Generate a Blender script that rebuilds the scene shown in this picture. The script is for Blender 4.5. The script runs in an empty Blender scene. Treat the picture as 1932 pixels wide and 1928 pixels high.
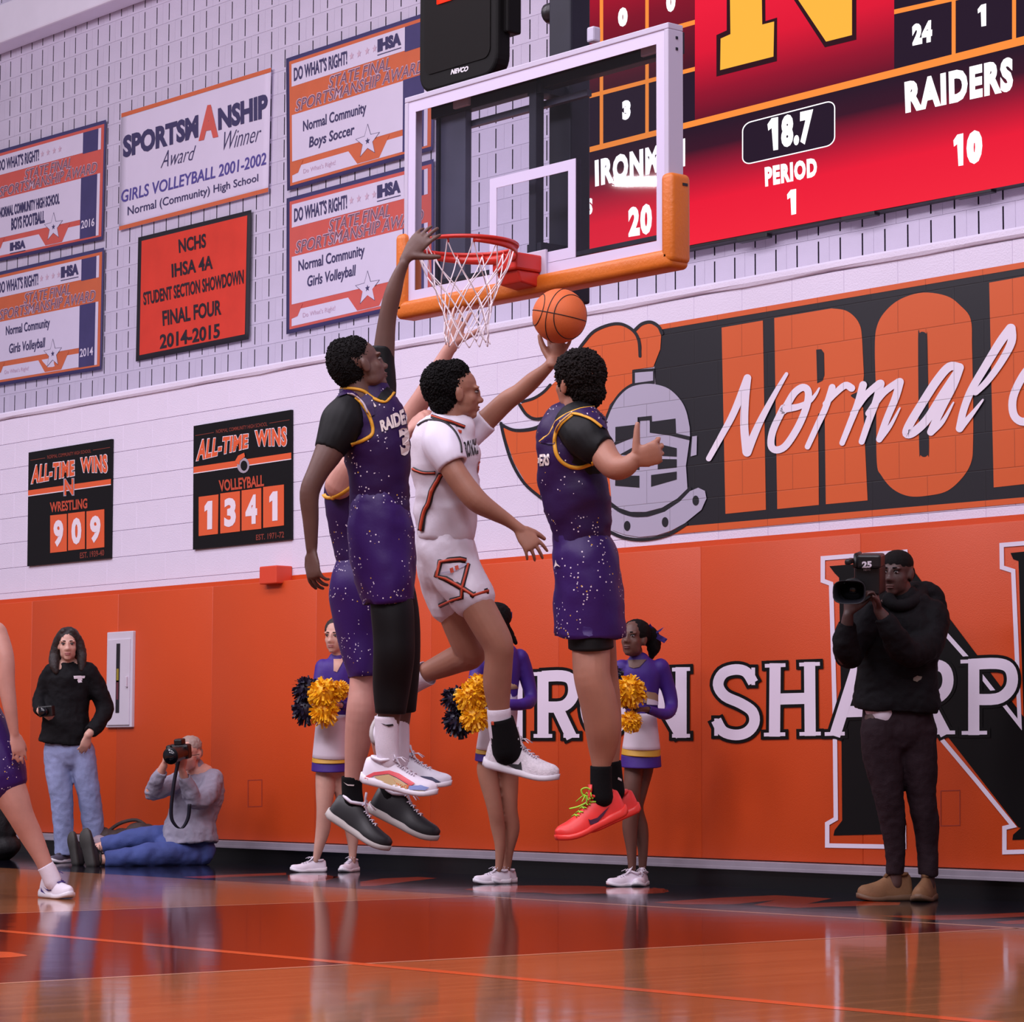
import bpy, bmesh, math, random
import numpy as np
from mathutils import Vector, Matrix, noise
from mathutils.bvhtree import BVHTree
random.seed(7)
SC = bpy.context.scene
COL = SC.collection
# ------------------------------------------------------------------ camera
F0, YAW, PITCH, ROLL = 5301.2, -0.868, 0.090, 0.003
CAM = Vector((9.76, -8.383, 0.697))
_f = Vector((math.sin(YAW)*math.cos(PITCH), math.cos(YAW)*math.cos(PITCH), math.sin(PITCH)))
_r = Vector((math.cos(YAW), -math.sin(YAW), 0.0)); _u = _r.cross(_f)
RGT = _r*math.cos(ROLL)+_u*math.sin(ROLL)
UPV = -_r*math.sin(ROLL)+_u*math.cos(ROLL)
FWD = _f
cd = bpy.data.cameras.new('camera'); cd.sensor_width = 36; cd.lens = F0/1932*36; cd.clip_end = 200
cam = bpy.data.objects.new('camera', cd); COL.objects.link(cam)
cam.matrix_world = Matrix(((RGT.x, UPV.x, -FWD.x, CAM.x), (RGT.y, UPV.y, -FWD.y, CAM.y), (RGT.z, UPV.z, -FWD.z, CAM.z), (0, 0, 0, 1)))
SC.camera = cam
# ------------------------------------------------------------------ world, lights, exposure
SC.view_settings.view_transform = 'Standard'; SC.view_settings.look = 'None'
SC.view_settings.gamma = 1; SC.view_settings.use_curve_mapping = False
SC.view_settings.exposure = 0.0
wd = bpy.data.worlds.new('hall'); SC.world = wd; wd.use_nodes = True
bg = wd.node_tree.nodes['Background']; bg.inputs[0].default_value = (0.80, 0.72, 0.86, 1); bg.inputs[1].default_value = 0.27
def area(name, loc, target, sx, sy, power, col):
    l = bpy.data.lights.new(name, 'AREA'); l.shape = 'RECTANGLE'; l.size = sx; l.size_y = sy; l.energy = power; l.color = col
    o = bpy.data.objects.new(name, l); COL.objects.link(o); o.location = loc
    o.rotation_euler = (Vector(target)-Vector(loc)).to_track_quat('-Z', 'Y').to_euler()
    return o
LC = (0.965, 0.885, 1.0)
for lx in (-11.0, -4.5, 2.0, 8.5):
    area('ceiling_light', (lx, -3.5, 10.0), (lx-.5, -.5, 0), 5, 2.5, 300, LC)
    area('ceiling_light', (lx+1.5, -9.5, 9.6), (lx, -3.0, 1.0), 4.4, 2.2, 470, LC)

# ------------------------------------------------------------------ pixel helpers (photo 1932x1928)
def ray(x, y): return FWD + RGT*((x-966)/F0) - UPV*((y-964)/F0)
def onY(x, y, Y):
    d = ray(x, y); return CAM + d*((Y-CAM.y)/d.y)
def onX(x, y, X):
    d = ray(x, y); return CAM + d*((X-CAM.x)/d.x)
def onZ(x, y, Z=0.0):
    d = ray(x, y); return CAM + d*((Z-CAM.z)/d.z)
def at(x, y, depth): return CAM + ray(x, y)*depth
def depth_of(P): return (Vector(P)-CAM).dot(FWD)

# ------------------------------------------------------------------ materials
def lin(c):
    c = c/255.0
    return c/12.92 if c <= 0.04045 else ((c+0.055)/1.055)**2.4
def rgb(r, g, b): return (lin(r), lin(g), lin(b), 1.0)
MATS = {}
def mat(name, col, rough=0.6, var=0.0, vscale=8.0, bump=0.0, bscale=60.0, metal=0.0, spec=0.5, sheen=0.0):
    if name in MATS: return MATS[name]
    m = bpy.data.materials.new(name); m.use_nodes = True; nt = m.node_tree; b = nt.nodes['Principled BSDF']
    c = rgb(*col)
    b.inputs['Base Color'].default_value = c; b.inputs['Roughness'].default_value = rough
    b.inputs['Metallic'].default_value = metal; b.inputs['Specular IOR Level'].default_value = spec
    if sheen: b.inputs['Sheen Weight'].default_value = sheen
    if var > 0 or bump > 0:
        tc = nt.nodes.new('ShaderNodeTexCoord')
        if var > 0:
            n = nt.nodes.new('ShaderNodeTexNoise'); n.inputs['Scale'].default_value = vscale; n.inputs['Detail'].default_value = 4
            nt.links.new(tc.outputs['Object'], n.inputs['Vector'])
            r = nt.nodes.new('ShaderNodeValToRGB'); r.color_ramp.elements[0].position = .3; r.color_ramp.elements[1].position = .7
            r.color_ramp.elements[0].color = [x*(1-var) for x in c[:3]]+[1]; r.color_ramp.elements[1].color = [min(1, x*(1+var)) for x in c[:3]]+[1]
            nt.links.new(n.outputs['Fac'], r.inputs['Fac']); nt.links.new(r.outputs['Color'], b.inputs['Base Color'])
        if bump > 0:
            n2 = nt.nodes.new('ShaderNodeTexNoise'); n2.inputs['Scale'].default_value = bscale; n2.inputs['Detail'].default_value = 3
            nt.links.new(tc.outputs['Object'], n2.inputs['Vector'])
            bp = nt.nodes.new('ShaderNodeBump'); bp.inputs['Strength'].default_value = bump; bp.inputs['Distance'].default_value = 0.01
            nt.links.new(n2.outputs['Fac'], bp.inputs['Height']); nt.links.new(bp.outputs['Normal'], b.inputs['Normal'])
    MATS[name] = m; return m
def emit(name, col, strength=1.0):
    if name in MATS: return MATS[name]
    m = bpy.data.materials.new(name); m.use_nodes = True; nt = m.node_tree; b = nt.nodes['Principled BSDF']
    b.inputs['Base Color'].default_value = (0.002, 0.002, 0.002, 1); b.inputs['Roughness'].default_value = .6; b.inputs['Specular IOR Level'].default_value = 0.05
    b.inputs['Emission Color'].default_value = rgb(*col); b.inputs['Emission Strength'].default_value = strength
    MATS[name] = m; return m

# ------------------------------------------------------------------ mesh builder
class MB:
    def __init__(s): s.v = []; s.f = []; s.m = []
    def add(s, vs, fs, mi=0):
        o = len(s.v); s.v += [tuple(v) for v in vs]; s.f += [tuple(i+o for i in f) for f in fs]; s.m += [mi]*len(fs)
    def box(s, c, sz, mi=0, rot=None):
        h = [x/2 for x in sz]; c = Vector(c)
        vs = []
        for x in (-1, 1):
            for y in (-1, 1):
                for z in (-1, 1):
                    p = Vector((x*h[0], y*h[1], z*h[2]))
                    if rot is not None: p = rot @ p
                    vs.append(c+p)
        s.add(vs, [(0, 1, 3, 2), (4, 6, 7, 5), (0, 4, 5, 1), (2, 3, 7, 6), (0, 2, 6, 4), (1, 5, 7, 3)], mi)
    def poly(s, pts, mi=0): s.add(pts, [tuple(range(len(pts)))], mi)
    def prism(s, pts, d, mi=0):
        n = len(pts); a = [Vector(p) for p in pts]; b = [p+Vector(d) for p in a]
        s.add(a+b, [tuple(range(n)), tuple(range(2*n-1, n-1, -1))]+[(i, i+n, (i+1) % n+n, (i+1) % n) for i in range(n)], mi)
    def tube(s, rings, mi=0, cap0=True, cap1=True, closed=False):
        n = len(rings[0]); vs = [p for r in rings for p in r]; fs = []
        R = len(rings)
        for i in range(R if closed else R-1):
            j = (i+1) % R
            for k in range(n):
                l = (k+1) % n
                fs.append((i*n+k, i*n+l, j*n+l, j*n+k))
        if not closed:
            if cap0: fs.append(tuple(range(n-1, -1, -1)))
            if cap1: fs.append(tuple((R-1)*n+k for k in range(n)))
        s.add(vs, fs, mi)
    def build(s, name, mats, parent=None, smooth=False, bevel=0.0, segs=2):
        me = bpy.data.meshes.new(name); me.from_pydata(s.v, [], s.f)
        for m in (mats if isinstance(mats, (list, tuple)) else [mats]): me.materials.append(m)
        if any(s.m): me.polygons.foreach_set('material_index', s.m)
        bm = bmesh.new(); bm.from_mesh(me); bmesh.ops.recalc_face_normals(bm, faces=bm.faces)
        if bevel > 0:
            es = [e for e in bm.edges if len(e.link_faces) == 2 and e.calc_face_angle(0) > .5]
            bmesh.ops.bevel(bm, geom=es, offset=bevel, segments=segs, profile=.5, affect='EDGES', clamp_overlap=True)
        bm.to_mesh(me); bm.free()
        if smooth: me.polygons.foreach_set('use_smooth', [True]*len(me.polygons))
        return link(name, me, parent)
def link(name, me, parent=None):
    o = bpy.data.objects.new(name, me); COL.objects.link(o)
    if parent is not None: o.parent = parent
    return o
def tag(o, label=None, cat=None, group=None, kind=None):
    if label: o['label'] = label
    if cat: o['category'] = cat
    if group: o['group'] = group
    if kind: o['kind'] = kind
    return o
def thing(name, label, cat, loc=(0, 0, 0), group=None):
    o = bpy.data.objects.new(name, None); COL.objects.link(o); o.empty_display_size = .1
    return tag(o, label, cat, group)
def circ_rings(path, rad, n=10, up=None, closed=False):
    P = [Vector(p) for p in path]; R = rad if isinstance(rad, (list, tuple)) else [rad]*len(P)
    rings = []; prevA = None; N = len(P)
    for i, p in enumerate(P):
        a = P[(i-1) % N] if (closed or i > 0) else P[i]; b = P[(i+1) % N] if (closed or i < N-1) else P[i]
        t = (b-a).normalized()
        A = (prevA - t*prevA.dot(t)) if prevA is not None else (Vector((0, 0, 1)) if abs(t.z) < .9 else Vector((1, 0, 0))).cross(t)
        A.normalize(); B = t.cross(A); prevA = A
        rings.append([p+(A*math.cos(2*math.pi*k/n)+B*math.sin(2*math.pi*k/n))*R[i] for k in range(n)])
    return rings
# ---- flat print: text, polygons and strokes on a plane given by a mapping px -> world
def bil(q, u, v):
    (x0, y0), (x1, y1), (x2, y2), (x3, y3) = q   # TL TR BR BL
    return ((x0*(1-u)+x1*u)*(1-v)+(x3*(1-u)+x2*u)*v, (y0*(1-u)+y1*u)*(1-v)+(y3*(1-u)+y2*u)*v)
_txt = {}
def text_mesh(body, bold=0.0, shear=0.0, space=1.0):
    k = (body, bold, shear, space)
    if k in _txt: return _txt[k]
    cu = bpy.data.curves.new('t', 'FONT'); cu.body = body; cu.offset = bold; cu.shear = shear; cu.space_character = space; cu.resolution_u = 3
    ob = bpy.data.objects.new('t', cu); COL.objects.link(ob)
    me = ob.to_mesh()
    vs = [(v.co.x, v.co.y) for v in me.vertices]; fs = [tuple(p.vertices) for p in me.polygons]
    ob.to_mesh_clear(); bpy.data.objects.remove(ob); bpy.data.curves.remove(cu)
    x0 = min(v[0] for v in vs); x1 = max(v[0] for v in vs); y0 = min(v[1] for v in vs); y1 = max(v[1] for v in vs)
    vs = [((x-x0)/(x1-x0), 1-(y-y0)/(y1-y0)) for x, y in vs]
    _txt[k] = (vs, fs); return _txt[k]
ONE = ([(.36, 1), (.36, .30), (0, .36), (0, .16), (.42, 0), (1, 0), (1, 1)], [(0, 1, 2, 3, 4, 5, 6)])
def text_to(mb, body, quad, fn, bold=0.0, shear=0.0, space=1.0, mi=0):
    vs, fs = text_mesh(body, bold, shear, space) if body != '1' else ONE
    mb.add([fn(*bil(quad, u, v)) for u, v in vs], fs, mi)
_lift = [0]
def stroke_to(mb, pts, w, fn, closed=False, round_=True, mi=0):
    """ribbon along pts (one strip, mitred joints); each ribbon is lifted a hair so that crossing ribbons never share a plane"""
    P = [pts[0]]; W0 = w if isinstance(w, (list, tuple)) else [w]*len(pts); ws = [W0[0]]
    for q, ww in zip(pts[1:], W0[1:]):
        if math.hypot(q[0]-P[-1][0], q[1]-P[-1][1]) > 1e-7: P.append(q); ws.append(ww)
    if closed and math.hypot(P[0][0]-P[-1][0], P[0][1]-P[-1][1]) < 1e-7: P.pop(); ws.pop()
    n = len(P)
    if n < 2: return
    Lf, Rt = [], []
    for i in range(n):
        a = P[i-1] if (closed or i > 0) else None; c = P[(i+1) % n] if (closed or i < n-1) else None
        d = []
        for p, q in ((a, P[i]), (P[i], c)):
            if p is not None and q is not None: L = math.hypot(q[0]-p[0], q[1]-p[1]); d.append(((q[0]-p[0])/L, (q[1]-p[1])/L))
        tx, ty = sum(x[0] for x in d), sum(x[1] for x in d); L = math.hypot(tx, ty) or 1; tx /= L; ty /= L
        cs = max(.35, abs(tx*d[0][0]+ty*d[0][1])); h = ws[i]/2/cs
        Lf.append((P[i][0]-ty*h, P[i][1]+tx*h)); Rt.append((P[i][0]+ty*h, P[i][1]-tx*h))
    _lift[0] = (_lift[0]+1) % 12; up = Vector((0, -.00006*_lift[0], 0))
    vs = [fn(*p)+up for p in Lf+Rt]; m = n if closed else n-1
    mb.add(vs, [(i, (i+1) % n, n+(i+1) % n, n+i) for i in range(m)], mi)
    if round_ and not closed:
        for e, o in ((0, 1), (n-1, n-2)):
            x, y = P[e]; a0 = math.atan2(P[e][1]-P[o][1], P[e][0]-P[o][0]); r = ws[e]/2
            mb.poly([fn(x+r*math.cos(a0+math.pi*(t/8-.5)), y+r*math.sin(a0+math.pi*(t/8-.5)))+up for t in range(9)], mi)
def smooth2(pts, k=6, closed=False):
    n = len(pts); out = []
    for i in range(n if closed else n-1):
        g = lambda j: pts[j % n] if closed else pts[max(0, min(n-1, j))]
        p0, p1, p2, p3 = g(i-1), g(i), g(i+1), g(i+2)
        for s in range(k):
            t = s/k
            out.append(tuple(.5*((2*b)+(-a+c)*t+(2*a-5*b+4*c-d)*t*t+(-a+3*b-3*c+d)*t**3) for a, b, c, d in zip(p0, p1, p2, p3)))
    if not closed: out.append(tuple(pts[-1]))
    return out
def zm(ox, oy, s): return lambda x, y: (ox+x/s, oy+y/s)
# ================================================================== SETTING
YW, YU = 3.20, 5.75          # lower painted wall face, upper set-back wall face
YP = 3.12                    # wall pad face
# ---- floor
def floor_mat(name, col, plank=True):
    m = bpy.data.materials.new(name); m.use_nodes = True; nt = m.node_tree; b = nt.nodes['Principled BSDF']
    tc = nt.nodes.new('ShaderNodeTexCoord'); mp = nt.nodes.new('ShaderNodeMapping')
    nt.links.new(tc.outputs['Object'], mp.inputs['Vector'])
    c = rgb(*col)
    if plank:
        br = nt.nodes.new('ShaderNodeTexBrick'); br.inputs['Scale'].default_value = 1.0
        br.inputs['Brick Width'].default_value = 1.1; br.inputs['Row Height'].default_value = 0.057; br.inputs['Mortar Size'].default_value = 0.0012
        br.inputs['Color1'].default_value = [x*.88 for x in c[:3]]+[1]; br.inputs['Color2'].default_value = [min(1, x*1.14) for x in c[:3]]+[1]
        br.inputs['Mortar'].default_value = [x*.5 for x in c[:3]]+[1]
        mp.inputs['Rotation'].default_value = (0, 0, math.pi/2)
        nt.links.new(mp.outputs['Vector'], br.inputs['Vector']); nt.links.new(br.outputs['Color'], b.inputs['Base Color'])
    else: b.inputs['Base Color'].default_value = c
    n = nt.nodes.new('ShaderNodeTexNoise'); n.inputs['Scale'].default_value = 3.0; n.inputs['Detail'].default_value = 2
    nt.links.new(tc.outputs['Object'], n.inputs['Vector'])
    bp = nt.nodes.new('ShaderNodeBump'); bp.inputs['Strength'].default_value = .035; bp.inputs['Distance'].default_value = .02
    nt.links.new(n.outputs['Fac'], bp.inputs['Height']); nt.links.new(bp.outputs['Normal'], b.inputs['Normal'])
    b.inputs['Roughness'].default_value = .085; b.inputs['Specular IOR Level'].default_value = .34
    return m
M_WOOD = floor_mat('varnished_maple', (154, 98, 62)); M_LANE = floor_mat('lane_paint', (86, 18, 11), False)
M_APR = floor_mat('apron_black', (16, 15, 26), False); M_LINE = floor_mat('line_orange', (236, 104, 60), False)
M_AORA = floor_mat('apron_orange', (176, 62, 30), False); M_LINW = floor_mat('line_pale', (206, 150, 120), False)
mb = MB(); mb.box((-2, -4, -.05), (34, 26, .1)); floor = tag(mb.build('floor', M_WOOD), 'glossy varnished maple court floor', kind='structure')
def fl(name, pts, m, z):
    b = MB(); b.poly([(x, y, z) for x, y in pts]); return b.build(name, m, floor)
fl('apron_paint', [(-16, 1.24), (8, 1.24), (8, 3.3), (-16, 3.3)], M_APR, .0002)
fl('lane_paint', [(-1.83, -4.58), (1.83, -4.58), (1.83, 1.17), (-1.83, 1.17)], M_LANE, .0002)
fl('base_line', [(-1.9, 1.175), (8, 1.175), (8, 1.235), (-1.9, 1.235)], M_LINW, .0005)
for sx in (-1.83, 1.83): fl('lane_line', [(sx-.02, -4.6), (sx+.02, -4.6), (sx+.02, 1.2), (sx-.02, 1.2)], M_LINW, .0005)
fl('court_line', [(-14, -2.40), (9, -2.40), (9, -2.325), (-14, -2.325)], M_LINE, .0007)
b = MB(); b.poly([onZ(x, y, .0006) for x, y in ((-60, 1800), (-20, 1794), (20, 1796), (48, 1801), (52, 1803), (20, 1806), (-30, 1808), (-60, 1808))]); b.build('court_mark', M_LINE, floor)
# orange lettering painted on the apron (seen nearly edge-on)
b = MB(); z3 = zm(1232, 1600, 2.76); z2 = zm(600, 1600, 2.76)
for zf, poly in ((z3, [(0, 282), (350, 258), (640, 245), (930, 262), (800, 290), (880, 285), (1050, 275), (1290, 283), (1280, 296), (900, 305), (740, 312), (520, 296), (640, 270), (420, 292), (150, 293)]),
                 (z3, [(1180, 352), (1500, 350), (1700, 345), (1932, 335), (1932, 356), (1700, 368), (1500, 375), (1300, 362)]),
                 (z3, [(1780, 385), (1932, 372), (1932, 394), (1840, 396)]),
                 (z3, [(0, 205), (80, 218), (60, 232), (0, 236)]),
                 (z2, [(220, 175), (330, 158), (520, 150), (620, 156), (480, 172), (300, 196), (220, 198)]),
                 (z2, [(760, 215), (860, 200), (1100, 194), (1400, 196), (1500, 200), (1500, 236), (1250, 240), (1160, 232), (860, 226)]),
                 (z2, [(1500, 205), (1800, 210), (1830, 226), (1760, 236), (1500, 240)]),
                 (z2, [(0, 140), (120, 150), (60, 160), (0, 168)])):
    b.poly([onZ(*zf(x, y), .0004) for x, y in poly])
z1 = zm(0, 1600, 2.76)
for poly in ([(950, 150), (1200, 138), (1490, 128), (1490, 140), (1200, 150), (1060, 158)], [(1500, 140), (1700, 140), (1760, 150), (1700, 168), (1600, 180), (1500, 170)]):
    b.poly([onZ(*z1(x, y), .0004) for x, y in poly])
b.build('apron_lettering', M_AORA, floor)

# ---- lower painted block wall with every block its own piece
M_WHITE = mat('painted_block_white', (222, 213, 234), .45, .03, 3, .25, 90)
M_JOINT = mat('block_joint', (214, 203, 220), .7)
mb = MB(); mb.box((-4.5, 3.2+.15+.012, 1.79), (26, .3, 3.5)); wall = tag(mb.build('wall_back', M_JOINT), 'white painted block wall behind the basket with a black and orange mural', kind='structure')
XL, XR = -12.6, 3.6
def block_mesh(w, h, d, bev=.004):
    b = MB(); b.box((0, d/2, 0), (w, d, h)); o = b.build('block_tmp', M_WHITE, None, bevel=bev, segs=1); me = o.data; bpy.data.objects.remove(o); return me
BW, BH = .4064, .2032
Z0, Z1 = 1.93, 3.49
me_b = block_mesh(BW-.0012, BH-.0022, .04, .0022)
rows = int(math.ceil((Z1-Z0)/BH))
for i in range(rows):
    z = Z1-BH*(i+.5); off = BW/2 if i % 2 else 0
    x = XL+off
    while x < XR:
        o = link('block', me_b, wall); o.location = (x, YW, z); x += BW
mb = MB()
xs = np.arange(-13, 4.2, .35)
prof = [(.0, 0), (-.012, .004), (-.02, .02), (-.02, .048), (-.006, .062), (.3, .066)]
rings = []
for k, x in enumerate(xs):
    j = .004*math.sin(k*1.7)+.003*math.sin(k*4.1)
    rings.append([(x, YW+p[0], Z1+p[1]+(j if n < 2 else 0)) for n, p in enumerate(prof)])
mb.tube(rings); t = mb.build('trim_1', M_WHITE); tag(t, 'white plaster capping along the top of the painted wall', kind='structure')
mb = MB(); mb.box((-4.5, 4.5, 3.44), (26, 2.4, .1)); tag(mb.build('trim_2', M_JOINT), 'flat roof slab behind the wall capping', kind='structure')

# ---- upper set-back wall of slotted acoustic blocks
M_ACO = mat('acoustic_block', (207, 198, 220), .75, .05, 2.5, .3, 120)
M_SLOT = mat('slot_shade', (44, 33, 56), .9)
M_MORT = mat('acoustic_joint', (180, 168, 194), .8)
mb = MB(); mb.box((-6, YU+.2+.05, 6.2), (32, .4, 6.0)); up = tag(mb.build('wall_upper', M_MORT), 'grey slotted acoustic block wall set back above the painted wall', kind='structure')
UW, UH, UD, SW = .4130, .2010, .05, .0135
def aco_mesh(dx=0, dz=0, into=None):
    b = into or MB(); g = .0022; hw = UW/2-g/2; hh = UH/2-g/2; so = UW/4; sh = .079
    # face split around two slots, each slot a recess whose shade is put into a dark colour
    xsx = [-hw, -so-SW/2, -so+SW/2, so-SW/2, so+SW/2, hw]; zs = [-hh, -sh, sh, hh]
    P = lambda x, y, z: (x+dx, y, z+dz)
    for i in range(5):
        for j in range(3):
            if i in (1, 3) and j == 1: continue
            b.poly([P(xsx[i], 0, zs[j]), P(xsx[i+1], 0, zs[j]), P(xsx[i+1], 0, zs[j+1]), P(xsx[i], 0, zs[j+1])], 0)
    for i in (1, 3):
        a, c = xsx[i], xsx[i+1]
        b.poly([P(a, .04, -sh), P(c, .04, -sh), P(c, .04, sh), P(a, .04, sh)], 1)
        b.poly([P(a, 0, -sh), P(a, .04, -sh), P(a, .04, sh), P(a, 0, sh)], 1); b.poly([P(c, 0, -sh), P(c, 0, sh), P(c, .04, sh), P(c, .04, -sh)], 1)
        b.poly([P(a, 0, sh), P(a, .04, sh), P(c, .04, sh), P(c, 0, sh)], 1)
    b.poly([P(-hw, 0, -hh), P(-hw, UD, -hh), P(-hw, UD, hh), P(-hw, 0, hh)]); b.poly([P(hw, 0, -hh), P(hw, 0, hh), P(hw, UD, hh), P(hw, UD, -hh)])
    b.poly([P(-hw, 0, -hh), P(hw, 0, -hh), P(hw, UD, -hh), P(-hw, UD, -hh)]); b.poly([P(-hw, 0, hh), P(-hw, UD, hh), P(hw, UD, hh), P(hw, 0, hh)])
    return b
me = bpy.data.meshes.new('acoustic_block'); bb = aco_mesh(); me.from_pydata(bb.v, [], bb.f); me.materials.append(M_ACO); me.materials.append(M_SLOT)
me.polygons.foreach_set('material_index', bb.m)
# phase of the grid from the photograph: a slot line and a course line
sx0 = onY(790/3.45, 150/3.45, YU).x; cz0 = onY(790/3.45, 255/3.45, YU).z
cells = []
for r in range(-26, 9):
    z = cz0+UH*(r+.5)
    for c in range(-26, 34):
        x = sx0+UW*c + UW/4 + (UW/2 if r % 2 else 0)
        cells.append((x, z))
def prj(P):
    d = Vector(P)-CAM; zf = d.dot(FWD); return 966+F0*d.dot(RGT)/zf, 964-F0*d.dot(UPV)/zf
covers = [[(0, 265), (198, 228), (190, 455), (0, 490)], [(0, 515), (192, 470), (190, 690), (0, 730)], [(225, 215), (510, 130), (505, 375), (223, 435)],
          [(262, 445), (470, 398), (468, 630), (258, 678)], [(540, 110), (800, 40), (805, 270), (545, 350)], [(543, 375), (805, 310), (805, 560), (543, 628)], [(1105, 0), (1932, 0), (1932, 345), (1105, 490)]]
def inside(p, poly):
    x, y = p; c = False
    for i in range(len(poly)):
        (x0, y0), (x1, y1) = poly[i], poly[i-1]
        if (y0 > y) != (y1 > y) and x < (x1-x0)*(y-y0)/(y1-y0)+x0: c = not c
    return c
vis = []; hid = []
for x, z in cells:
    p = prj((x, YU, z)); ok = -30 < p[0] < 1960 and -30 < p[1] < 800 and not any(inside(p, c) for c in covers) and z > 3.5
    (vis if ok else hid).append((x, z))
vis.sort(key=lambda c: (Vector((c[0], YU, c[1]))-CAM).length)
for x, z in vis[:300]:
    o = link('block', me, up); o.location = (x, YU, z)
mb = MB()
for x, z in vis[300:]+hid: aco_mesh(x, z, mb)
o = mb.build('far_blocks', [M_ACO, M_SLOT], up); o.location = (0, YU, 0); o['kind'] = 'stuff'
# white beam across the upper left
M_BEAM = mat('beam_white', (232, 226, 242), .6, .03, 3)
za = onY(230, 0, YU-.25).z; zb = onY(0, 75, YU-.25).z; zt = (za+zb)/2
ztop = onY(19.7, 0, YU-.25).z
mb = MB(); mb.box((-11, YU-.125, (zt+ztop)/2), (16, .25, ztop-zt)); tag(mb.build('trim_3', M_BEAM, bevel=.02), 'pale horizontal beam running along the top of the block wall', kind='structure')

# ---- wall pads (each panel its own piece)
M_PAD = mat('orange_vinyl', (201, 70, 19), .45, .04, 1.2, .12, 160)
PZ0, PZ1 = onY(966, 1605, YP).z, 0
PZ1 = onY(966, 1060, YP).z
seams = [prjx for prjx in (-10.0,)]
px_seams = [220, 397, 600, 806, 1050, 1312, 1626]
sx = [onY(p, 1350, YP).x for p in px_seams]
step = (sx[-1]-sx[0])/(len(sx)-1)
X = sx[0]-step*2; k = 0
me_p = None
pads = []
xsn = [sx[0]+step*(i-2) for i in range(13)]
for i in range(len(xsn)-1):
    a, c = xsn[i], xsn[i+1]
    b = MB(); b.box(((a+c)/2, (YP+YW)/2, (PZ0+PZ1)/2), (c-a-.001, YW-YP, PZ1-PZ0)); pads.append(b.build('pad_panel', M_PAD, wall, smooth=True, bevel=.005, segs=2))
M_NAIL = mat('pad_nail', (120, 30, 20), .6)
mb = MB()
for i in range(60):
    x = xsn[0]+i*.31; mb.box((x, YW-.001, PZ1+.028), (.012, .004, .012))
mb.box(((xsn[0]+xsn[-1])/2, YW-.002, PZ1+.02), (xsn[-1]-xsn[0], .004, .04), 1)
mb.build('pad_flange', [M_NAIL, M_PAD], wall)
# cut-outs for outlets, stitched squares
for px, py, w, h in ((481, 1497, 26, 50), (1793, 1525, 36, 66)):
    b = MB(); fn = lambda x, y: onY(x, y, YP-.0015)
    for q in ([(px-w/2, py-h/2), (px+w/2, py-h/2-1), (px+w/2, py+h/2-1), (px-w/2, py+h/2)],):
        stroke_to(b, q, 1.6, fn, closed=True, round_=False)
    b.build('pad_cutout_seam', mat('pad_seam', (150, 44, 22), .6), wall)
# baseboard: grey metal sill and black cove base
M_SILL = mat('sill_metal', (150, 140, 152), .45, .08, 6); M_COVE = mat('cove_black', (12, 11, 14), .3)
mb = MB(); mb.box((-4.5, YP-.0, PZ0-.022), (26, .16, .035)); mb.box((-4.5, YP-.075, PZ0-.045), (26, .012, .02)); tag(mb.build('trim_4', M_SILL, bevel=.003), 'grey metal sill strip under the orange wall pads', kind='structure')
mb = MB(); mb.box((-4.5, YP+.03, (PZ0-.05)/2), (26, .14, PZ0-.05)); tag(mb.build('baseboard_back', M_COVE), 'black cove baseboard under the wall pads', kind='structure')
# ================================================================== MURAL (flat print on the lower wall)
def paint(name, col, rough=.45):
    m = mat(name, col, rough); nt = m.node_tree; b = nt.nodes['Principled BSDF']
    tc = nt.nodes.new('ShaderNodeTexCoord'); sp = nt.nodes.new('ShaderNodeSeparateXYZ'); cb = nt.nodes.new('ShaderNodeCombineXYZ')
    az = nt.nodes.new('ShaderNodeMath'); az.operation = 'ADD'; az.inputs[1].default_value = BH*40-Z1
    nt.links.new(tc.outputs['Object'], sp.inputs[0]); nt.links.new(sp.outputs['X'], cb.inputs['X']); nt.links.new(sp.outputs['Z'], az.inputs[0]); nt.links.new(az.outputs[0], cb.inputs['Y'])
    br = nt.nodes.new('ShaderNodeTexBrick'); br.inputs['Scale'].default_value = 1; br.inputs['Brick Width'].default_value = BW; br.inputs['Row Height'].default_value = BH
    br.inputs['Mortar Size'].default_value = .0035; br.inputs['Mortar Smooth'].default_value = .6; br.inputs['Bias'].default_value = 0
    c = rgb(*col); br.inputs['Color1'].default_value = c; br.inputs['Color2'].default_value = c; br.inputs['Mortar'].default_value = [x*.72+.004 for x in c[:3]]+[1]
    nt.links.new(cb.outputs[0], br.inputs['Vector']); nt.links.new(br.outputs['Color'], b.inputs['Base Color'])
    bp = nt.nodes.new('ShaderNodeBump'); bp.invert = True; bp.inputs['Strength'].default_value = .5; bp.inputs['Distance'].default_value = .004
    nt.links.new(br.outputs['Fac'], bp.inputs['Height']); nt.links.new(bp.outputs['Normal'], b.inputs['Normal'])
    return m
P_BLK = paint('mural_black', (19, 17, 27)); P_ORG = paint('mural_orange', (208, 90, 38)); P_GRY = paint('mural_grey', (172, 166, 188)); P_WHT = paint('mural_white', (232, 222, 238))
def wl(k): return lambda x, y: onY(x, y, YW-.0015*k-.001)
def wpoly(name, m, polys, k, parent=None, conv=None):
    b = MB(); f = wl(k)
    for p in polys: b.poly([f(*(conv(x, y) if conv else (x, y))) for x, y in p])
    return b.build(name, m, parent or wall)
def ln(x, a, b): return a[1]+(b[1]-a[1])*(x-a[0])/(b[0]-a[0])
XE = 2150
tA, tB = (1245.7, 612.2), (1932, 494); tC, tD = (1245, 622), (1932, 505.5)
bA, bB = (1292, 992.5), (1932, 938); bC, bD = (1273, 1007.5), (1932, 948.8)
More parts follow.
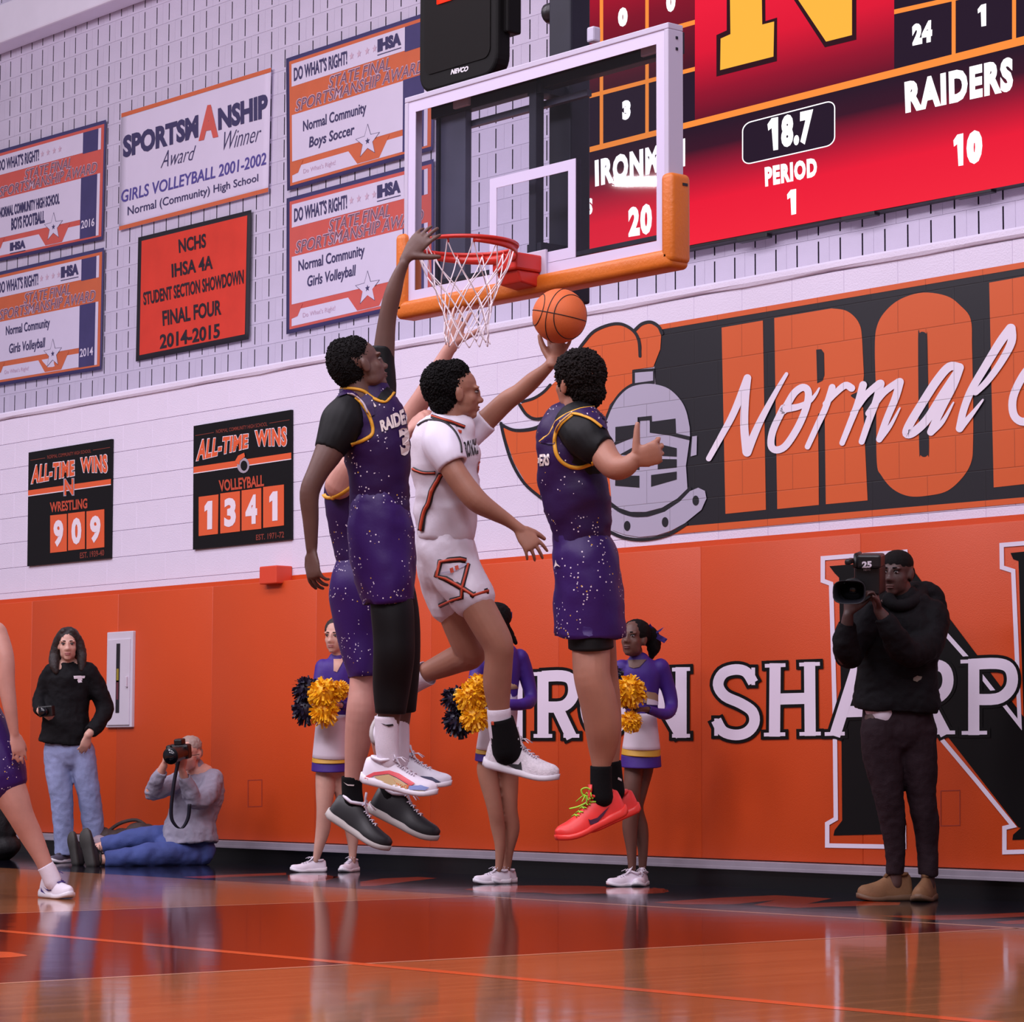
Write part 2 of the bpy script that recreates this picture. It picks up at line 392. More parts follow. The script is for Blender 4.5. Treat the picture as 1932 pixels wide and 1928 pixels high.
wpoly('mural_field', P_BLK, [[(1230, ln(1230, tC, tD)), (XE, ln(XE, tC, tD)), (XE, ln(XE, bA, bB)), (1255, ln(1255, bA, bB))]], 1)
wpoly('mural_stripe', P_ORG, [[(1240, ln(1240, tA, tB)), (XE, ln(XE, tA, tB)), (XE, ln(XE, tC, tD)), (1240, ln(1240, tC, tD))]], 2)
wpoly('mural_stripe', P_ORG, [[(1260, ln(1260, bA, bB)), (XE, ln(XE, bA, bB)), (XE, ln(XE, bC, bD)), (1260, ln(1260, bC, bD))]], 2)
zA = zm(1320, 500, 3.856); zB = zm(1620, 500, 3.856); zM = zm(920, 480, 1.909); zH = zm(920, 580, 4.191)
wpoly('mural_letter', P_ORG, [[(160, 455), (460, 403), (482, 1780), (188, 1810)]], 2, conv=zA)
Rr = [(543, 385), (960, 315)]+smooth2([(960, 315), (1060, 330), (1130, 380), (1170, 450), (1182, 540)])+[(1195, 800)]+smooth2([(1195, 800), (1185, 870), (1150, 920), (1100, 950), (1150, 985)])+[(1190, 1040), (1222, 1712), (918, 1740), (910, 1080), (862, 1080), (868, 1745), (565, 1775)]
wpoly('mural_letter', P_ORG, [Rr], 2, conv=zA)
wpoly('mural_slot', P_BLK, [[(848, 615), (885, 612), (905, 640), (908, 800), (895, 840), (855, 860)]], 3, conv=zA)
Oo = smooth2([(118, 600), (135, 440), (200, 330), (310, 245), (470, 200), (640, 225), (740, 295), (815, 395), (825, 600), (833, 1000), (832, 1300), (820, 1430), (760, 1540), (650, 1640), (520, 1675), (370, 1682), (250, 1630), (165, 1530), (132, 1430), (128, 1000)], 5, True)
wpoly('mural_letter', P_ORG, [Oo], 2, conv=zB)
wpoly('mural_slot', P_BLK, [smooth2([(432, 540), (445, 495), (465, 485), (490, 500), (500, 560), (512, 1320), (500, 1380), (475, 1395), (450, 1380), (440, 1320)], 4, True)], 3, conv=zB)
wpoly('mural_letter', P_ORG, [[(950, 128), (1300, 65), (1325, 1580), (983, 1618)], [(1300, 65), (1420, 45), (1640, 900), (1640, 5), (1960, -60), (1985, 1500), (1700, 1535), (1325, 700)]], 2, conv=zB)
# script lettering
b = MB(); f6 = wl(6)
def scr(z, pts, w, k=5):
    p = smooth2(pts, k); n = len(p)
    ws = [w]*n if not isinstance(w, tuple) else [w[0]+(w[1]-w[0])*i/(n-1) for i in range(n)]
    stroke_to(b, [z(*q) for q in p], [x/3.856 for x in ws], f6)
for z, pts, w in ((zA, [(66, 1408), (160, 1240), (250, 1070), (348, 822)], (40, 56)), (zA, [(348, 822), (330, 1000), (325, 1180), (342, 1360)], (54, 62)), (zA, [(345, 1362), (430, 1160), (540, 950), (632, 792)], (64, 26)),
    (zA, [(610, 1040), (535, 1200), (520, 1310), (560, 1345), (630, 1310), (720, 1170), (780, 1020), (790, 920), (750, 890), (690, 930), (640, 1010), (610, 1060)], 52), (zA, [(630, 1045), (720, 1030), (800, 990), (845, 940), (870, 895)], (56, 12)),
    (zA, [(965, 890), (915, 1040), (850, 1180), (785, 1322)], (50, 40)), (zA, [(915, 1010), (990, 930), (1060, 875), (1105, 895)], (40, 54)),
    (zA, [(1190, 872), (1150, 1010), (1095, 1150), (1037, 1295)], (56, 40)),
    (zB, [(-40, 1080), (50, 950), (150, 862)], (44, 52)), (zB, [(160, 862), (130, 980), (75, 1130), (22, 1285)], (58, 44)), (zB, [(70, 1080), (180, 930), (290, 850)], (44, 52)), (zB, [(300, 850), (270, 960), (200, 1130), (150, 1268)], (58, 46)), (zB, [(150, 1268), (230, 1170), (300, 1040)], (46, 12)),
    (zB, [(735, 745), (660, 740), (570, 840), (460, 1010), (370, 1160), (350, 1225), (400, 1215), (500, 1120), (620, 930), (720, 780)], 62), (zB, [(735, 745), (690, 870), (600, 1050), (525, 1215)], (62, 54)), (zB, [(525, 1215), (610, 1140), (690, 1000)], (54, 12)),
    (zB, [(1105, 460), (1030, 560), (920, 740), (820, 910), (765, 1050), (732, 1190)], (66, 50)), (zB, [(1110, 460), (1112, 560), (1040, 700), (940, 840), (850, 930)], (66, 40)), (zB, [(735, 1190), (820, 1090), (905, 980)], (54, 14)),
    (zB, [(1290, 700), (1200, 800), (1125, 960), (1130, 1090), (1200, 1140), (1300, 1090)], 58)):
    scr(z, pts, w)
b.build('mural_script', P_WHT, wall)
# helmet emblem
plume = [(750, 295), (840, 195), (960, 145), (1060, 140), (1150, 185), (1175, 190), (1225, 140), (1290, 125), (1350, 165), (1372, 220), (1365, 330), (1310, 470), (1150, 492), (1150, 600), (1050, 670), (965, 770), (925, 900), (965, 1100), (975, 1540), (430, 1510), (410, 1500), (300, 1385), (210, 1230), (150, 1060), (120, 950), (230, 985), (390, 955), (465, 900), (500, 862), (380, 880), (300, 830), (258, 765), (340, 735), (430, 690), (500, 620), (560, 560), (620, 470), (680, 380)]
wpoly('mural_plume', P_ORG, [plume], 3, conv=zH)
b = MB(); f4 = wl(4)
def out(pts, w):
    p = smooth2(pts, 5); n = len(p); ws = [w]*n if not isinstance(w, tuple) else [w[0]+(w[1]-w[0])*i/(n-1) for i in range(n)]
    stroke_to(b, [zH(*q) for q in p], [x/4.191 for x in ws], f4)
for pts, w in (([(700, 360), (755, 285), (840, 190), (960, 138), (1060, 132), (1150, 182), (1195, 260), (1205, 385)], (24, 24)), ([(1195, 250), (1210, 320), (1205, 390)], (24, 4)), ([(1165, 178), (1220, 130), (1290, 116), (1350, 150), (1378, 205)], 26),
    ([(105, 915), (130, 1030), (190, 1220), (290, 1390), (425, 1508)], 24), ([(105, 925), (220, 972), (390, 950), (488, 868)], (22, 34)), ([(250, 765), (310, 850), (385, 882), (490, 862)], 24), ([(270, 745), (360, 720), (440, 670), (495, 612)], 22),
    ([(925, 950), (940, 880), (990, 770), (1060, 675), (1150, 612), (1250, 593)], 28), ([(970, 1550), (1060, 1610), (1160, 1637), (1270, 1632), (1390, 1597), (1500, 1532), (1595, 1435)], 34), ([(930, 1755), (1060, 1815), (1200, 1836), (1340, 1820), (1460, 1780), (1570, 1712)], 26)):
    out(pts, w)
b.build('mural_outline', P_BLK, wall)
dome = smooth2([(940, 900), (985, 790), (1040, 705), (1120, 635), (1220, 607), (1320, 607), (1430, 642), (1520, 725), (1570, 820), (1598, 950)], 4)+[(1600, 1020), (1595, 1060), (1568, 1250), (1580, 1432), (1500, 1510), (1380, 1582), (1250, 1616), (1130, 1616), (1040, 1585), (980, 1540), (960, 1300), (950, 1000)]
band = [(945, 1720), (985, 1590), (1060, 1635), (1160, 1662), (1270, 1657), (1400, 1615), (1520, 1535), (1600, 1452), (1665, 1425), (1718, 1450), (1730, 1510), (1690, 1600), (1560, 1705), (1450, 1765), (1340, 1800), (1200, 1815), (1080, 1795), (985, 1760)]
wpoly('mural_outline', P_BLK, [[(1143, 494), (1320, 480), (1320, 600), (1143, 612)]], 4, conv=zH)
wpoly('mural_helmet', P_GRY, [dome, [(1165, 515), (1308, 505), (1308, 578), (1165, 598)], [(1618, 1020), (1655, 1015), (1652, 1165), (1605, 1178)]], 5, conv=zH)
wpoly('mural_collar', P_GRY, [band], 5, conv=zH)
wpoly('mural_visor', P_BLK, [[(1010, 945), (1185, 925), (1190, 870), (1205, 895), (1200, 1010), (1110, 1045), (1000, 1090), (1010, 1060)], [(1185, 868), (1298, 856), (1300, 905), (1282, 905), (1280, 892), (1203, 897), (1200, 930), (1185, 930)], [(1282, 905), (1485, 878), (1490, 995), (1600, 1020), (1596, 1050), (1440, 1012), (1282, 990)],
    [(985, 1080), (1010, 1060), (1010, 1095), (985, 1115)], [(1290, 1065), (1495, 1112), (1495, 1180), (1340, 1172)], [(1345, 1198), (1495, 1200), (1495, 1265), (1345, 1280)], [(1292, 1325), (1495, 1297), (1495, 1360), (1292, 1418)],
    [(1040, 1165), (1150, 1105), (1200, 1100), (1200, 1172)], [(1020, 1195), (1200, 1192), (1200, 1285), (1010, 1270)], [(1010, 1330), (1200, 1330), (1200, 1425), (1008, 1410)]]
    + [[(cx+26*math.cos(t*math.pi/8), cy+40*math.sin(t*math.pi/8)) for t in range(16)] for cx, cy in ((1103, 1727), (1403, 1697), (1645, 1527))], 6, conv=zH)
# ---- lettering on the orange pads
D_BLK = mat('pad_print_black', (9, 8, 10), .5, spec=.2); D_WHT = mat('pad_print_white', (226, 214, 232), .4)
def pf(k): return lambda x, y: onY(x, y, YP-.0015*k-.001)
def prect(b, pts, k): b.poly([pf(k)(x, y) for x, y in pts])
zN = zm(1500, 1000, 3.0116)
b = MB(); f1 = pf(1)
for p in ([(195, 205), (600, 172), (605, 215), (575, 245), (600, 1680), (630, 1700), (630, 1725), (218, 1735), (225, 1705), (268, 1650), (262, 1000), (250, 270), (225, 245)],
          [(560, 190), (640, 185), (1310, 1075), (1340, 1110), (1700, 1590), (1620, 1690), (1270, 1690), (600, 830)],
          [(1225, 130), (1620, 90), (1620, 150), (1590, 170), (1620, 1690), (1660, 1720), (1660, 1745), (1235, 1760), (1240, 1730), (1285, 1690), (1300, 1080), (1270, 175), (1240, 165)]):
    _k = globals().get('_k', 0)+1; b.poly([f1(*zN(x, y))+Vector((0, -.0003*_k, 0)) for x, y in p])
b.build('pad_letter', D_BLK, wall)
b = MB(); f2 = pf(2); w = 25/3.0116
for p in ([(640, 122), (158, 160), (158, 288), (205, 305), (214, 600), (225, 1000), (232, 1640), (183, 1668), (183, 1792), (620, 1800), (618, 1660)], [(640, 122), (850, 582), (980, 728), (1277, 1105), (1260, 700), (1240, 232), (1176, 212), (1174, 85), (1660, 45)][1:], [(620, 900), (830, 1185), (1040, 1435), (1240, 1680), (1190, 1692), (1190, 1830), (1690, 1815)]):
    stroke_to(b, [zN(*q) for q in p], w, f2, round_=False)
b.build('pad_letter_outline', D_WHT, wall)
def slab(ch):
    """slab letter strokes in a unit box: (pts, closed) with butt ends, serifs as bars"""
    if ch == 'I': return [[(.5, 0), (.5, 1)]], [[(.12, .03), (.88, .03)], [(.12, .97), (.88, .97)]]
    if ch == 'N': return [[(.16, 0), (.16, 1)], [(.16, .03), (.84, .97)], [(.84, 0), (.84, 1)]], [[(0, .03), (.25, .03)], [(.68, .03), (1, .03)], [(0, .97), (.34, .97)], [(.68, .97), (1, .97)]]
    if ch == 'H': return [[(.2, 0), (.2, 1)], [(.8, 0), (.8, 1)], [(.2, .49), (.8, .49)]], [[(.02, .03), (.38, .03)], [(.62, .03), (.98, .03)], [(.02, .97), (.38, .97)], [(.62, .97), (.98, .97)]]
    if ch == 'A': return [[(.15, 1), (.5, .04)], [(.5, .04), (.85, 1)], [(.28, .68), (.72, .68)]], [[(0, .97), (.3, .97)], [(.68, .97), (1, .97)]]
    if ch == 'E': return [[(.22, 0), (.22, 1)], [(.2, .07), (.9, .07)], [(.2, .5), (.75, .5)], [(.2, .93), (.92, .93)]], [[(.02, .03), (.3, .03)], [(.02, .97), (.3, .97)]]
    bowl = smooth2([(.2, .07), (.62, .07), (.82, .13), (.88, .28), (.82, .43), (.62, .53), (.2, .53)], 4)
    if ch == 'P': return [[(.24, 0), (.24, 1)], bowl], [[(.02, .03), (.3, .03)], [(.04, .97), (.46, .97)]]
    if ch == 'R': return [[(.22, 0), (.22, 1)], bowl, [(.52, .53), (.84, 1)]], [[(.0, .03), (.3, .03)], [(.02, .97), (.42, .97)], [(.66, .97), (1, .97)]]
    if ch == 'O': return [smooth2([(.5, .07), (.8, .2), (.9, .5), (.8, .8), (.5, .93), (.2, .8), (.1, .5), (.2, .2)], 4, True)+[(.5, .07)]], []
    if ch == 'S': return [smooth2([(.86, .25), (.72, .11), (.5, .07), (.24, .12), (.14, .27), (.28, .42), (.6, .52), (.84, .63), (.88, .78), (.74, .9), (.5, .94), (.24, .89), (.1, .74)], 4)], [[(.86, .05), (.86, .28)], [(.1, .72), (.1, .95)]]
words = [('I', (963, 1275), (988, 1272), (988, 1392), (963, 1392)), ('R', (1005, 1268), (1093, 1265), (1093, 1392), (1005, 1392)), ('O', (1095, 1266), (1190, 1262), (1190, 1392), (1095, 1393)), ('N', (1196, 1262), (1302, 1258), (1302, 1392), (1196, 1392)),
         ('S', (1342, 1254), (1434, 1252), (1434, 1395), (1342, 1395)), ('H', (1441, 1252), (1549, 1248), (1551, 1388), (1439, 1390)), ('A', (1556, 1248), (1682, 1243), (1682, 1386), (1556, 1389)), ('R', (1692, 1246), (1802, 1242), (1802, 1386), (1692, 1387)), ('P', (1810, 1244), (1924, 1240), (1924, 1386), (1810, 1387)), ('E', (1940, 1238), (2040, 1234), (2042, 1384), (1942, 1386)), ('N', (2055, 1233), (2180, 1228), (2182, 1382), (2057, 1384))]
for ch, *q in words:
    st, se = slab(ch); ww = 21 if ch not in 'SO' else 20
    for m, k, ex, nm in ((D_BLK, 3, 12, 'pad_letter_outline'), (D_WHT, 4, 0, 'pad_letter')):
        b = MB(); f = pf(k)
        for s in st:
            p = [bil(q, *c) for c in s]; dense = len(p) > 2
            if ex:  # extend ends
                (x0, y0), (x1, y1) = p[0], p[1]; L = math.hypot(x1-x0, y1-y0) or 1; p[0] = (x0-(x1-x0)/L*5, y0-(y1-y0)/L*5)
                (x0, y0), (x1, y1) = p[-1], p[-2]; L = math.hypot(x1-x0, y1-y0) or 1; p[-1] = (x0-(x1-x0)/L*5, y0-(y1-y0)/L*5)
            stroke_to(b, p, ww+ex, f, round_=False)
        for s in se:
            p = [bil(q, *c) for c in s]
            if ex: (x0, y0), (x1, y1) = p; L = math.hypot(x1-x0, y1-y0); p = [(x0-(x1-x0)/L*6, y0-(y1-y0)/L*6), (x1+(x1-x0)/L*6, y1+(y1-y0)/L*6)]
            stroke_to(b, p, 7+ex, f, round_=False)
        b.build(nm, m, wall)

# ================================================================== WINS SIGNS
S_BLK = mat('sign_black', (12, 10, 14), .45, spec=.25); S_ORG = mat('sign_orange', (220, 92, 50), .4); S_WHT = mat('sign_white', (232, 220, 232), .4); S_RED = mat('sign_dim_red', (128, 52, 40), .4); S_GRY = mat('sign_grey', (160, 150, 165), .4)
zS = zm(0, 760, 3.116)
def sign(label, corners, title, at1, wins, stripe, emblem, sport, sportq, cards, est, estq):
    c = sum((onY(*zS(*q), YW) for q in corners), Vector())/4; c.y = YW
    t = thing('wins_sign', label, 'sign', c, 'all-time wins signs on the white wall'); t.location = c
    Q = lambda k: (lambda x, y: onY(*zS(x, y), YW-.02-.001*k)-c)
    b = MB(); b.prism([Q(0)(*q) for q in corners], (0, .018, 0)); b.build('board', S_BLK, t)
    b = MB(); text_to(b, 'NORMAL COMMUNITY HIGH SCHOOL', title, Q(1), .01); dx = (corners[1][0]-corners[0][0]); sl = (corners[1][1]-corners[0][1])/dx
    for x0, x1 in ((corners[0][0]+10, title[0][0]-12), (title[1][0]+12, corners[1][0]-10)):
        y = lambda x: title[3][1]-8+sl*(x-title[3][0])
        stroke_to(b, [(x0, y(x0)), (x1, y(x1))], 3, Q(1), round_=False)
    b.build('title', S_RED, t)
    for body, q in (('ALL-TIME', at1), ('WINS', wins)):
        b = MB(); text_to(b, body, q, Q(1), .075, 0, 1.12); b.build('heading_outline', S_WHT, t)
        e = 4; q2 = [(q[0][0]+e, q[0][1]+e), (q[1][0]-e, q[1][1]+e), (q[2][0]-e, q[2][1]-e), (q[3][0]+e, q[3][1]-e)]
        b = MB(); text_to(b, body, q2, Q(2), .045, 0, 1.12); b.build('heading', S_ORG, t)
    b = MB(); b.poly([Q(1)(*p) for p in stripe]); b.build('stripe', S_ORG, t)
    b = MB(); stroke_to(b, [stripe[3], stripe[2]], 5, Q(2), round_=False); b.build('stripe_edge', S_WHT, t)
    ex, ey, kind = emblem
    if kind == 'N':
        b = MB(); text_to(b, 'N', [(ex-32, ey-50), (ex+32, ey-54), (ex+32, ey+50), (ex-32, ey+54)], Q(3), .05); b.build('emblem', S_GRY, t)
        b = MB(); text_to(b, 'N', [(ex-26, ey-44), (ex+26, ey-48), (ex+26, ey+44), (ex-26, ey+48)], Q(4), .02); b.build('emblem_fill', S_ORG, t)
    else:
        b = MB(); b.poly([Q(3)(ex+10+36*math.cos(a*math.pi/8), ey+12+46*math.sin(a*math.pi/8)) for a in range(16)]); b.build('emblem', S_GRY, t)
        b = MB(); b.poly([Q(4)(ex+14+20*math.cos(a*math.pi/8), ey+14+30*math.sin(a*math.pi/8)) for a in range(16)]); b.build('emblem_visor', S_BLK, t)
        b = MB(); b.poly([Q(5)(*p) for p in ((ex-40, ey-10), (ex-20, ey-45), (ex+15, ey-62), (ex+20, ey-40), (ex-10, ey-15), (ex-14, ey+10))]); b.build('emblem_plume', S_ORG, t)
    b = MB(); text_to(b, sport, sportq, Q(1), .03); b.build('sport_name', mat('sign_red_orange', (188, 72, 48), .4), t)
    for d, q in cards:
        b = MB(); b.prism([Q(3)(*p) for p in q], (0, .003, 0)); k = b.build('number_card', S_ORG, t)
        x0, x1 = q[0][0], q[1][0]; i = .2 if d != '1' else .3
        g = [bil(q, i, .14), bil(q, 1-i, .14), bil(q, 1-i, .86), bil(q, i, .86)]
        b = MB(); text_to(b, d, g, Q(5), .05); b.build('digit', S_WHT, k)
    b = MB(); text_to(b, est, estq, Q(1), .02); b.build('footer', S_RED, t)
sign('black all-time wins sign reading WRESTLING 909', [(168, 292), (657, 212), (648, 912), (160, 960)], [(278, 308), (535, 272), (535, 292), (278, 330)], [(190, 365), (440, 333), (440, 430), (180, 480)], [(470, 320), (632, 298), (635, 415), (470, 412)],
     [(165, 515), (652, 447), (652, 480), (165, 548)], (405, 495, 'N'), 'WRESTLING', [(293, 585), (513, 560), (513, 620), (295, 645)],
     [('9', [(295, 662), (392, 652), (392, 872), (295, 882)]), ('0', [(400, 650), (498, 638), (498, 858), (400, 868)]), ('9', [(508, 638), (612, 625), (612, 848), (508, 860)])], 'EST. 1939-40', [(470, 880), (612, 862), (612, 898), (470, 915)])
sign('black all-time wins sign reading VOLLEYBALL 1341', [(1138, 136), (1712, 40), (1712, 802), (1134, 862)], [(1270, 158), (1572, 112), (1572, 135), (1270, 180)], [(1165, 215), (1463, 178), (1460, 268), (1150, 345)], [(1495, 160), (1688, 135), (1688, 258), (1497, 258)],
     [(1138, 377), (1712, 292), (1712, 330), (1138, 415)], (1420, 355, 'H'), 'VOLLEYBALL', [(1285, 455), (1552, 422), (1552, 490), (1290, 523)],
     [('1', [(1168, 553), (1283, 538), (1280, 770), (1168, 783)]), ('3', [(1295, 533), (1410, 518), (1410, 755), (1295, 768)]), ('4', [(1420, 515), (1535, 500), (1535, 740), (1420, 752)]), ('1', [(1547, 495), (1668, 480), (1668, 720), (1547, 735)])], 'EST. 1971-72', [(1505, 775), (1670, 755), (1670, 792), (1505, 808)])

# ================================================================== BANNERS
F_WHT = mat('banner_white', (218, 208, 230), .7, .02, 3); F_NAV = mat('banner_navy', (66, 60, 108), .7, .08, 5); F_ORG = mat('banner_orange', (208, 104, 66), .7, .05, 4); F_CRL = mat('banner_coral', (208, 92, 82), .7, .05, 4)
F_INK = mat('banner_ink', (62, 56, 98), .7); F_PUR = mat('banner_purple_ink', (84, 74, 150), .7); F_BLK = mat('banner_black', (30, 26, 36), .7); F_RED = mat('banner_red', (222, 60, 42), .6, .06, 4); F_PAL = mat('banner_pale_print', (206, 176, 196), .7); F_BRO = mat('banner_outline_ink', (122, 78, 96), .7)
def surf(q, seed, amp=.006, Y=None):
    Y = (YU if Y is None else Y)-.03
    def f(u, v, off=0.0):
        x, y = bil(q, u, v)
        w = amp*(noise.noise((u*3.1+seed, v*2.3, seed*1.7))+.5*noise.noise((u*7+seed, v*1.5, seed)))
        return onY(x, y, Y+w-off)
    return f
def banner_base(name, label, q, seed, m, group, amp=.006):
    c = sum((onY(*p, YU-.03) for p in q), Vector())/4
    t = thing(name, label, 'banner', c, group); t.location = c
    S0 = surf(q, seed, amp); S = lambda u, v, k=0: S0(u, v, (.003+.0016*k) if k else 0)-c
    patch(t, 'fabric', S, 0, 0, 1, 1, 0, m, th=True)
    return t, S
def patch(t, name, S, u0, v0, u1, v1, k, m, th=False):
    nu = max(2, int(abs(u1-u0)*22)); nv = max(2, int(abs(v1-v0)*16)); b = MB()
    vs = [S(u0+(u1-u0)*i/nu, v0+(v1-v0)*j/nv, k) for j in range(nv+1) for i in range(nu+1)]
    b.add(vs, [(j*(nu+1)+i, j*(nu+1)+i+1, (j+1)*(nu+1)+i+1, (j+1)*(nu+1)+i) for j in range(nv) for i in range(nu)])
    o = b.build(name, m, t, smooth=True)
    if th: md = o.modifiers.new('s', 'SOLIDIFY'); md.thickness = .004; md.offset = 0
    return o
def btext(t, name, S, body, u0, v0, u1, v1, k, m, bold=.02, shear=0.0, quad=None):
    b = MB(); text_to(b, body, quad or [(u0, v0), (u1, v0), (u1, v1), (u0, v1)], lambda u, v: S(u, v, k), bold, shear); return b.build(name, m, t)
def star_pts(cu, cv, ru, rv, rin=.42): return [(cu+(ru if i % 2 == 0 else ru*rin)*math.sin(i*math.pi/5), cv-(rv if i % 2 == 0 else rv*rin)*math.cos(i*math.pi/5)) for i in range(10)]
def award(label, q, seed, band, l1, l2, year=None, logo_top=True):
    t, S = banner_base('award_banner', label, q, seed, F_NAV, 'state sportsmanship award banners')
    patch(t, 'border', S, .02, .03, .985, .97, 1, band)
    patch(t, 'header_panel', S, .035, .055, .80, .225, 2, F_WHT); patch(t, 'middle_panel', S, .035, .44, .79, .79, 2, F_WHT); patch(t, 'footer_panel', S, .035, .835, .79, .95, 2, F_WHT)
    patch(t, 'side_panel', S, .80, .055, .935, .235, 2, F_NAV); patch(t, 'side_panel', S, .79, .435, .935, .955, 2, F_NAV)
    patch(t, 'edge_panel', S, .935, .055, .96, .235, 2, F_WHT); patch(t, 'edge_panel', S, .935, .435, .96, .955, 2, F_WHT)
    F = lambda k: (lambda u, v: S(u, v, k))
    for pl in (((.40, .80), (.70, .80), (.63, .945), (.48, .945)), ((.033, .80), (.11, .80), (.075, .885), (.033, .895))): b = MB(); b.poly([F(3)(*p) for p in pl]); b.build('footer_band', band, t)
    b = MB(); b.poly([F(4)(*p) for p in star_pts(.55, .80, .088, .128)]); st = b.build('star', F_INK, t)
    b = MB(); b.poly([F(5)(*p) for p in star_pts(.55, .80, .082, .119)]); b.build('star_fill', F_WHT, t); b = MB(); b.poly([F(6)(*p) for p in star_pts(.55, .80, .017, .026)]); b.build('star_dot', F_INK, t)
    for cu in (.44, .49, .545, .595): b = MB(); b.poly([F(4)(*p) for p in star_pts(cu, .14, .016, .03)]); b.build('small_star', F_PAL, t)
    btext(t, 'lettering', S, "DO WHAT'S RIGHT!", .05, .085, .41, .19, 4, F_INK, .03)
    if logo_top: lq = (.615, .08, .775, .175)
    else: lq = (.16, .855, .30, .93)
    btext(t, 'logo_lettering', S, 'IHSA', *lq, 4, F_INK, .07); b = MB(); stroke_to(b, [(lq[0], lq[3]+.02), (lq[2], lq[3]+.02)], .006, F(4), round_=False); b.build('logo_rule', F_INK, t)
    for body, u0, v0, u1, v1 in (('STATE FINAL', .285, .24, .70, .325), ('SPORTSMANSHIP AWARD', .06, .335, .93, .42)):
        btext(t, 'title_outline', S, body, u0-.004, v0-.006, u1+.004, v1+.006, 3, F_PAL, .035, .25); btext(t, 'title', S, body, u0, v0, u1, v1, 4, F_BRO, -.004, .25)
    for (body, u0, v0, u1, v1, bo, sh) in (l1, l2): btext(t, 'lettering', S, body, u0, v0-.012, u1, v1+.012, 4, F_INK, bo+.02, sh)
    if logo_top: btext(t, 'footer_lettering', S, "Do What's Right!", .11, .87, .33, .915, 4, F_PAL, .0)
    if year: btext(t, 'year', S, year, .80, .80, .92, .87, 4, F_WHT, .02)
award('sportsmanship award banner for BOYS FOOTBALL 2016, upper of the two at the left edge', [(-14, 287), (200, 226), (194, 452), (-15, 496)], 1, F_CRL, ('NORMAL COMMUNITY HIGH SCHOOL', .06, .53, .60, .60, .02, 0), ('BOYS FOOTBALL', .17, .65, .47, .735, .02, 0), '2016', False)
award('sportsmanship award banner for Girls Volleyball 2014, lower of the two at the left edge', [(-14, 516), (196, 467), (191, 697), (-14, 730)], 2, F_ORG, ('Normal Community', .12, .50, .52, .58, .0, 0), ('Girls Volleyball', .15, .66, .48, .745, .0, .12), '2014')
award('sportsmanship award banner for Boys Soccer, above the other beside the backboard', [(540, 110.7), (820, 18), (817, 283), (542, 360)], 3, F_ORG, ('Normal Community', .11, .52, .54, .60, .0, 0), ('Boys Soccer', .15, .655, .46, .735, .0, .12))
award('sportsmanship award banner for Girls Volleyball, directly left of the rim', [(541, 374.5), (818, 300), (818, 568), (540.5, 630.6)], 4, F_CRL, ('Normal Community', .08, .49, .53, .57, .0, 0), ('Girls Volleyball', .14, .62, .47, .70, .0, .12))
z1 = zm(0, 0, 3.45); z2 = zm(0, 440, 3.45)
def qpx(z, pts): return [z(*p) for p in pts]
def flat_print(t, name, c, seed, q0, body, quad, m, bold, shear=0.0, k=2, amp=.006):
    # print placed by photo position but lying on the waving fabric
    b = MB()
    def f(x, y):
        u = (x-q0[0][0])/(q0[1][0]-q0[0][0]); yt = q0[0][1]+(q0[1][1]-q0[0][1])*u; yb = q0[3][1]+(q0[2][1]-q0[3][1])*u; v = (y-yt)/(yb-yt)
        w = amp*(noise.noise((u*3.1+seed, v*2.3, seed*1.7))+.5*noise.noise((u*7+seed, v*1.5, seed)))
        return onY(x, y, YU-.033+w-.0016*k)-c
    text_to(b, body, quad, f, bold, shear); return b.build(name, m, t)
q3 = [(229, 214), (511.6, 127.5), (506, 362), (224.6, 435)]
t, S = banner_base('sportsmanship_banner', 'white banner with orange edges reading SPORTSMANSHIP Award Winner above the red banner', q3, 5, F_WHT, None); c3 = t.location.copy()
patch(t, 'hem', S, 0, 0, 1, .035, 1, F_ORG); patch(t, 'hem', S, 0, .965, 1, 1, 1, F_ORG)
for body, q, m, bo, sh in (('SPORTSM', [(800, 885), (1290, 745), (1290, 895), (800, 1030)], F_INK, .05, .0), ('A', [(1298, 690), (1425, 675), (1420, 890), (1292, 918)], F_CRL, .06, .0), ('NSHIP', [(1418, 705), (1742, 605), (1742, 765), (1420, 850)], F_INK, .05, .0), ('Award', [(1045, 985), (1275, 945), (1275, 1035), (1045, 1095)], F_INK, -.01, .5), ('Winner', [(1455, 860), (1700, 810), (1700, 915), (1455, 980)], F_INK, -.01, .5),
    ('GIRLS VOLLEYBALL 2001-2002', [(788, 1240), (1732, 990), (1732, 1070), (788, 1320)], F_PUR, .015, .1), ('Normal (Community) High School', [(830, 1345), (1680, 1130), (1680, 1195), (830, 1420)], F_INK, .01, .0)):
    flat_print(t, 'lettering', c3, 5, q3, body, qpx(z1, q), m, bo, sh)
q4 = [(261, 448), (474, 396), (469, 640), (256.5, 682)]
t, S = banner_base('finalist_banner', 'red banner with black border reading NCHS FINAL FOUR 2014-2015', q4, 6, F_BLK, None, .014); c4 = t.location.copy()
patch(t, 'panel', S, .03, .035, .965, .955, 1, F_RED)
M_SEQ = mat('sequin_black', (44, 32, 42), .3, .3, 60)
for body, q in (('NCHS', [(1160, 40), (1340, 0), (1340, 92), (1165, 130)]), ('IHSA 4A', [(1115, 200), (1385, 140), (1385, 232), (1118, 290)]), ('STUDENT SECTION SHOWDOWN', [(930, 385), (1585, 235), (1585, 328), (935, 470)]), ('FINAL FOUR', [(1055, 505), (1440, 430), (1440, 530), (1060, 605)]), ('2014-2015', [(1040, 660), (1430, 585), (1430, 680), (1040, 755)])):
    flat_print(t, 'lettering', c4, 6, q4, body, qpx(z2, q), M_SEQ, .03, .0, 3, .014)

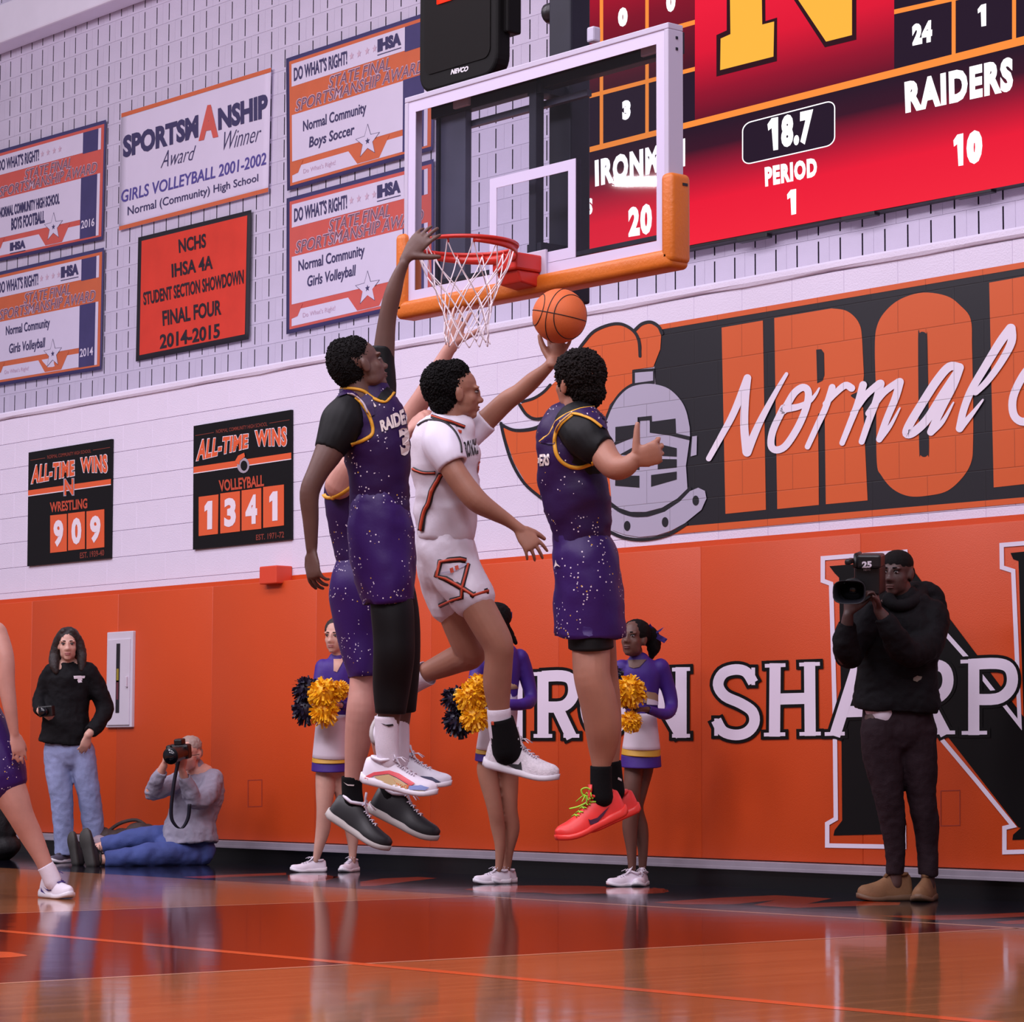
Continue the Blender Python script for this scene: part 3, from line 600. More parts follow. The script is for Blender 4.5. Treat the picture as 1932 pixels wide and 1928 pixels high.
# ================================================================== VIDEO SCOREBOARD
YSB = YU-.13
def led_grad(name, stops, za, zb):
    m = emit(name, (0, 0, 0), 1.0); nt = m.node_tree; b = nt.nodes['Principled BSDF']
    tc = nt.nodes.new('ShaderNodeTexCoord'); sp = nt.nodes.new('ShaderNodeSeparateXYZ'); mr = nt.nodes.new('ShaderNodeMapRange'); r = nt.nodes.new('ShaderNodeValToRGB')
    nt.links.new(tc.outputs['Object'], sp.inputs[0]); nt.links.new(sp.outputs['Z'], mr.inputs[0]); mr.inputs[1].default_value = za; mr.inputs[2].default_value = zb
    nt.links.new(mr.outputs[0], r.inputs[0]); r.color_ramp.elements[0].position = stops[0][0]; r.color_ramp.elements[0].color = rgb(*stops[0][1]); r.color_ramp.elements[1].position = stops[-1][0]; r.color_ramp.elements[1].color = rgb(*stops[-1][1])
    for p, c in stops[1:-1]: e = r.color_ramp.elements.new(p); e.color = rgb(*c)
    nt.links.new(r.outputs[0], b.inputs['Emission Color']); return m
zL = zm(1080, 0, 2.2676)
c = onY(1500, 250, YSB); 
sb = thing('video_scoreboard', 'large red LED video scoreboard with yellow letter on the upper right wall', 'scoreboard', c); sb.location = c
def SQ(k): return lambda x, y: onY(x, y, YSB-.0015*k)-c
bl = lambda x: ln(x, (1310, 461), (1932, 344.5))
zb = [onY(x, bl(x), YSB) for x in (1042, 2200)]
zlow = (zb[0].z+zb[1].z)/2; ztop = zlow+2.9
b = MB(); b.box(((zb[0].x+zb[1].x)/2-c.x, .055, (zlow+ztop)/2-c.z-.005), (zb[1].x-zb[0].x+.02, .10, ztop-zlow+.015)); b.build('cabinet', mat('cabinet_black', (20, 18, 22), .5), sb, bevel=.006)
olz = onY(1311, 232, YSB).z-c.z
E_LOW = led_grad('led_lower', [(0, (244, 34, 58)), (.35, (236, 24, 54)), (.62, (150, 18, 48)), (.78, (58, 16, 38)), (1, (34, 18, 38))], zlow-c.z, olz)
E_UP = led_grad('led_upper', [(0, (96, 14, 38)), (.25, (150, 14, 44)), (.6, (224, 20, 52)), (1, (240, 26, 58))], olz, olz+.85)
E_CELLR = led_grad('led_cell_red', [(0, (70, 16, 34)), (.5, (130, 16, 40)), (1, (200, 18, 48))], olz+.45, olz+1.4)
E_BLK = emit('led_black', (36, 20, 40)); E_ORG = emit('led_orange', (255, 146, 62)); E_YEL = emit('led_yellow', (255, 186, 66), 1.0); E_WHT = emit('led_white', (255, 250, 255), 1.5); E_DK = emit('led_outline', (46, 14, 26))
def sq(name, pts, m, k, z=None): b = MB(); b.poly([SQ(k)(*(z(*p) if z else p)) for p in pts]); return b.build(name, m, sb)
OT = lambda x: ln(x, (1106, 279), (1932, 68)); OB = lambda x: ln(x, (1106, 289), (1932, 84))
sq('lower_panel', [(1042, OB(1042)), (2200, OB(2200)), (2200, bl(2200)), (1042, bl(1042))], E_LOW, 1)
# the three upper panels, carried up above the frame
XUP = lambda p, dy: p
def upz(x): return -260+(-.31)*(x-1311)
sq('left_panel', [(1042, OT(1042)), (1311, OT(1311)), (1311, upz(1311)), (1042, upz(1042))], E_BLK, 1)
sq('centre_panel', [(1311, OT(1311)), (1687, OT(1687)), (1687, upz(1687)), (1311, upz(1311))], E_UP, 1)
sq('right_panel', [(1687, OT(1687)), (2200, OT(2200)), (2200, upz(2200)), (1687, upz(1687))], E_BLK, 1)
l2 = lambda x: ln(x, (1106, 179), (1311, 126)); l1 = lambda x: ln(x, (1280, 46), (1310, 37.5)); l0 = lambda x: ln(x, (1106, 12), (1180, -10))
sq('score_cells', [(1042, l2(1042)), (1311, l2(1311)), (1311, upz(1311)), (1042, upz(1042))], E_CELLR, 2)
sq('grid_line', [(1042, OT(1042)), (2200, OT(2200)), (2200, OB(2200)), (1042, OB(1042))], E_ORG, 3)
for l, w in ((l2, 8), (l1, 9)): sq('grid_line', [(1042, l(1042)), (1311, l(1311)), (1311, l(1311)+w), (1042, l(1042)+w)], E_ORG, 3)
for x in (1131.5, 1217.5): sq('grid_line', [(x, OT(x)), (x+6.5, OT(x)), (x+6.5, -40), (x, -40)], E_ORG, 3)
rl = lambda x: ln(x, (1687, 18), (1790, -5))
sq('grid_line', [(1687, rl(1687)), (2200, rl(2200)), (2200, rl(2200)+9), (1687, rl(1687)+9)], E_ORG, 3)
for x in (1795.5, 1909.5): sq('grid_line', [(x, OT(x)), (x+7.5, OT(x)), (x+7.5, -40), (x, -40)], E_ORG, 3)
def st(body, q, bold=.06, z=zL, nm='lettering'):
    b = MB(); text_to(b, body, qpx(z, q), SQ(5), bold, 0.0, 1.16); return b.build(nm, E_WHT, sb)
st('RAIDERS', [(1420, 350), (1885, 240), (1885, 388), (1425, 486)]); st('PERIOD', [(822, 715), (1045, 672), (1047, 755), (825, 800)]); st('1', [(917, 815), (957, 808), (957, 915), (925, 922)])
st('1', [(1628, 580), (1672, 570), (1672, 707), (1640, 712)]); st('0', [(1686, 564), (1755, 550), (1752, 697), (1686, 706)], .09); st('IRONMEN', [(95, 685), (482, 590), (482, 712), (97, 800)]); st('20', [(238, 888), (340, 866), (340, 1000), (240, 1016)]); st('FOULS', [(-60, 885), (86, 845), (86, 915), (-60, 955)])
st('1', [(832, 510), (880, 500), (880, 640), (848, 646)]); st('8.7', [(893, 496), (1030, 465), (1028, 612), (893, 637)], .07); st('0', [(195, 35), (236, 28), (236, 110), (195, 118)], .09); st('0', [(400, -30), (442, -38), (440, 46), (402, 56)], .09); st('3', [(212, 432), (250, 425), (248, 508), (214, 516)], .09)
st('24', [(1452, 105), (1540, 84), (1538, 178), (1455, 196)], .08); st('1', [(1733, 25), (1770, 15), (1770, 110), (1738, 116)], .09)
def rr(q, r=.09, k=6):
    out_ = []
    for cu, cv, a0 in ((1-r, 2*r, -90), (1-r, 1-2*r, 0), (r, 1-2*r, 90), (r, 2*r, 180)):
        for s in range(k+1): a = math.radians(a0+90*s/k); out_.append(bil(q, cu+r*math.cos(a), cv+2*r*math.sin(a)))
    return out_
cq = qpx(zL, [(728, 530), (1122, 428), (1122, 618), (728, 706)])
sq('clock_panel', rr(cq), E_BLK, 3); b = MB(); stroke_to(b, rr(cq), 2.0, SQ(4), closed=True, round_=False); b.build('clock_border', E_WHT, sb)
dk = [[(660, -150), (660, 130), (616, 150), (616, 328), (875, 262), (876, 75), (826, 90), (824, -150)], [(850, -150), (1080, 203), (1215, 170), (1215, -330), (1000, -270)]]
ye = [[(672, -150), (676, 146), (634, 165), (632, 300), (860, 242), (863, 92), (812, 105), (808, -150)], [(866, -150), (1085, 178), (1196, 150), (1196, -330), (1000, -270)]]
sq('emblem_outline', dk[0], E_DK, 3, zL); sq('emblem_outline', dk[1], E_DK, 3, zL); sq('emblem', ye[0], E_YEL, 4, zL); sq('emblem', ye[1], E_YEL, 4, zL)
for a, d in (((1395, 452), (1452, 440)), ((1592, 411), (1655, 399)), ((1806, 369), (1875, 355))):
    p, q = onY(a[0], a[1]+3, YSB+.03)-c, onY(d[0], d[1]+3, YSB+.03)-c
    b = MB(); b.box((p+q)/2, (abs(q.x-p.x), .06, .035)); b.build('mounting_bracket', mat('bracket_dark', (28, 24, 30), .5), sb, bevel=.006)

# ================================================================== SMALL WALL THINGS
M_CAB = mat('cabinet_white', (206, 198, 212), .35, .03, 5); M_DK = mat('dark_inset', (26, 22, 28), .4)
p0 = onY(203, 1193, YP-.02); p1 = onY(249, 1372, YP-.02)
cx, cz = (p0.x+p1.x)/2, (p0.z+p1.z)/2; w, h = p1.x-p0.x, p0.z-p1.z
t = thing('extinguisher_cabinet', 'white fire extinguisher cabinet with narrow dark window set in the orange pads', 'cabinet', (cx, YP, cz)); t.location = (cx, YP, cz)
b = MB(); b.box((0, -.01, 0), (w, .03, h)); b.build('frame', M_CAB, t, bevel=.006)
b = MB(); b.box((0, -.028, -.02), (w*.86, .014, h*.9)); d = b.build('door', M_CAB, t, bevel=.005)
b = MB(); b.box((-.0, -.036, .01), (w*.13, .006, h*.72)); b.build('window', M_DK, d)
b = MB(); b.box((-.0, -.0395, .03), (w*.08, .002, h*.14)); b.build('tag', mat('tag_yellow', (150, 130, 40), .5), d)
b = MB(); b.box((-.0, -.0395, -.08), (w*.08, .002, h*.2)); b.build('cylinder', mat('tag_red', (96, 40, 52), .5), d)
b = MB(); b.box((w*.36, -.042, -.02), (.02, .018, .08)); b.build('handle', M_CAB, d, bevel=.004)
p0 = onY(489, 1069, YW-.14); p1 = onY(521, 1100, YW-.14)
t = MB(); t.box(((p0.x+p1.x)/2, YW-.07, (p0.z+p1.z)/2), (p1.x-p0.x, .14, p0.z-p1.z)); o = t.build('alarm_box', mat('box_orange', (216, 70, 44), .45), bevel=.008)
tag(o, 'small plain orange box fixed to the white wall just above the pads', 'box')
# ================================================================== BASKETBALL HOOP
M_GFR = mat('board_frame', (190, 182, 204), .4); M_BWH = mat('board_white', (208, 198, 226), .35); M_RIM = mat('rim_red', (196, 44, 34), .3); M_BPAD = mat('board_padding', (206, 108, 30), .4, .05, 6, .2, 60)
M_STEEL = mat('dark_steel', (30, 29, 42), .5, .15, 5, spec=.3); M_STL2 = mat('grey_steel', (66, 66, 84), .45, .15, 5); M_NET = mat('net_white', (236, 224, 232), .7)
gm = bpy.data.materials.new('board_glass'); gm.use_nodes = True; nt = gm.node_tree; nt.nodes.remove(nt.nodes['Principled BSDF'])
tr = nt.nodes.new('ShaderNodeBsdfTransparent'); tr.inputs[0].default_value = (.93, .93, .96, 1); gl = nt.nodes.new('ShaderNodeBsdfGlossy'); gl.inputs['Roughness'].default_value = .02
mx = nt.nodes.new('ShaderNodeMixShader'); mx.inputs[0].default_value = .035
nt.links.new(tr.outputs[0], mx.inputs[1]); nt.links.new(gl.outputs[0], mx.inputs[2]); nt.links.new(mx.outputs[0], nt.nodes['Material Output'].inputs[0])
hp = thing('basketball_hoop', 'glass backboard with white frame, orange padding, red rim and net', 'basketball hoop', (0, 0, 0))
HX0, HX1, HZ0, HZ1 = -.945, .915, 2.926, 3.948
b = MB(); b.box(((HX0+HX1)/2, .01, (HZ0+HZ1)/2), (HX1-HX0-.02, .012, HZ1-HZ0-.02)); b.build('glass', gm, hp)
def hframe(name, x0, x1, z0, z1, w, y0, y1, m, bev=0):
    b = MB(); yc, yd = (y0+y1)/2, y1-y0
    b.box(((x0+x1)/2, yc, z1-w/2), (x1-x0, yd, w)); b.box(((x0+x1)/2, yc, z0+w/2), (x1-x0, yd, w))
    b.box((x0+w/2, yc, (z0+z1)/2), (w, yd, z1-z0-2*w)); b.box((x1-w/2, yc, (z0+z1)/2), (w, yd, z1-z0-2*w))
    return b.build(name, m, hp, bevel=bev)
hframe('frame', HX0-.012, HX1+.012, HZ0-.012, HZ1+.015, .028, -.006, .085, M_GFR, .004)
hframe('border_stripe', HX0+.014, HX1-.014, HZ0+.014, HZ1-.012, .056, -.001, .003, M_BWH)
hframe('target_square', -.305, .305, 2.998, 3.455, .05, -.001, .003, M_BWH)
b = MB(); b.box((-.015, .03, 2.905), (1.95, .125, .085)); b.build('bottom_padding', M_BPAD, hp, smooth=True, bevel=.026, segs=4)
for x in (HX0-.015, HX1+.02):
    b = MB(); b.box((x, .03, 3.085), (.075, .125, .40)); b.build('side_padding', M_BPAD, hp, smooth=True, bevel=.026, segs=4)
b = MB(); b.box((HX1+.0585, .05, 3.235), (.004, .03, .012)); b.build('padding_slot', M_DK, hp)
for z in (3.90, 3.85):
    b = MB(); b.box((HX1+.0135, .045, z), (.004, .012, .012)); b.build('bolt', M_STEEL, hp)
# rim
RC = Vector((.0, -.40, 3.045)); RR = .2375
ring = [RC+Vector((RR*math.cos(a), RR*math.sin(a), 0)) for a in [2*math.pi*i/64 for i in range(64)]]
b = MB(); b.tube(circ_rings(ring, .0095, 10, closed=True), closed=True); rim = b.build('rim', M_RIM, hp, smooth=True)
# side flanges sweeping from the mount under the ring
for s in (1, -1):
    b = MB(); up_, lo = [], []
    for i in range(15):
        a = math.radians(90-s*i*8.6); r = RR+.002
        p = RC+Vector((r*math.cos(a), r*math.sin(a), -.006)); dz = .05-.0022*i
        up_.append(p); lo.append(p-Vector((0, 0, dz)))
    n = len(up_)
    b.add(up_+lo, [(i, i+1, n+i+1, n+i) for i in range(n-1)]); o = b.build('rim_flange', M_RIM, hp, smooth=True); md = o.modifiers.new('s', 'SOLIDIFY'); md.thickness = .006
b = MB()
b.prism([(-.085, 0, 3.035), (.085, 0, 3.035), (.085, 0, 2.955), (-.085, 0, 2.955)], (0, -.17, 0)); mo = b.build('rim_mount', M_RIM, hp, bevel=.01)
b = MB(); b.prism([(-.075, -.012, 2.955), (-.075, -.15, 2.955), (-.075, -.13, 2.90), (-.075, -.012, 2.885)], (.15, 0, 0)); b.build('mount_housing', M_RIM, hp, bevel=.008)
b = MB(); b.box((0, -.008, 2.965), (.23, .014, .19)); b.build('mount_plate', M_GFR, hp, bevel=.003)
# net of knotted cord
def netp(i, k, n=12):
    prof_ = [(.225, -.012), (.205, -.075), (.175, -.14), (.145, -.20), (.122, -.255), (.108, -.31), (.10, -.36), (.098, -.41), (.10, -.455)]
    r, z = prof_[k]; a = 2*math.pi*i/n; t = -z/.455
    sw = RGT*(.012*t)
    j = noise.noise((i*1.3, k*.7, 2))*.012*t
    return RC+Vector(((r+j)*math.cos(a), (r+j)*math.sin(a), z+noise.noise((i*.9, k*1.1, 5))*.02*t))+sw
b = MB()
for i in range(12):
    for s in (.5, -.5):
        pts = [netp(i, 0)]
        for k in range(1, 9): pts.append(netp(i+s*(k if k < 2 else (k-1))*(1 if True else 0) if k >= 2 else i+s*.35, k))
        b.tube(circ_rings([Vector(p) for p in smooth2([tuple(p) for p in pts], 3)], .0029, 5))
b.build('net', M_NET, hp, smooth=True)
b = MB()
for i in range(12):
    p = netp(i, 0); b.tube(circ_rings([p+Vector((0, 0, .012)), p+Vector((.008, 0, -.004)), p+Vector((0, .006, -.012))], .004, 6))
b.build('net_hook', M_RIM, hp)
# steel carrying the board
hframe('back_frame', -.84, .83, 3.03, 3.88, .02, .10, .12, M_STEEL)
b = MB(); b.box((0, .12, 3.905), (1.74, .06, .10)); b.build('truss_bar', M_STEEL, hp, bevel=.004); b = MB(); b.box((-.28, .16, 3.80), (1.0, .03, .03)); b.build('truss_bar', M_STL2, hp)
for x in (-.62, .72):
    b = MB(); b.box((x, .085, 3.90), (.12, .02, .06)); b.build('corner_plate', M_GFR, hp, bevel=.004)
p = onY(1012, 300, .10); b = MB(); b.box((p.x, .10, 3.45), (.052, .05, .98)); b.build('centre_post', M_STEEL, hp, bevel=.004)
YM = .30
a_, c_ = onY(1041, 400, YM), onY(1108, 400, YM); zb_ = onY(1090, 572, YM).z; wx = c_.x-a_.x
b = MB(); b.box(((a_.x+c_.x)/2, YM, (zb_+7.5)/2), (wx*.62, wx*.5, 7.5-zb_)); b.build('mast', M_STEEL, hp, bevel=.01)
for zz in (3.10, 3.86):
    b = MB(); b.box(((a_.x+c_.x)/2, .16, zz), (.10, .16, .05)); b.build('support_arm', M_STEEL, hp)
a_, c_ = onY(838, 400, .13), onY(885, 400, .13)
b = MB(); b.box(((a_.x+c_.x)/2, .125, 3.455), (c_.x-a_.x, .04, .85)); b.build('back_panel', M_STL2, hp, bevel=.004)
p = onY(1037, 26, YM); b = MB(); b.tube(circ_rings([p+Vector((-.02, 0, 0)), p+Vector((-.005, 0, 0)), p+Vector((.05, 0, 0))], [.035, .05, .05], 16)); b.build('mast_wheel', M_DK, hp, smooth=True)
p = onY(1120, 66, YM); b = MB(); b.box(p, (.05, .05, .075)); b.build('mast_bracket', M_GFR, hp, bevel=.01)
# ---- shot clock above the board
YC = .18
a_, c_ = onY(790, 60, YC), onY(938, 60, YC); zb_ = onY(860, 160, YC).z
w = c_.x-a_.x; hgt = .86
cxx = (a_.x+c_.x)/2
t = thing('shot_clock', 'black shot clock with faint red glow hanging above the backboard', 'shot clock', (cxx, YC, zb_)); t.location = (cxx, YC, zb_)
M_CLK = mat('clock_black', (13, 11, 12), .6, spec=.15)
b = MB()
def rrect(x0, x1, z0, z1, r, k=6):
    o = []
    for cx_, cz_, a0 in ((x1-r, z0+r, -90), (x1-r, z1-r, 0), (x0+r, z1-r, 90), (x0+r, z0+r, 180)):
        for s in range(k+1): a = math.radians(a0+90*s/k); o.append((cx_+r*math.cos(a), cz_+r*math.sin(a)))
    return o
pr = rrect(-w/2, w/2, 0, hgt, .10)
b.prism([(x, 0, z) for x, z in pr], (0, .09, 0)); b.build('housing', M_CLK, t, bevel=.018, segs=3)
b = MB(); b.prism([(x, -.004, z) for x, z in rrect(-w/2+.05, w/2-.05, .09, hgt-.05, .05)], (0, .006, 0)); b.build('lens', mat('clock_lens', (15, 11, 11), .6, spec=.12), t)
b = MB(); pb = onY(957, 66, .26); b.box((pb.x-cxx, .085, pb.z-zb_+.30), (.10, .09, .60)); b.build('back_box', M_CLK, t, bevel=.01)
q = [onY(*p, YC-.002)-t.location for p in ((851, 131), (884, 124), (883, 134), (850, 141))]
b = MB(); text_to(b, 'NEVCO', [(0, 0), (1, 0), (1, 1), (0, 1)], lambda u, v: (q[0]*(1-u)+q[1]*u)*(1-v)+(q[3]*(1-u)+q[2]*u)*v, .05, .2); b.build('maker_name', mat('clock_print', (220, 214, 222), .4), t)
def seg(b, x0, z0, x1, z1): b.box(((x0+x1)/2, -.008, (z0+z1)/2), (abs(x1-x0)+.02, .006, abs(z1-z0)+.02))
zl = onY(880, 1, YC).z-zb_+.035
b = MB(); x = .0
for dx in (-.09, .09):
    seg(b, dx-.05, zl, dx+.05, zl); seg(b, dx-.05, zl, dx-.05, zl+.13); seg(b, dx+.05, zl, dx+.05, zl+.13); seg(b, dx-.05, zl+.13, dx+.05, zl+.13)
b.build('digit', emit('digit_red', (255, 40, 20), 2.0), t)
b = MB(); b.box((0, .1, hgt+.3), (.05, .05, .6)); b.build('hanger', M_STEEL, t)

# the far lamp whose glint shows in the backboard glass
gp = onY(1212, 342, .004); rd = (gp-CAM).normalized(); rd = Vector((rd.x, -rd.y, rd.z)); lp = gp+rd*((9.4-gp.z)/rd.z)
area('ceiling_light', lp, gp, .85, .13, 34, (1, .97, 1))
# ================================================================== FIGURES: library
def cvec(r, u, c): return RGT*r+UPV*u-FWD*c
def spl(pts, k):
    if k <= 1 or len(pts) < 3: return [tuple(p) for p in pts]
    return smooth2(pts, k)
def norm_pt(p):
    x, y, w = p[:3]; return (x, y, w, p[3] if len(p) > 3 else 0.0, p[4] if len(p) > 4 else 1.0)
def px_tube(D, pts, k=4, n=18, cap=(1, 1), hem=False, hem_in=.05):
    """closed tube through photo points (x, y, half width px, depth offset m, depth/width ratio)"""
    P = spl([norm_pt(p) for p in pts], k); N = len(P)
    C_ = [at(x, y, D+dz) for x, y, w, dz, q in P]; A_ = [w*(D+dz)/F0 for x, y, w, dz, q in P]; Q = [p[4] for p in P]
    return w_tube(C_, A_, Q, n, cap, hem, hem_in)
def w_tube(C_, A_, Q=None, n=14, cap=(1, 1), hem=False, hem_in=.05, V=None):
    N = len(C_); Q = Q or [1.0]*N; rings = []; frames = []
    for i in range(N):
        T = (C_[min(N-1, i+1)]-C_[max(0, i-1)])
        if T.length < 1e-9: T = UPV.copy()
        T.normalize(); v = V or (C_[i]-CAM).normalized()
        A = T.cross(v)
        if A.length < .25: A = (frames[-1][1] if frames else RGT).copy(); A = A-T*A.dot(T)
        A.normalize()
        if frames and A.dot(frames[-1][1]) < 0: A = -A
        B = A.cross(T).normalized(); frames.append((T, A, B))
        rings.append([C_[i]+A*(A_[i]*math.cos(2*math.pi*j/n))+B*(A_[i]*Q[i]*math.sin(2*math.pi*j/n)) for j in range(n)])
    def capr(i, s):
        T, A, B = frames[i]; o = []
        for h, sc in ((.45, .88), (.8, .58), (.96, .25)):
            c = C_[i]+T*(s*h*A_[i]*min(1, Q[i]))
            o.append([c+A*(A_[i]*sc*math.cos(2*math.pi*j/n))+B*(A_[i]*Q[i]*sc*math.sin(2*math.pi*j/n)) for j in range(n)])
        return o
    R = list(rings)
    if cap[0] == 1: R = list(reversed(capr(0, -1)))+R
    if hem:
        T, A, B = frames[-1]; c = C_[-1]; a = A_[-1]; q = Q[-1]
        for sc, h in (((.955, .003), (.93, -hem_in*.5), (.88, -hem_in)) if hem is True else ((.78, .0), (.76, -hem_in*.5), (.72, -hem_in))):
            R.append([c+T*h+A*(a*sc*math.cos(2*math.pi*j/n))+B*(a*q*sc*math.sin(2*math.pi*j/n)) for j in range(n)])
    elif cap[1] == 1: R = R+capr(N-1, 1)
    b = MB(); b.tube(R); return b
def ell(c, rx, ry, rz, M=None, nu=16, nv=10):
    """ellipsoid; M = 3 axes"""
    X, Y, Z = M or (Vector((1, 0, 0)), Vector((0, 1, 0)), Vector((0, 0, 1))); b = MB(); c = Vector(c)
    rings = []
    for j in range(1, nv):
        t = math.pi*j/nv
        rings.append([c+X*(rx*math.sin(t)*math.cos(2*math.pi*i/nu))+Y*(ry*math.sin(t)*math.sin(2*math.pi*i/nu))+Z*(rz*math.cos(t)) for i in range(nu)])
    vs = [p for r in rings for p in r]+[c+Z*rz, c-Z*rz]; fs = []
    R = nv-1
    for j in range(R-1):
        for i in range(nu): l = (i+1) % nu; fs.append((j*nu+i, j*nu+l, (j+1)*nu+l, (j+1)*nu+i))
    for i in range(nu): l = (i+1) % nu; fs.append((R*nu, l, i)); fs.append((R*nu+1, (R-1)*nu+i, (R-1)*nu+l))
    b.add(vs, fs); return b
def px_ell(D, x, y, rx, ry, dz=0.0, depth=None, rot=0.0):
    """ellipsoid facing the camera: px radii, depth radius in m, rotation in the picture (deg, clockwise)"""
    c = at(x, y, D+dz); s = (D+dz)/F0; a = math.radians(rot)
    X = RGT*math.cos(a)-UPV*math.sin(a); Z = UPV*math.cos(a)+RGT*math.sin(a)
    return ell(c, rx*s, depth or min(rx, ry)*s, ry*s, (X, FWD, Z))
def join(*bs):
    o = MB()
    for b in bs:
        if isinstance(b, (list, tuple)): b = join(*b)
        o.add(b.v, b.f)
    return o
def remesh(b, name, m, voxel=.008, smooth=3, fac=.5):
    o = b.build(name, m, None, smooth=True)
    r = o.modifiers.new('r', 'REMESH'); r.mode = 'VOXEL'; r.voxel_size = voxel; r.use_smooth_shade = True
    if smooth: s = o.modifiers.new('s', 'SMOOTH'); s.iterations = smooth; s.factor = fac
    dg = bpy.context.evaluated_depsgraph_get(); me = bpy.data.meshes.new_from_object(o.evaluated_get(dg))
    old = o.data; o.modifiers.clear(); o.data = me; bpy.data.meshes.remove(old)
    if not me.materials: me.materials.append(m)
    me.polygons.foreach_set('use_smooth', [True]*len(me.polygons)); return o
def wrinkle(o, amp=.006, freq=9.0, stretch=(1, 1, .45), seed=0.0, sharp=False):
    me = o.data; n = len(me.vertices); co = np.empty(n*3); me.vertices.foreach_get('co', co); co = co.reshape(-1, 3)
    no = np.array([v.normal[:] for v in me.vertices])
    for i in range(n):
        p = co[i]; q = Vector((p[0]*freq*stretch[0]+seed, p[1]*freq*stretch[1], p[2]*freq*stretch[2]))
        d = noise.noise(q)+.45*noise.noise(q*2.3)
        if sharp: d = .5-abs(d)*1.6
        co[i] += no[i]*amp*d
    me.vertices.foreach_set('co', co.ravel()); me.update()
def adopt(o, root):
    o.parent = root
    o.location = -root.location if root.type == 'EMPTY' else (0, 0, 0)
    return o
def bvh(*objs):
    vs, fs = [], []
    for o in objs:
        k = len(vs); vs += [v.co.copy() for v in o.data.vertices]; fs += [[i+k for i in p.vertices] for p in o.data.polygons]
    return BVHTree.FromPolygons(vs, fs)
def hit(tree, x, y, off=.003):
    d = ray(x, y).normalized(); h = tree.ray_cast(CAM, d)
    if h[0] is None:
        h2 = tree.find_nearest(CAM+d*12.0)
        return None
    n = h[1]
    if n.dot(d) > 0: n = -n
    return h[0]+n*off
def hug(tree, pts, off=.004, k=5):
    P = [hit(tree, x, y, off) for x, y in smooth2(pts, k)]
    return [p for p in P if p is not None]
def trim_tube(name, m, tree, pts, r=.006, off=.002, k=5, parent=None):
    P = hug(tree, pts, off, k)
    if len(P) < 2: return None
    b = MB(); b.tube(circ_rings(P, r, 6)); o = b.build(name, m, None, smooth=True)
    return adopt(o, parent) if parent else o
def px_patch(name, m, tree, poly, parent, off=.003, step=3.0):
    """flat print hugging a surface: the photo polygon cut into a fine grid and laid on the mesh it belongs to"""
    b2 = bmesh.new(); vs = [b2.verts.new((x, y, 0)) for x, y in poly]; f = b2.faces.new(vs)
    x0, x1 = min(p[0] for p in poly), max(p[0] for p in poly); y0, y1 = min(p[1] for p in poly), max(p[1] for p in poly)
    t = x0+step
    while t < x1: bmesh.ops.bisect_plane(b2, geom=b2.verts[:]+b2.edges[:]+b2.faces[:], plane_co=(t, 0, 0), plane_no=(1, 0, 0)); t += step
    t = y0+step
    while t < y1: bmesh.ops.bisect_plane(b2, geom=b2.verts[:]+b2.edges[:]+b2.faces[:], plane_co=(0, t, 0), plane_no=(0, 1, 0)); t += step
    b2.verts.index_update(); P = {}
    for v in b2.verts:
        h = hit(tree, v.co.x, v.co.y, off)
        if h is not None: P[v.index] = h
    b = MB(); idx = {}; out_ = []
    for i, p in P.items(): idx[i] = len(out_); out_.append(p)
    fs = []
    for f in b2.faces:
        if all(v.index in idx for v in f.verts):
            q = [out_[idx[v.index]] for v in f.verts]
            if max((q[i]-q[i-1]).length for i in range(len(q))) < .06: fs.append([idx[v.index] for v in f.verts])
    b.add(out_, fs); b2.free(); o = b.build(name, m, None, smooth=True); return adopt(o, parent)
def px_text(name, m, tree, body, quad, parent, bold=.03, shear=0.0, off=.004):
    vs, fs = text_mesh(body, bold, shear) if body != '1' else ONE
    P = [hit(tree, *bil(quad, u, v), off) for u, v in vs]
    ok = [f for f in fs if all(P[i] is not None for i in f)]
    b = MB(); b.add([p or Vector((0, 0, 0)) for p in P], ok); o = b.build(name, m, None)
    bm = bmesh.new(); bm.from_mesh(o.data); bmesh.ops.delete(bm, geom=[v for v in bm.verts if not v.link_faces], context='VERTS'); bm.to_mesh(o.data); bm.free()
    return adopt(o, parent)
# ---- head, hand, shoe
def frame_from(fwd, up):
    F = fwd.normalized(); X = F.cross(up).normalized(); U = X.cross(F).normalized(); return X, F, U   # X = the head's right
def head_bits(c, M, s=1.0, sex='m'):
    X, F, U = M
    def e(x, y, z, a, b, d): return ell(c+X*x*s+F*y*s+U*z*s, a*s, b*s, d*s, M, 14, 9)
    w = 1.0 if sex == 'm' else .94
    return [e(0, -.012, .035, .076*w, .096, .080), e(0, .026, -.030, .063*w, .064, .085), e(0, .060, -.096, .028*w, .026, .020), e(.037*w, .020, -.068, .021, .036, .030), e(-.037*w, .020, -.068, .021, .036, .030),
            e(0, .089, -.008, .011, .014, .032), e(0, .101, -.032, .016, .016, .014), e(.015, .092, -.036, .011, .011, .010), e(-.015, .092, -.036, .011, .011, .010),
            e(.030, .075, .022, .030, .014, .010), e(-.030, .075, .022, .030, .014, .010), e(.040*w, .050, -.026, .022, .022, .026), e(-.040*w, .050, -.026, .022, .022, .026),
            e(0, .084, -.063, .024, .013, .008), e(0, .081, -.075, .021, .013, .009), e(.074*w, -.008, -.012, .010, .020, .032), e(-.074*w, -.008, -.012, .010, .020, .032),
            e(.079*w, -.014, -.002, .007, .016, .022), e(-.079*w, -.014, -.002, .007, .016, .022)]
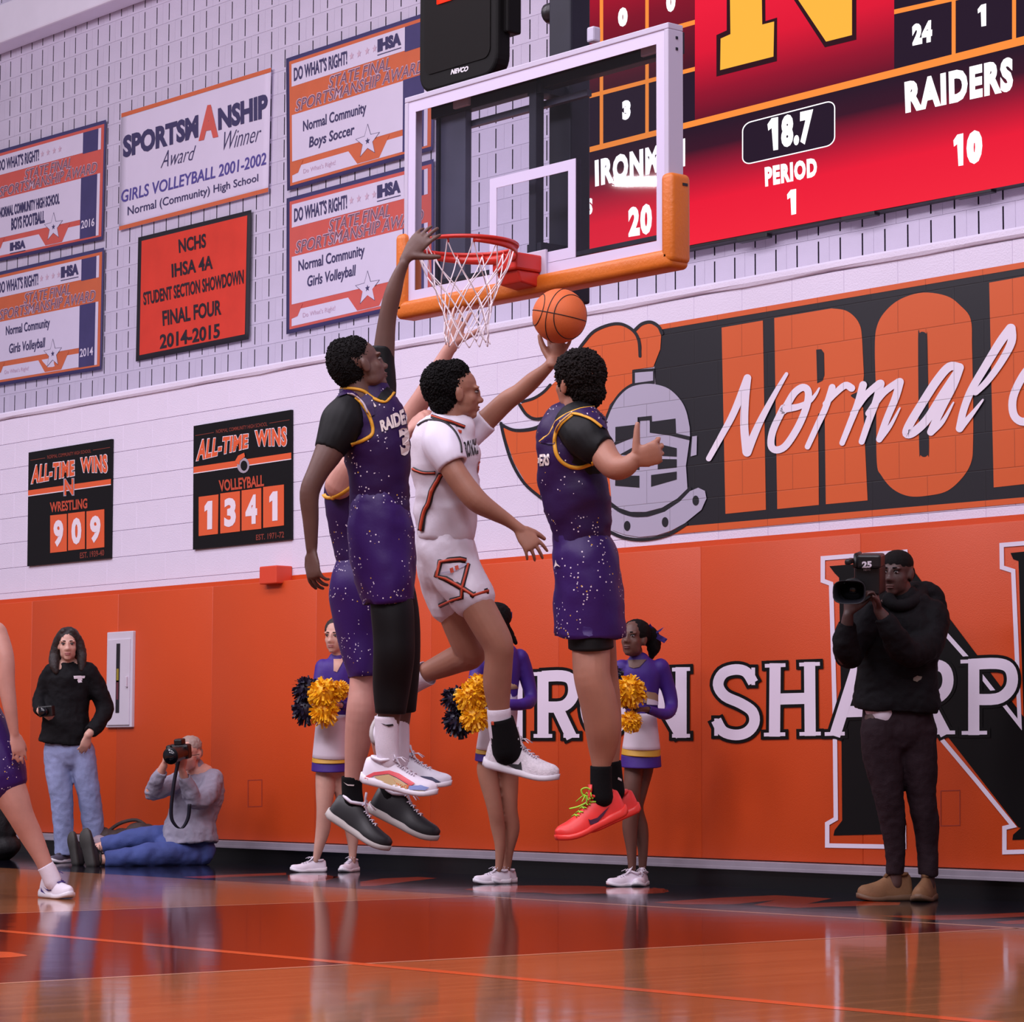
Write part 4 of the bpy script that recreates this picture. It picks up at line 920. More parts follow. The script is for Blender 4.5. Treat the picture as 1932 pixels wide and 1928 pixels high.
def face_bits(root, c, M, s, skin_lip, brow, iris=(30, 20, 18), lids=True):
    X, F, U = M
    for sg in (1, -1):
        ec = c+X*(.031*sg*s)+F*(.0755*s)+U*(.003*s)
        o = ell(ec, .0132*s, .0102*s, .0070*s, M, 12, 8).build('eye', mat('eye_white', (150, 138, 138), .35), None, smooth=True); adopt(o, root)
        b = ell(ec+F*(.0075*s), .0062*s, .0042*s, .0068*s, M, 10, 7).build('iris', mat('iris_%d' % iris[0], iris, .2), None, smooth=True); b.parent = o
        pts = [ec+X*(.017*sg*t*s)+F*((.0085-.003*t*t)*s)+U*((.0075-.005*t*t)*s) for t in (-1, -.5, 0, .5, 1)]
        b = MB(); b.tube(circ_rings(pts, .0022*s, 6)); q = b.build('eyelid', brow, None, smooth=True); q.parent = o
        pts = [c+X*(sg*(.014+.034*t)*s)+F*((.089-.016*t*t)*s)+U*((.024+.008*t-.012*t*t)*s) for t in (0, .25, .5, .75, 1)]
        b = MB(); b.tube(circ_rings(pts, [.003*s, .0042*s, .004*s, .0034*s, .002*s], 6)); q = b.build('eyebrow', brow, None, smooth=True); adopt(q, root)
    b = join(ell(c+F*(.0865*s)+U*(-.0635*s), .0225*s, .0125*s, .0062*s, M, 12, 8), ell(c+F*(.0845*s)+U*(-.0735*s), .020*s, .0122*s, .0072*s, M, 12, 8))
    o = b.build('lips', skin_lip, None, smooth=True); adopt(o, root)
def hand_bits(wrist, d, nrm, thumb, curl=(.3, .3, .3, .35), spread=.12, size=1.0, tcurl=.3, tang=.75, wr=.024):
    """palm, four fingers and thumb as tubes. d: pointing direction, nrm: the way the palm faces, thumb: +1/-1 side along d x nrm"""
    d = d.normalized(); n = (nrm-d*nrm.dot(d)).normalized(); L = d.cross(n)*thumb; s = size; out_ = []
    out_.append(w_tube([wrist-d*.015*s, wrist+d*.012*s, wrist+d*.045*s, wrist+d*.080*s, wrist+d*.092*s], [wr, .029*s, .040*s, .0425*s, .039*s], [.72, .55, .36, .32, .30], 12, V=n))
    lens = (.074, .082, .076, .060); offs = (.0325, .011, -.0110, -.0320)
    for i in range(4):
        l = lens[i]*s; p = wrist+d*((.084-abs(offs[i]-.006)*.25)*s)+L*(offs[i]*s)
        a = spread*(1.5-i)/1.5*.9; dd = (d*math.cos(a)+L*math.sin(a)).normalized(); pts = [p-d*.012*s, p]; ang = 0.0
        c = curl[i] if isinstance(curl, (list, tuple)) else curl
        for ph, (fr_, ca) in enumerate(((.44, .8), (.31, 1.1), (.25, .8))):
            ang += c*ca; v = dd*math.cos(ang)+n*math.sin(ang); p = p+v*(l*fr_); pts.append(p)
        r = .0088*s if i < 3 else .0078*s
        out_.append(w_tube(pts, [r*1.02, r*1.05, r, r*.92, r*.78], None, 9, V=n))
    p = wrist+d*.022*s+L*.022*s; v = (d*math.cos(tang)+L*math.sin(tang)+n*.25).normalized(); pts = [p, p+v*.038*s]
    v2 = (v*math.cos(tcurl)+(n*.6+d*.5).normalized()*math.sin(tcurl)).normalized(); pts += [pts[-1]+v2*.032*s]
    v3 = (v2*math.cos(tcurl)+(n*.5+d*.4).normalized()*math.sin(tcurl)).normalized(); pts += [pts[-1]+v3*.026*s]
    out_.append(w_tube(pts, [.015*s, .0135*s, .0115*s, .009*s], None, 10, V=n))
    return out_
def lerp_prof(prof, s):
    for (a, x), (b, y) in zip(prof, prof[1:]):
        if s <= b: t = (s-a)/(b-a); t = t*t*(3-2*t); return x+(y-x)*t
    return prof[-1][1]
def shoe(root, H, T, up, m_up, m_sole, m_lace, label=None, wide=1.0, high=1.0, sole_t=.028, name='shoe', lace=True, collar=True, m_col=None):
    """H heel and T toe points on the ground line of the sole, up the way the ankle leaves"""
    L = (T-H).length; f = (T-H).normalized(); U = (up-f*up.dot(f)).normalized(); S = f.cross(U); k = L/.30
    W = [(0, .020), (.06, .033), (.25, .036), (.45, .038), (.68, .048), (.82, .046), (.93, .034), (1, .012)]
    Hh = [(0, .062), (.06, .080), (.25, .090), (.38, .086), (.50, .066), (.66, .052), (.82, .043), (.93, .033), (1, .016)]
    ss = [0, .02, .06, .12, .2, .28, .36, .45, .54, .63, .72, .8, .87, .93, .97, 1]
    spring = lambda s: (.020*max(0, (s-.72)/.28)**2+.010*max(0, (.10-s)/.10)**2)*k
    R = []
    for s in ss:
        w = lerp_prof(W, s)*k*wide; h = lerp_prof(Hh, s)*k*high; c = H+f*(s*L)+U*(sole_t*k*.7+spring(s))
        ring = []
        for j in range(16):
            a = 2*math.pi*j/16; x = math.cos(a)*w; z = math.sin(a); x *= (1-.28*max(0, z)) if s < .6 else (1-.12*max(0, z))
            ring.append(c+S*x+U*((h*abs(z)**.85) if z > 0 else z*.012*k))
        R.append(ring)
    b = MB(); b.tube(R); o = b.build(name, m_up, None, smooth=True); md = o.modifiers.new('s', 'SUBSURF'); md.levels = 1; md.render_levels = 1; adopt(o, root)
    if label: o['label'] = label
    R = []
    for s in ss:
        w = lerp_prof(W, s)*k*wide*1.07+.0015; c = H+f*((s*1.02-.01)*L)+U*spring(s)
        t = sole_t*k*(1.15 if s < .3 else 1.0 if s < .6 else .8)
        R.append([c+S*w*.93, c+S*w+U*t*.3, c+S*w*.97+U*t*.9, c+S*w*.8+U*t, c-S*w*.8+U*t, c-S*w*.97+U*t*.9, c-S*w+U*t*.3, c-S*w*.93])
    b = MB(); b.tube(R); q = b.build('sole', m_sole, None, smooth=True); q.parent = o
    if collar:
        pts = []
        for i in range(20):
            a = 2*math.pi*i/20; pts.append(H+f*((.225+.145*math.cos(a))*L)+S*(.031*k*math.sin(a))+U*((sole_t*.7+.074*high+(.016 if math.cos(a) > 0 else .004)*abs(math.cos(a)))*k))
        b = MB(); b.tube(circ_rings(pts, .0075*k, 7, closed=True), closed=True); q = b.build('collar', m_col or m_up, None, smooth=True); q.parent = o
        b = MB(); tp = [H+f*(s*L)+U*((sole_t*.7+h)*k) for s, h in ((.50, .066*high), (.42, .082*high), (.35, .108*high), (.325, .124*high))]
        b.tube([[p+S*(x*k)+f*(y*k) for x, y in ((.02, 0), (.0, .006), (-.02, 0), (0, -.004))] for p in tp]); q = b.build('tongue', m_col or m_up, None, smooth=True); q.parent = o
    if lace:
        b = MB()
        for i in range(5):
            s = .40+.065*i; h = lerp_prof(Hh, s)*high*k+sole_t*.7*k+.004
            e = [H+f*((s+dx*.02)*L)+S*(x*k)+U*(h-abs(x)*k*.35) for x, dx in ((-.022, -1), (-.01, -.4), (.01, .4), (.022, 1))]
            b.tube(circ_rings(e, .0026*k, 5)); e = [H+f*((s-dx*.02)*L)+S*(x*k)+U*(h+.002-abs(x)*k*.35) for x, dx in ((-.022, -1), (-.01, -.4), (.01, .4), (.022, 1))]
            b.tube(circ_rings(e, .0026*k, 5))
        s = .38; h = lerp_prof(Hh, s)*high*k+sole_t*.7*k+.006; c = H+f*(s*L)+U*h
        for sg in (1, -1):
            lp = [c, c+S*sg*.02*k+U*.012*k, c+S*sg*.035*k+f*.01*k, c+S*sg*.02*k-U*.002+f*.004, c]; b.tube(circ_rings(lp, .0022*k, 5))
            lp = [c, c+S*sg*.012*k+f*.025*k+U*.008, c+S*sg*.028*k+f*.05*k-U*.004*k]; b.tube(circ_rings(lp, .0022*k, 5))
        q = b.build('laces', m_lace, None, smooth=True); q.parent = o
    return o
def hair_shell(name, m, b, amp=.006, freq=38, voxel=.006, seed=0.0):
    o = remesh(b, name, m, voxel, 1); me = o.data
    for v in me.vertices:
        d = noise.noise(v.co*freq+Vector((seed, 0, 0)))+.6*noise.noise(v.co*freq*2.1); v.co += v.normal*(amp*d)
    me.update(); return o
def skin(name, col, rough=.5):
    m = mat(name, col, rough, .07, 14, .05, 220); b = m.node_tree.nodes['Principled BSDF']
    b.inputs['Subsurface Weight'].default_value = .08; b.inputs['Subsurface Radius'].default_value = (.02, .008, .005); b.inputs['Subsurface Scale'].default_value = .5
    return m
def speckle_cloth(name, col, dots=((226, 214, 226), (214, 168, 60)), dens=.52, scale=74.0, rough=.5):
    m = mat(name, col, rough, 0, 8, .06, 90, spec=.3); nt = m.node_tree; b = nt.nodes['Principled BSDF']
    tc = nt.nodes.new('ShaderNodeTexCoord'); vo = nt.nodes.new('ShaderNodeTexVoronoi'); vo.inputs['Scale'].default_value = scale
    ns = nt.nodes.new('ShaderNodeTexNoise'); ns.inputs['Scale'].default_value = 7.5; ns.inputs['Detail'].default_value = 2
    nt.links.new(tc.outputs['Object'], vo.inputs['Vector']); nt.links.new(tc.outputs['Object'], ns.inputs['Vector'])
    lt = nt.nodes.new('ShaderNodeMath'); lt.operation = 'LESS_THAN'; lt.inputs[1].default_value = .24
    sx_ = nt.nodes.new('ShaderNodeSeparateColor'); nt.links.new(vo.outputs['Color'], sx_.inputs[0])
    g1 = nt.nodes.new('ShaderNodeMath'); g1.operation = 'GREATER_THAN'; g1.inputs[1].default_value = .48; nt.links.new(sx_.outputs[0], g1.inputs[0])
    g2 = nt.nodes.new('ShaderNodeMath'); g2.operation = 'GREATER_THAN'; g2.inputs[1].default_value = dens; nt.links.new(ns.outputs['Fac'], g2.inputs[0])
    nt.links.new(vo.outputs['Distance'], lt.inputs[0])
    m1 = nt.nodes.new('ShaderNodeMath'); m1.operation = 'MULTIPLY'; m2 = nt.nodes.new('ShaderNodeMath'); m2.operation = 'MULTIPLY'
    nt.links.new(lt.outputs[0], m1.inputs[0]); nt.links.new(g1.outputs[0], m1.inputs[1]); nt.links.new(m1.outputs[0], m2.inputs[0]); nt.links.new(g2.outputs[0], m2.inputs[1])
    pick = nt.nodes.new('ShaderNodeMix'); pick.data_type = 'RGBA'; gg = nt.nodes.new('ShaderNodeMath'); gg.operation = 'GREATER_THAN'; gg.inputs[1].default_value = .86
    nt.links.new(sx_.outputs[1], gg.inputs[0]); nt.links.new(gg.outputs[0], pick.inputs[0]); pick.inputs[6].default_value = rgb(*dots[0]); pick.inputs[7].default_value = rgb(*dots[1])
    mx = nt.nodes.new('ShaderNodeMix'); mx.data_type = 'RGBA'; nt.links.new(m2.outputs[0], mx.inputs[0]); mx.inputs[6].default_value = rgb(*col); nt.links.new(pick.outputs[2], mx.inputs[7])
    nt.links.new(mx.outputs[2], b.inputs['Base Color']); return m

def ribbon(name, m, tree, pts, w, parent, off=.003, k=5):
    """flat trim lying on a surface along photo points, w px wide"""
    P = smooth2(pts, k); n = len(P); L, R = [], []
    for i in range(n):
        a, c = P[max(0, i-1)], P[min(n-1, i+1)]; d = math.hypot(c[0]-a[0], c[1]-a[1]) or 1; nx, ny = -(c[1]-a[1])/d*w/2, (c[0]-a[0])/d*w/2
        l = hit(tree, P[i][0]+nx, P[i][1]+ny, off); mid = hit(tree, P[i][0], P[i][1], off*1.6); r = hit(tree, P[i][0]-nx, P[i][1]-ny, off)
        if mid is None: continue
        if l is None or (l-mid).length > .03: l = mid+(RGT*nx-UPV*ny)*(depth_of(mid)/F0)
        if r is None or (r-mid).length > .03: r = mid-(RGT*nx-UPV*ny)*(depth_of(mid)/F0)
        L.append((l, mid, r))
    if len(L) < 2: return None
    b = MB(); vs = [p for t in L for p in t]
    b.add(vs, [q for i in range(len(L)-1) for q in ((3*i, 3*i+1, 3*i+4, 3*i+3), (3*i+1, 3*i+2, 3*i+5, 3*i+4))])
    o = b.build(name, m, None, smooth=True); md = o.modifiers.new('s', 'SOLIDIFY'); md.thickness = .003; return adopt(o, parent)
def tufts(o, n, r, seed=1):
    """many small curls over a head of hair, part of the same mesh"""
    rnd = random.Random(seed); me = o.data; vs = [v.co.copy() for v in me.vertices]; ns = [v.normal.copy() for v in me.vertices]
    fs = [tuple(p.vertices) for p in me.polygons]; nv = len(vs)
    for _ in range(n):
        i = rnd.randrange(nv); c = vs[i]+ns[i]*(r*rnd.uniform(-.1, .7)); k = len(vs); rr = r*rnd.uniform(.6, 1.2)
        X = Vector((rnd.gauss(0, 1), rnd.gauss(0, 1), rnd.gauss(0, 1))).normalized(); Y = X.orthogonal().normalized(); Z = X.cross(Y)
        vs += [c+X*rr, c-X*rr, c+Y*rr, c-Y*rr, c+Z*rr, c-Z*rr]
        fs += [tuple(k+j for j in f) for f in ((0, 2, 4), (2, 1, 4), (1, 3, 4), (3, 0, 4), (2, 0, 5), (1, 2, 5), (3, 1, 5), (0, 3, 5))]
    m2 = bpy.data.meshes.new('hair'); m2.from_pydata(vs, [], fs); m2.materials.append(me.materials[0]); m2.polygons.foreach_set('use_smooth', [True]*len(fs)); o.data = m2; return o

def foot_at(px, D):
    y = 964+F0*(FWD.z+RGT.z*((px-966)/F0)+CAM.z/D)/UPV.z; p = at(px, y, D); p.z = 0.0; return p
# ================================================================== PLAYERS
SK_DK = skin('skin_deep', (98, 68, 60)); SK_MD = skin('skin_brown', (162, 112, 92)); SK_TN = skin('skin_tan', (166, 114, 94)); SK_PL = skin('skin_pale', (196, 142, 128)); SK_BR = skin('skin_dark_brown', (104, 72, 62))
M_PUR = speckle_cloth('jersey_purple', (42, 15, 70)); M_PURS = speckle_cloth('shorts_purple', (50, 19, 90), dens=.51, rough=.45); M_GOLD = mat('trim_gold', (224, 162, 44), .5); M_CREAM = mat('print_cream', (222, 208, 206), .55)
M_BCOMP = mat('compression_black', (11, 10, 13), .6, spec=.25); M_SOCKW = mat('sock_white', (224, 214, 226), .8, .03, 20, .15, 200); M_SOCKB = mat('sock_black', (10, 9, 12), .85, .1, 20, .15, 200, spec=.2)
M_HAIR = mat('hair_black', (15, 12, 13), .8, .25, 60, .5, 300, spec=.2); M_LIPD = mat('lip_dark', (96, 58, 56), .5); M_LIPM = mat('lip_brown', (150, 92, 84), .5); M_JW = mat('jersey_white', (222, 213, 226), .5, .02, 6, .08, 90)
M_TRD = mat('trim_black', (30, 24, 30), .5); M_TRO = mat('trim_orange', (196, 70, 40), .5); M_WHS = mat('shoe_white', (226, 218, 230), .45, .03, 20); M_SWB = mat('shoe_black', (28, 26, 30), .4, .1, 20); M_SOLEW = mat('sole_white', (224, 218, 226), .4)
def person(name, label, foot, group=None):
    t = thing(name, label, 'person', foot, group); t.location = Vector(foot); return t

# ---------------------------------------------------------------- purple number 3, front left, arm raised to the rim
D = 11.8
p3 = person('person', 'leaping player in purple jersey 3 with black sleeves, one arm stretched up to the rim', at(740, 1500, D))
hc = at(681, 690, D); hM = frame_from(cvec(.86, .30, -.42), cvec(-.28, .93, -.05)); hs = 1.0
T = lambda pts, **k: px_tube(D, pts, **k)
wr_up = at(767, 486, D+.10); wr_dn = at(588, 1040, D-.12)
body = join(head_bits(hc, hM, hs), T([(672, 720, 24, 0), (682, 758, 27, .0), (690, 800, 34, .02)]),
    T([(690, 770, 38, .02, .7), (700, 810, 52, .02, .62), (708, 860, 52, .02, .6), (714, 930, 44, .03, .6), (715, 1000, 42, .03, .65), (718, 1060, 40, .04, .7)]),
    T([(718, 770, 30, .10), (721, 715, 23, .14), (725, 655, 20, .14), (731, 600, 17, .13), (741, 555, 16.5, .12), (752, 520, 12.5, .11), (763, 496, 9.5, .10)]),
    T([(648, 790, 33, -.05), (622, 850, 28, -.10), (600, 890, 21, -.13), (584, 930, 19, -.14), (586, 980, 15.5, -.13), (588, 1036, 11, -.12)]),
    T([(722, 1040, 28, .03), (738, 1160, 34, -.02), (741, 1235, 32, -.03), (737, 1300, 29, 0), (733, 1380, 18, .0), (732, 1440, 16, 0)]),
    T([(735, 1040, 28, .10), (754, 1160, 30, .16), (760, 1240, 27, .17), (758, 1310, 23, .19), (756, 1390, 14, .22), (757, 1445, 12, .24)]),
    hand_bits(wr_up, cvec(.62, .78, .05), cvec(.35, -.25, -.9), -1, (.22, .18, .2, .3), .10, 1.12, .15, .95, .024),
    hand_bits(wr_dn, cvec(.08, -1, .05), cvec(.75, 0, -.65), -1, (.35, .45, .5, .55), .16, 1.12, .35, .6, .024))
b3 = adopt(remesh(body, 'body', SK_DK, .0056), p3)
face_bits(p3, hc, hM, hs, M_LIPD, M_HAIR)
hb = px_ell(D, 655, 686, 38, 50, .0, .088, -22); hb2 = px_ell(D, 668, 668, 32, 34, .0, .085, -10)
adopt(tufts(hair_shell('hair', M_HAIR, join(hb, hb2), .0012, 90), 2600, .0042), p3)
sh = join(T([(660, 762, 30, -.02, .9), (648, 792, 42, -.05, .95), (633, 825, 37, -.08), (621, 852, 30, -.10)], hem=2), T([(700, 775, 40, .06, .8), (719, 735, 30, .12), (720, 690, 25, .14), (722, 652, 22, .14)], hem=2), T([(690, 768, 44, .02, .7), (700, 810, 60, .02, .75), (706, 850, 56, .02, .72)]))
us = adopt(remesh(sh, 'undershirt', M_BCOMP, .0075, 1), p3); wrinkle(us, .004, 12)
tors = T([(690, 742, 50, .03, .62), (694, 765, 59, .03, .72), (706, 800, 62, .02, .76), (711, 840, 63.5, .02, .76), (715, 880, 60, .02, .76), (717, 920, 56.5, .02, .76), (716, 950, 55, .02, .78), (716, 975, 57, .02, .8)], k=5, n=40, cap=(1, 0), hem=2)
j3 = tors.build('jersey', M_PUR, None, smooth=True); wrinkle(j3, .011, 7, (1, 1, 1.5), 3); wrinkle(j3, .005, 15, (1, 1, 1.6), 5, True); adopt(j3, p3)
s3 = T([(716, 945, 53, .02, .8), (716, 965, 56, .02, .85), (717, 1000, 61, .02, .9), (722, 1050, 61, .02, 1.0), (728, 1090, 57, .02, 1.1), (733, 1136, 50, .02, 1.25)], k=5, n=40, hem=True, hem_in=.08).build('shorts', M_PURS, None, smooth=True); wrinkle(s3, .015, 6, (1, 1, .7), 9); wrinkle(s3, .006, 13, (1, 1, .8), 2, True); adopt(s3, p3)
l3 = T([(726, 1060, 34, .03), (736, 1110, 38, .01), (740, 1150, 41, -.02), (743, 1200, 39.5, -.03), (743, 1238, 39, -.03), (739, 1290, 36, .0), (737, 1345, 29, .0)], hem=True).build('legging', M_BCOMP, None, smooth=True); adopt(l3, p3)
l3 = T([(738, 1060, 32, .09), (755, 1150, 35, .15), (760, 1240, 33, .18), (758, 1340, 27, .2)], hem=True).build('legging', M_BCOMP, None, smooth=True); adopt(l3, p3)
k3 = T([(734, 1440, 20, 0), (730, 1410, 22, 0), (730, 1380, 22.5, 0), (730, 1352, 23.5, 0)], hem=True, hem_in=.01).build('sock', M_SOCKW, None, smooth=True); adopt(k3, p3)
k3b = T([(757, 1448, 16, .24), (756, 1410, 17, .22), (756, 1343, 16, .2)], hem=True, hem_in=.01).build('sock', M_SOCKW, None, smooth=True); adopt(k3b, p3)
M_MULTI = mat('sole_coral', (228, 92, 96), .4); M_MINT = mat('shoe_pearl', (216, 212, 224), .4, .06, 20)
sA = shoe(p3, at(681, 1476, D+.01), at(821, 1508, D-.06), cvec(.12, 1, 0), M_WHS, M_SOLEW, M_WHS, 'white shoe with coral, sand and blue side panels', high=1.12)
sB = shoe(p3, at(718, 1462, D+.25), at(848, 1490, D+.22), cvec(.15, 1, 0), M_MINT, M_SOLEW, M_WHS, 'white shoe with pale side panels', high=1.05)
tA = bvh(sA); zq = zm(590, 1240, 4.8207)
for nm, col, poly in (('side_panel', (226, 84, 92), [(465, 1090), (560, 1045), (700, 1030), (790, 1060), (930, 1150), (890, 1170), (760, 1090), (690, 1060), (560, 1075), (500, 1110), (540, 1150), (700, 1210), (830, 1255), (900, 1280), (830, 1290), (690, 1250), (560, 1180), (490, 1140)]), ('side_panel', (206, 176, 128), [(560, 1085), (690, 1065), (760, 1100), (860, 1160), (860, 1200), (760, 1180), (620, 1130)]), ('side_panel', (140, 156, 214), [(880, 1170), (980, 1165), (1060, 1185), (1020, 1210), (880, 1205)]), ('side_panel', (214, 206, 170), [(880, 1210), (1010, 1215), (1060, 1225), (940, 1240), (890, 1240)]), ('swoosh', (226, 110, 56), [(720, 1090), (760, 1140), (830, 1165), (880, 1160), (860, 1205), (790, 1190)])):
    px_patch(nm, mat('%s_%d_%d' % (nm, col[0], col[2]), col, .45), tA, [zq(*q) for q in poly], sA, .004, 2.5)
for o, c in ((sB, (72, 74, 104)),): px_patch('side_panel', mat('panel_slate', c, .45), bvh(sB), [(793, 1464), (815, 1466), (832, 1476), (820, 1478), (800, 1472)], sB, .004, 2.5)
px_patch('swoosh', M_TRD, bvh(k3), [zq(*q) for q in ((622, 596), (665, 612), (728, 605), (732, 622), (690, 630), (650, 615))], k3, .004, 2)
tj = bvh(j3, us); zj = zm(540, 620, 3.443)
px_patch('strap', M_PUR, tj, [zj(*q) for q in ((326, 402), (345, 394), (420, 390), (500, 407), (560, 450), (575, 560), (545, 575), (500, 500), (450, 447), (400, 427), (328, 452))], j3, .006, 2.5)
px_patch('shirt_neck', M_BCOMP, bvh(j3, us, b3), [zj(*q) for q in ((590, 455), (640, 470), (678, 436), (692, 402), (650, 378), (612, 420))], us, .005, 2.5)
tj = bvh(j3, us, *[o for o in j3.children])
ribbon('arm_trim', M_GOLD, tj, [zj(*q) for q in ((450, 445), (500, 500), (540, 570), (562, 640), (555, 690), (500, 725), (420, 755))], 6.5, j3)
ribbon('arm_trim_edge', mat('trim_pale', (196, 178, 190), .5), tj, [zj(*q) for q in ((400, 425), (440, 435), (500, 485), (530, 550))], 2.5, j3)
ribbon('neck_trim', M_GOLD, bvh(j3, us, b3), [zj(*q) for q in ((345, 392), (420, 388), (500, 405), (570, 455), (640, 475), (680, 440), (700, 410))], 5.5, j3)
tj = bvh(j3)
px_text('lettering', M_CREAM, tj, 'RAIDERS', [zj(605, 600), zj(815, 490), zj(835, 600), zj(620, 672)], j3, .05)
px_text('number', M_CREAM, tj, '3', [zj(725, 650), zj(795, 640), zj(800, 815), zj(745, 830)], j3, .06)
px_patch('emblem', M_CREAM, tj, [zj(*q) for q in ((555, 465), (566, 480), (585, 505), (575, 512), (560, 495))], j3, .004, 2)

# ---------------------------------------------------------------- white jersey shooter
D = 12.4
ps = person('person', 'leaping player in white jersey laying the basketball up toward the hoop', at(950, 1480, D))
T = lambda pts, **k: px_tube(D, pts, **k)
hc = at(864, 741, D); hM = frame_from(cvec(.97, .0, -.22), cvec(.0, 1, 0)); hs = 1.0
wr_b = at(1043, 682, D-.06); wr_l = at(978, 996, D-.16)
BALL = at(1055.5, 596, 12.3)
body = join(head_bits(hc, hM, hs), T([(858, 765, 24, 0), (852, 800, 27, .0), (846, 830, 34, .0)]),
    T([(842, 815, 40, .0, .6), (838, 850, 54, .0, .6), (842, 910, 50, .0, .6), (845, 970, 42, .0, .62), (838, 1030, 38, 0, .65), (840, 1070, 38, .02, .7)]),
    T([(880, 825, 26, .14), (915, 795, 21, .14), (955, 757, 19, .10), (980, 740, 17, .07), (1005, 718, 16, .03), (1028, 698, 11.5, -.03), (1044, 681, 10, -.06)]),
    T([(826, 838, 24, -.12), (850, 878, 23, -.18), (872, 912, 23, -.20), (900, 945, 22, -.21), (932, 966, 16.5, -.19), (960, 983, 12, -.17), (982, 1000, 10, -.16)]),
    T([(850, 1050, 28, -.0), (884, 1115, 33, -.06), (918, 1175, 32, -.08), (939, 1215, 29.5, -.08), (941, 1245, 27, -.07), (938, 1290, 27, -.05), (942, 1340, 20, -.04), (948, 1390, 15, -.03), (954, 1425, 14, -.02)]),
    T([(838, 1060, 28, .05), (858, 1145, 34, .10), (880, 1205, 33, .12), (888, 1232, 30, .14), (866, 1242, 27, .20), (836, 1255, 23.5, .25), (800, 1271, 18, .30), (775, 1287, 15, .33), (764, 1298, 13, .34)]),
    hand_bits(wr_b, cvec(.25, .72, -.60), cvec(-.1, .6, .75), -1, (.4, .4, .4, .42), .38, 1.14, .35, .75, .024),
    hand_bits(wr_l, cvec(.62, -.78, .1), cvec(-.25, -.3, -.9), 1, (.25, .3, .35, .35), .26, 1.08, .25, .7, .022))
bs = adopt(remesh(body, 'body', SK_MD, .0056), ps); face_bits(ps, hc, hM, hs, M_LIPM, M_HAIR)
hb = join(px_ell(D, 838, 725, 44, 45, 0, .098, 0), px_ell(D, 858, 704, 27, 25, 0, .082, 8), px_ell(D, 838, 755, 28, 30, 0, .085, 0))
adopt(tufts(hair_shell('hair', M_HAIR, hb, .004, 50), 3200, .006), ps)
sl = join(T([(832, 808, 30, -.07, .9), (834, 836, 39, -.12, .95), (845, 860, 36, -.16), (855, 879, 31, -.18)], hem=2), T([(872, 825, 32, .12), (898, 808, 27, .14), (918, 792, 25, .135)], hem=2), T([(842, 810, 46, 0, .7), (838, 850, 60, 0, .76), (840, 890, 58, 0, .74)]))
us = adopt(remesh(sl, 'undershirt', mat('undershirt_white', (228, 220, 236), .6), .0075, 1), ps); wrinkle(us, .005, 11)
js = T([(846, 788, 35, .01, .75), (845, 803, 53, .0, .74), (838, 835, 64, .0, .78), (840, 880, 64, .0, .8), (844, 930, 61, .0, .8), (843, 970, 59, .0, .82), (841, 1016, 54, .0, .88)], k=5, n=40, hem=True).build('jersey', M_JW, None, smooth=True); wrinkle(js, .012, 8, (1, 1, 1.6), 21); wrinkle(js, .006, 15, (1, 1, 1.6), 6, True); adopt(js, ps)
sb_ = join(T([(838, 1004, 50, .0, .9), (841, 1035, 55, .0, .95), (858, 1075, 50, -.02, 1), (880, 1110, 45, -.05, 1), (890, 1126, 43, -.06, 1)]), T([(836, 1006, 50, .0, .9), (834, 1060, 52, .04, .95), (838, 1100, 44, .08, 1), (845, 1140, 38, .10, 1)]))
ss_ = remesh(sb_, 'shorts', M_JW, .008, 1); wrinkle(ss_, .011, 7, (1, 1, .7), 33); wrinkle(ss_, .003, 14, (1, 1, .6), 7, True); adopt(ss_, ps)
zs = zm(740, 540, 3.4436); zt = zm(760, 1000, 3.706)
tj = bvh(js, us)
def band(name, pts, w, parent, tree, z, k=5):
    w = w*860
    ribbon(name, M_TRD, tree, [z(*q) for q in pts], w, parent, .003, k)
    ribbon(name, M_TRO, tree, [z(*q) for q in pts], w*.45, parent, .006, k)
band('side_stripe', [(318, 1215), (285, 1280), (255, 1340), (240, 1410), (210, 1470), (190, 1590)], .012, js, tj, zs)
band('arm_trim', [(135, 1185), (200, 1210), (280, 1212)], .008, js, tj, zs)
band('neck_trim', [(255, 845), (330, 870), (400, 890), (470, 915)], .008, js, tj, zs)
ribbon('arm_trim', M_TRD, tj, [zs(*q) for q in ((165, 905), (230, 870), (330, 880), (400, 935), (440, 1010), (450, 1080))], 3, js)
tj2 = bvh(js)
px_text('lettering', M_TRD, tj2, 'IRONMEN', [zs(455, 1015), zs(575, 975), zs(572, 1085), zs(470, 1118)], js, .04)
px_text('number', M_TRO, tj2, '0', [zs(550, 1140), zs(574, 1130), zs(574, 1240), zs(552, 1245)], js, .05)
px_patch('logo', M_TRO, tj2, [zs(*q) for q in ((425, 930), (450, 938), (448, 955), (428, 948))], js, .004, 2)
tsh = bvh(ss_)
band('side_stripe', [(440, 215), (400, 205), (330, 210), (262, 220), (238, 320), (300, 340), (390, 390), (490, 455), (595, 425)], .013, ss_, tsh, zt, 1)
band('hem_stripe', [(455, 235), (440, 300), (415, 400), (412, 470), (340, 490), (255, 530)], .011, ss_, tsh, zt, 1)
for q in ([(265, 295), (330, 285), (420, 235), (445, 240), (430, 255), (330, 300), (270, 308)],): px_patch('logo', M_GFR, tsh, [zt(*p) for p in q], ss_, .008, 2)
for q in ([(330, 270), (350, 262), (358, 295), (340, 302)], [(360, 255), (385, 248), (394, 275), (370, 285)]): px_patch('logo', M_TRO, tsh, [zt(*p) for p in q], ss_, .010, 2)
k1 = T([(950, 1415, 20, -.02), (945, 1385, 22, -.03), (941, 1338, 22.5, -.04)], hem=True, hem_in=.01).build('sock', M_SOCKW, None, smooth=True); adopt(k1, ps)
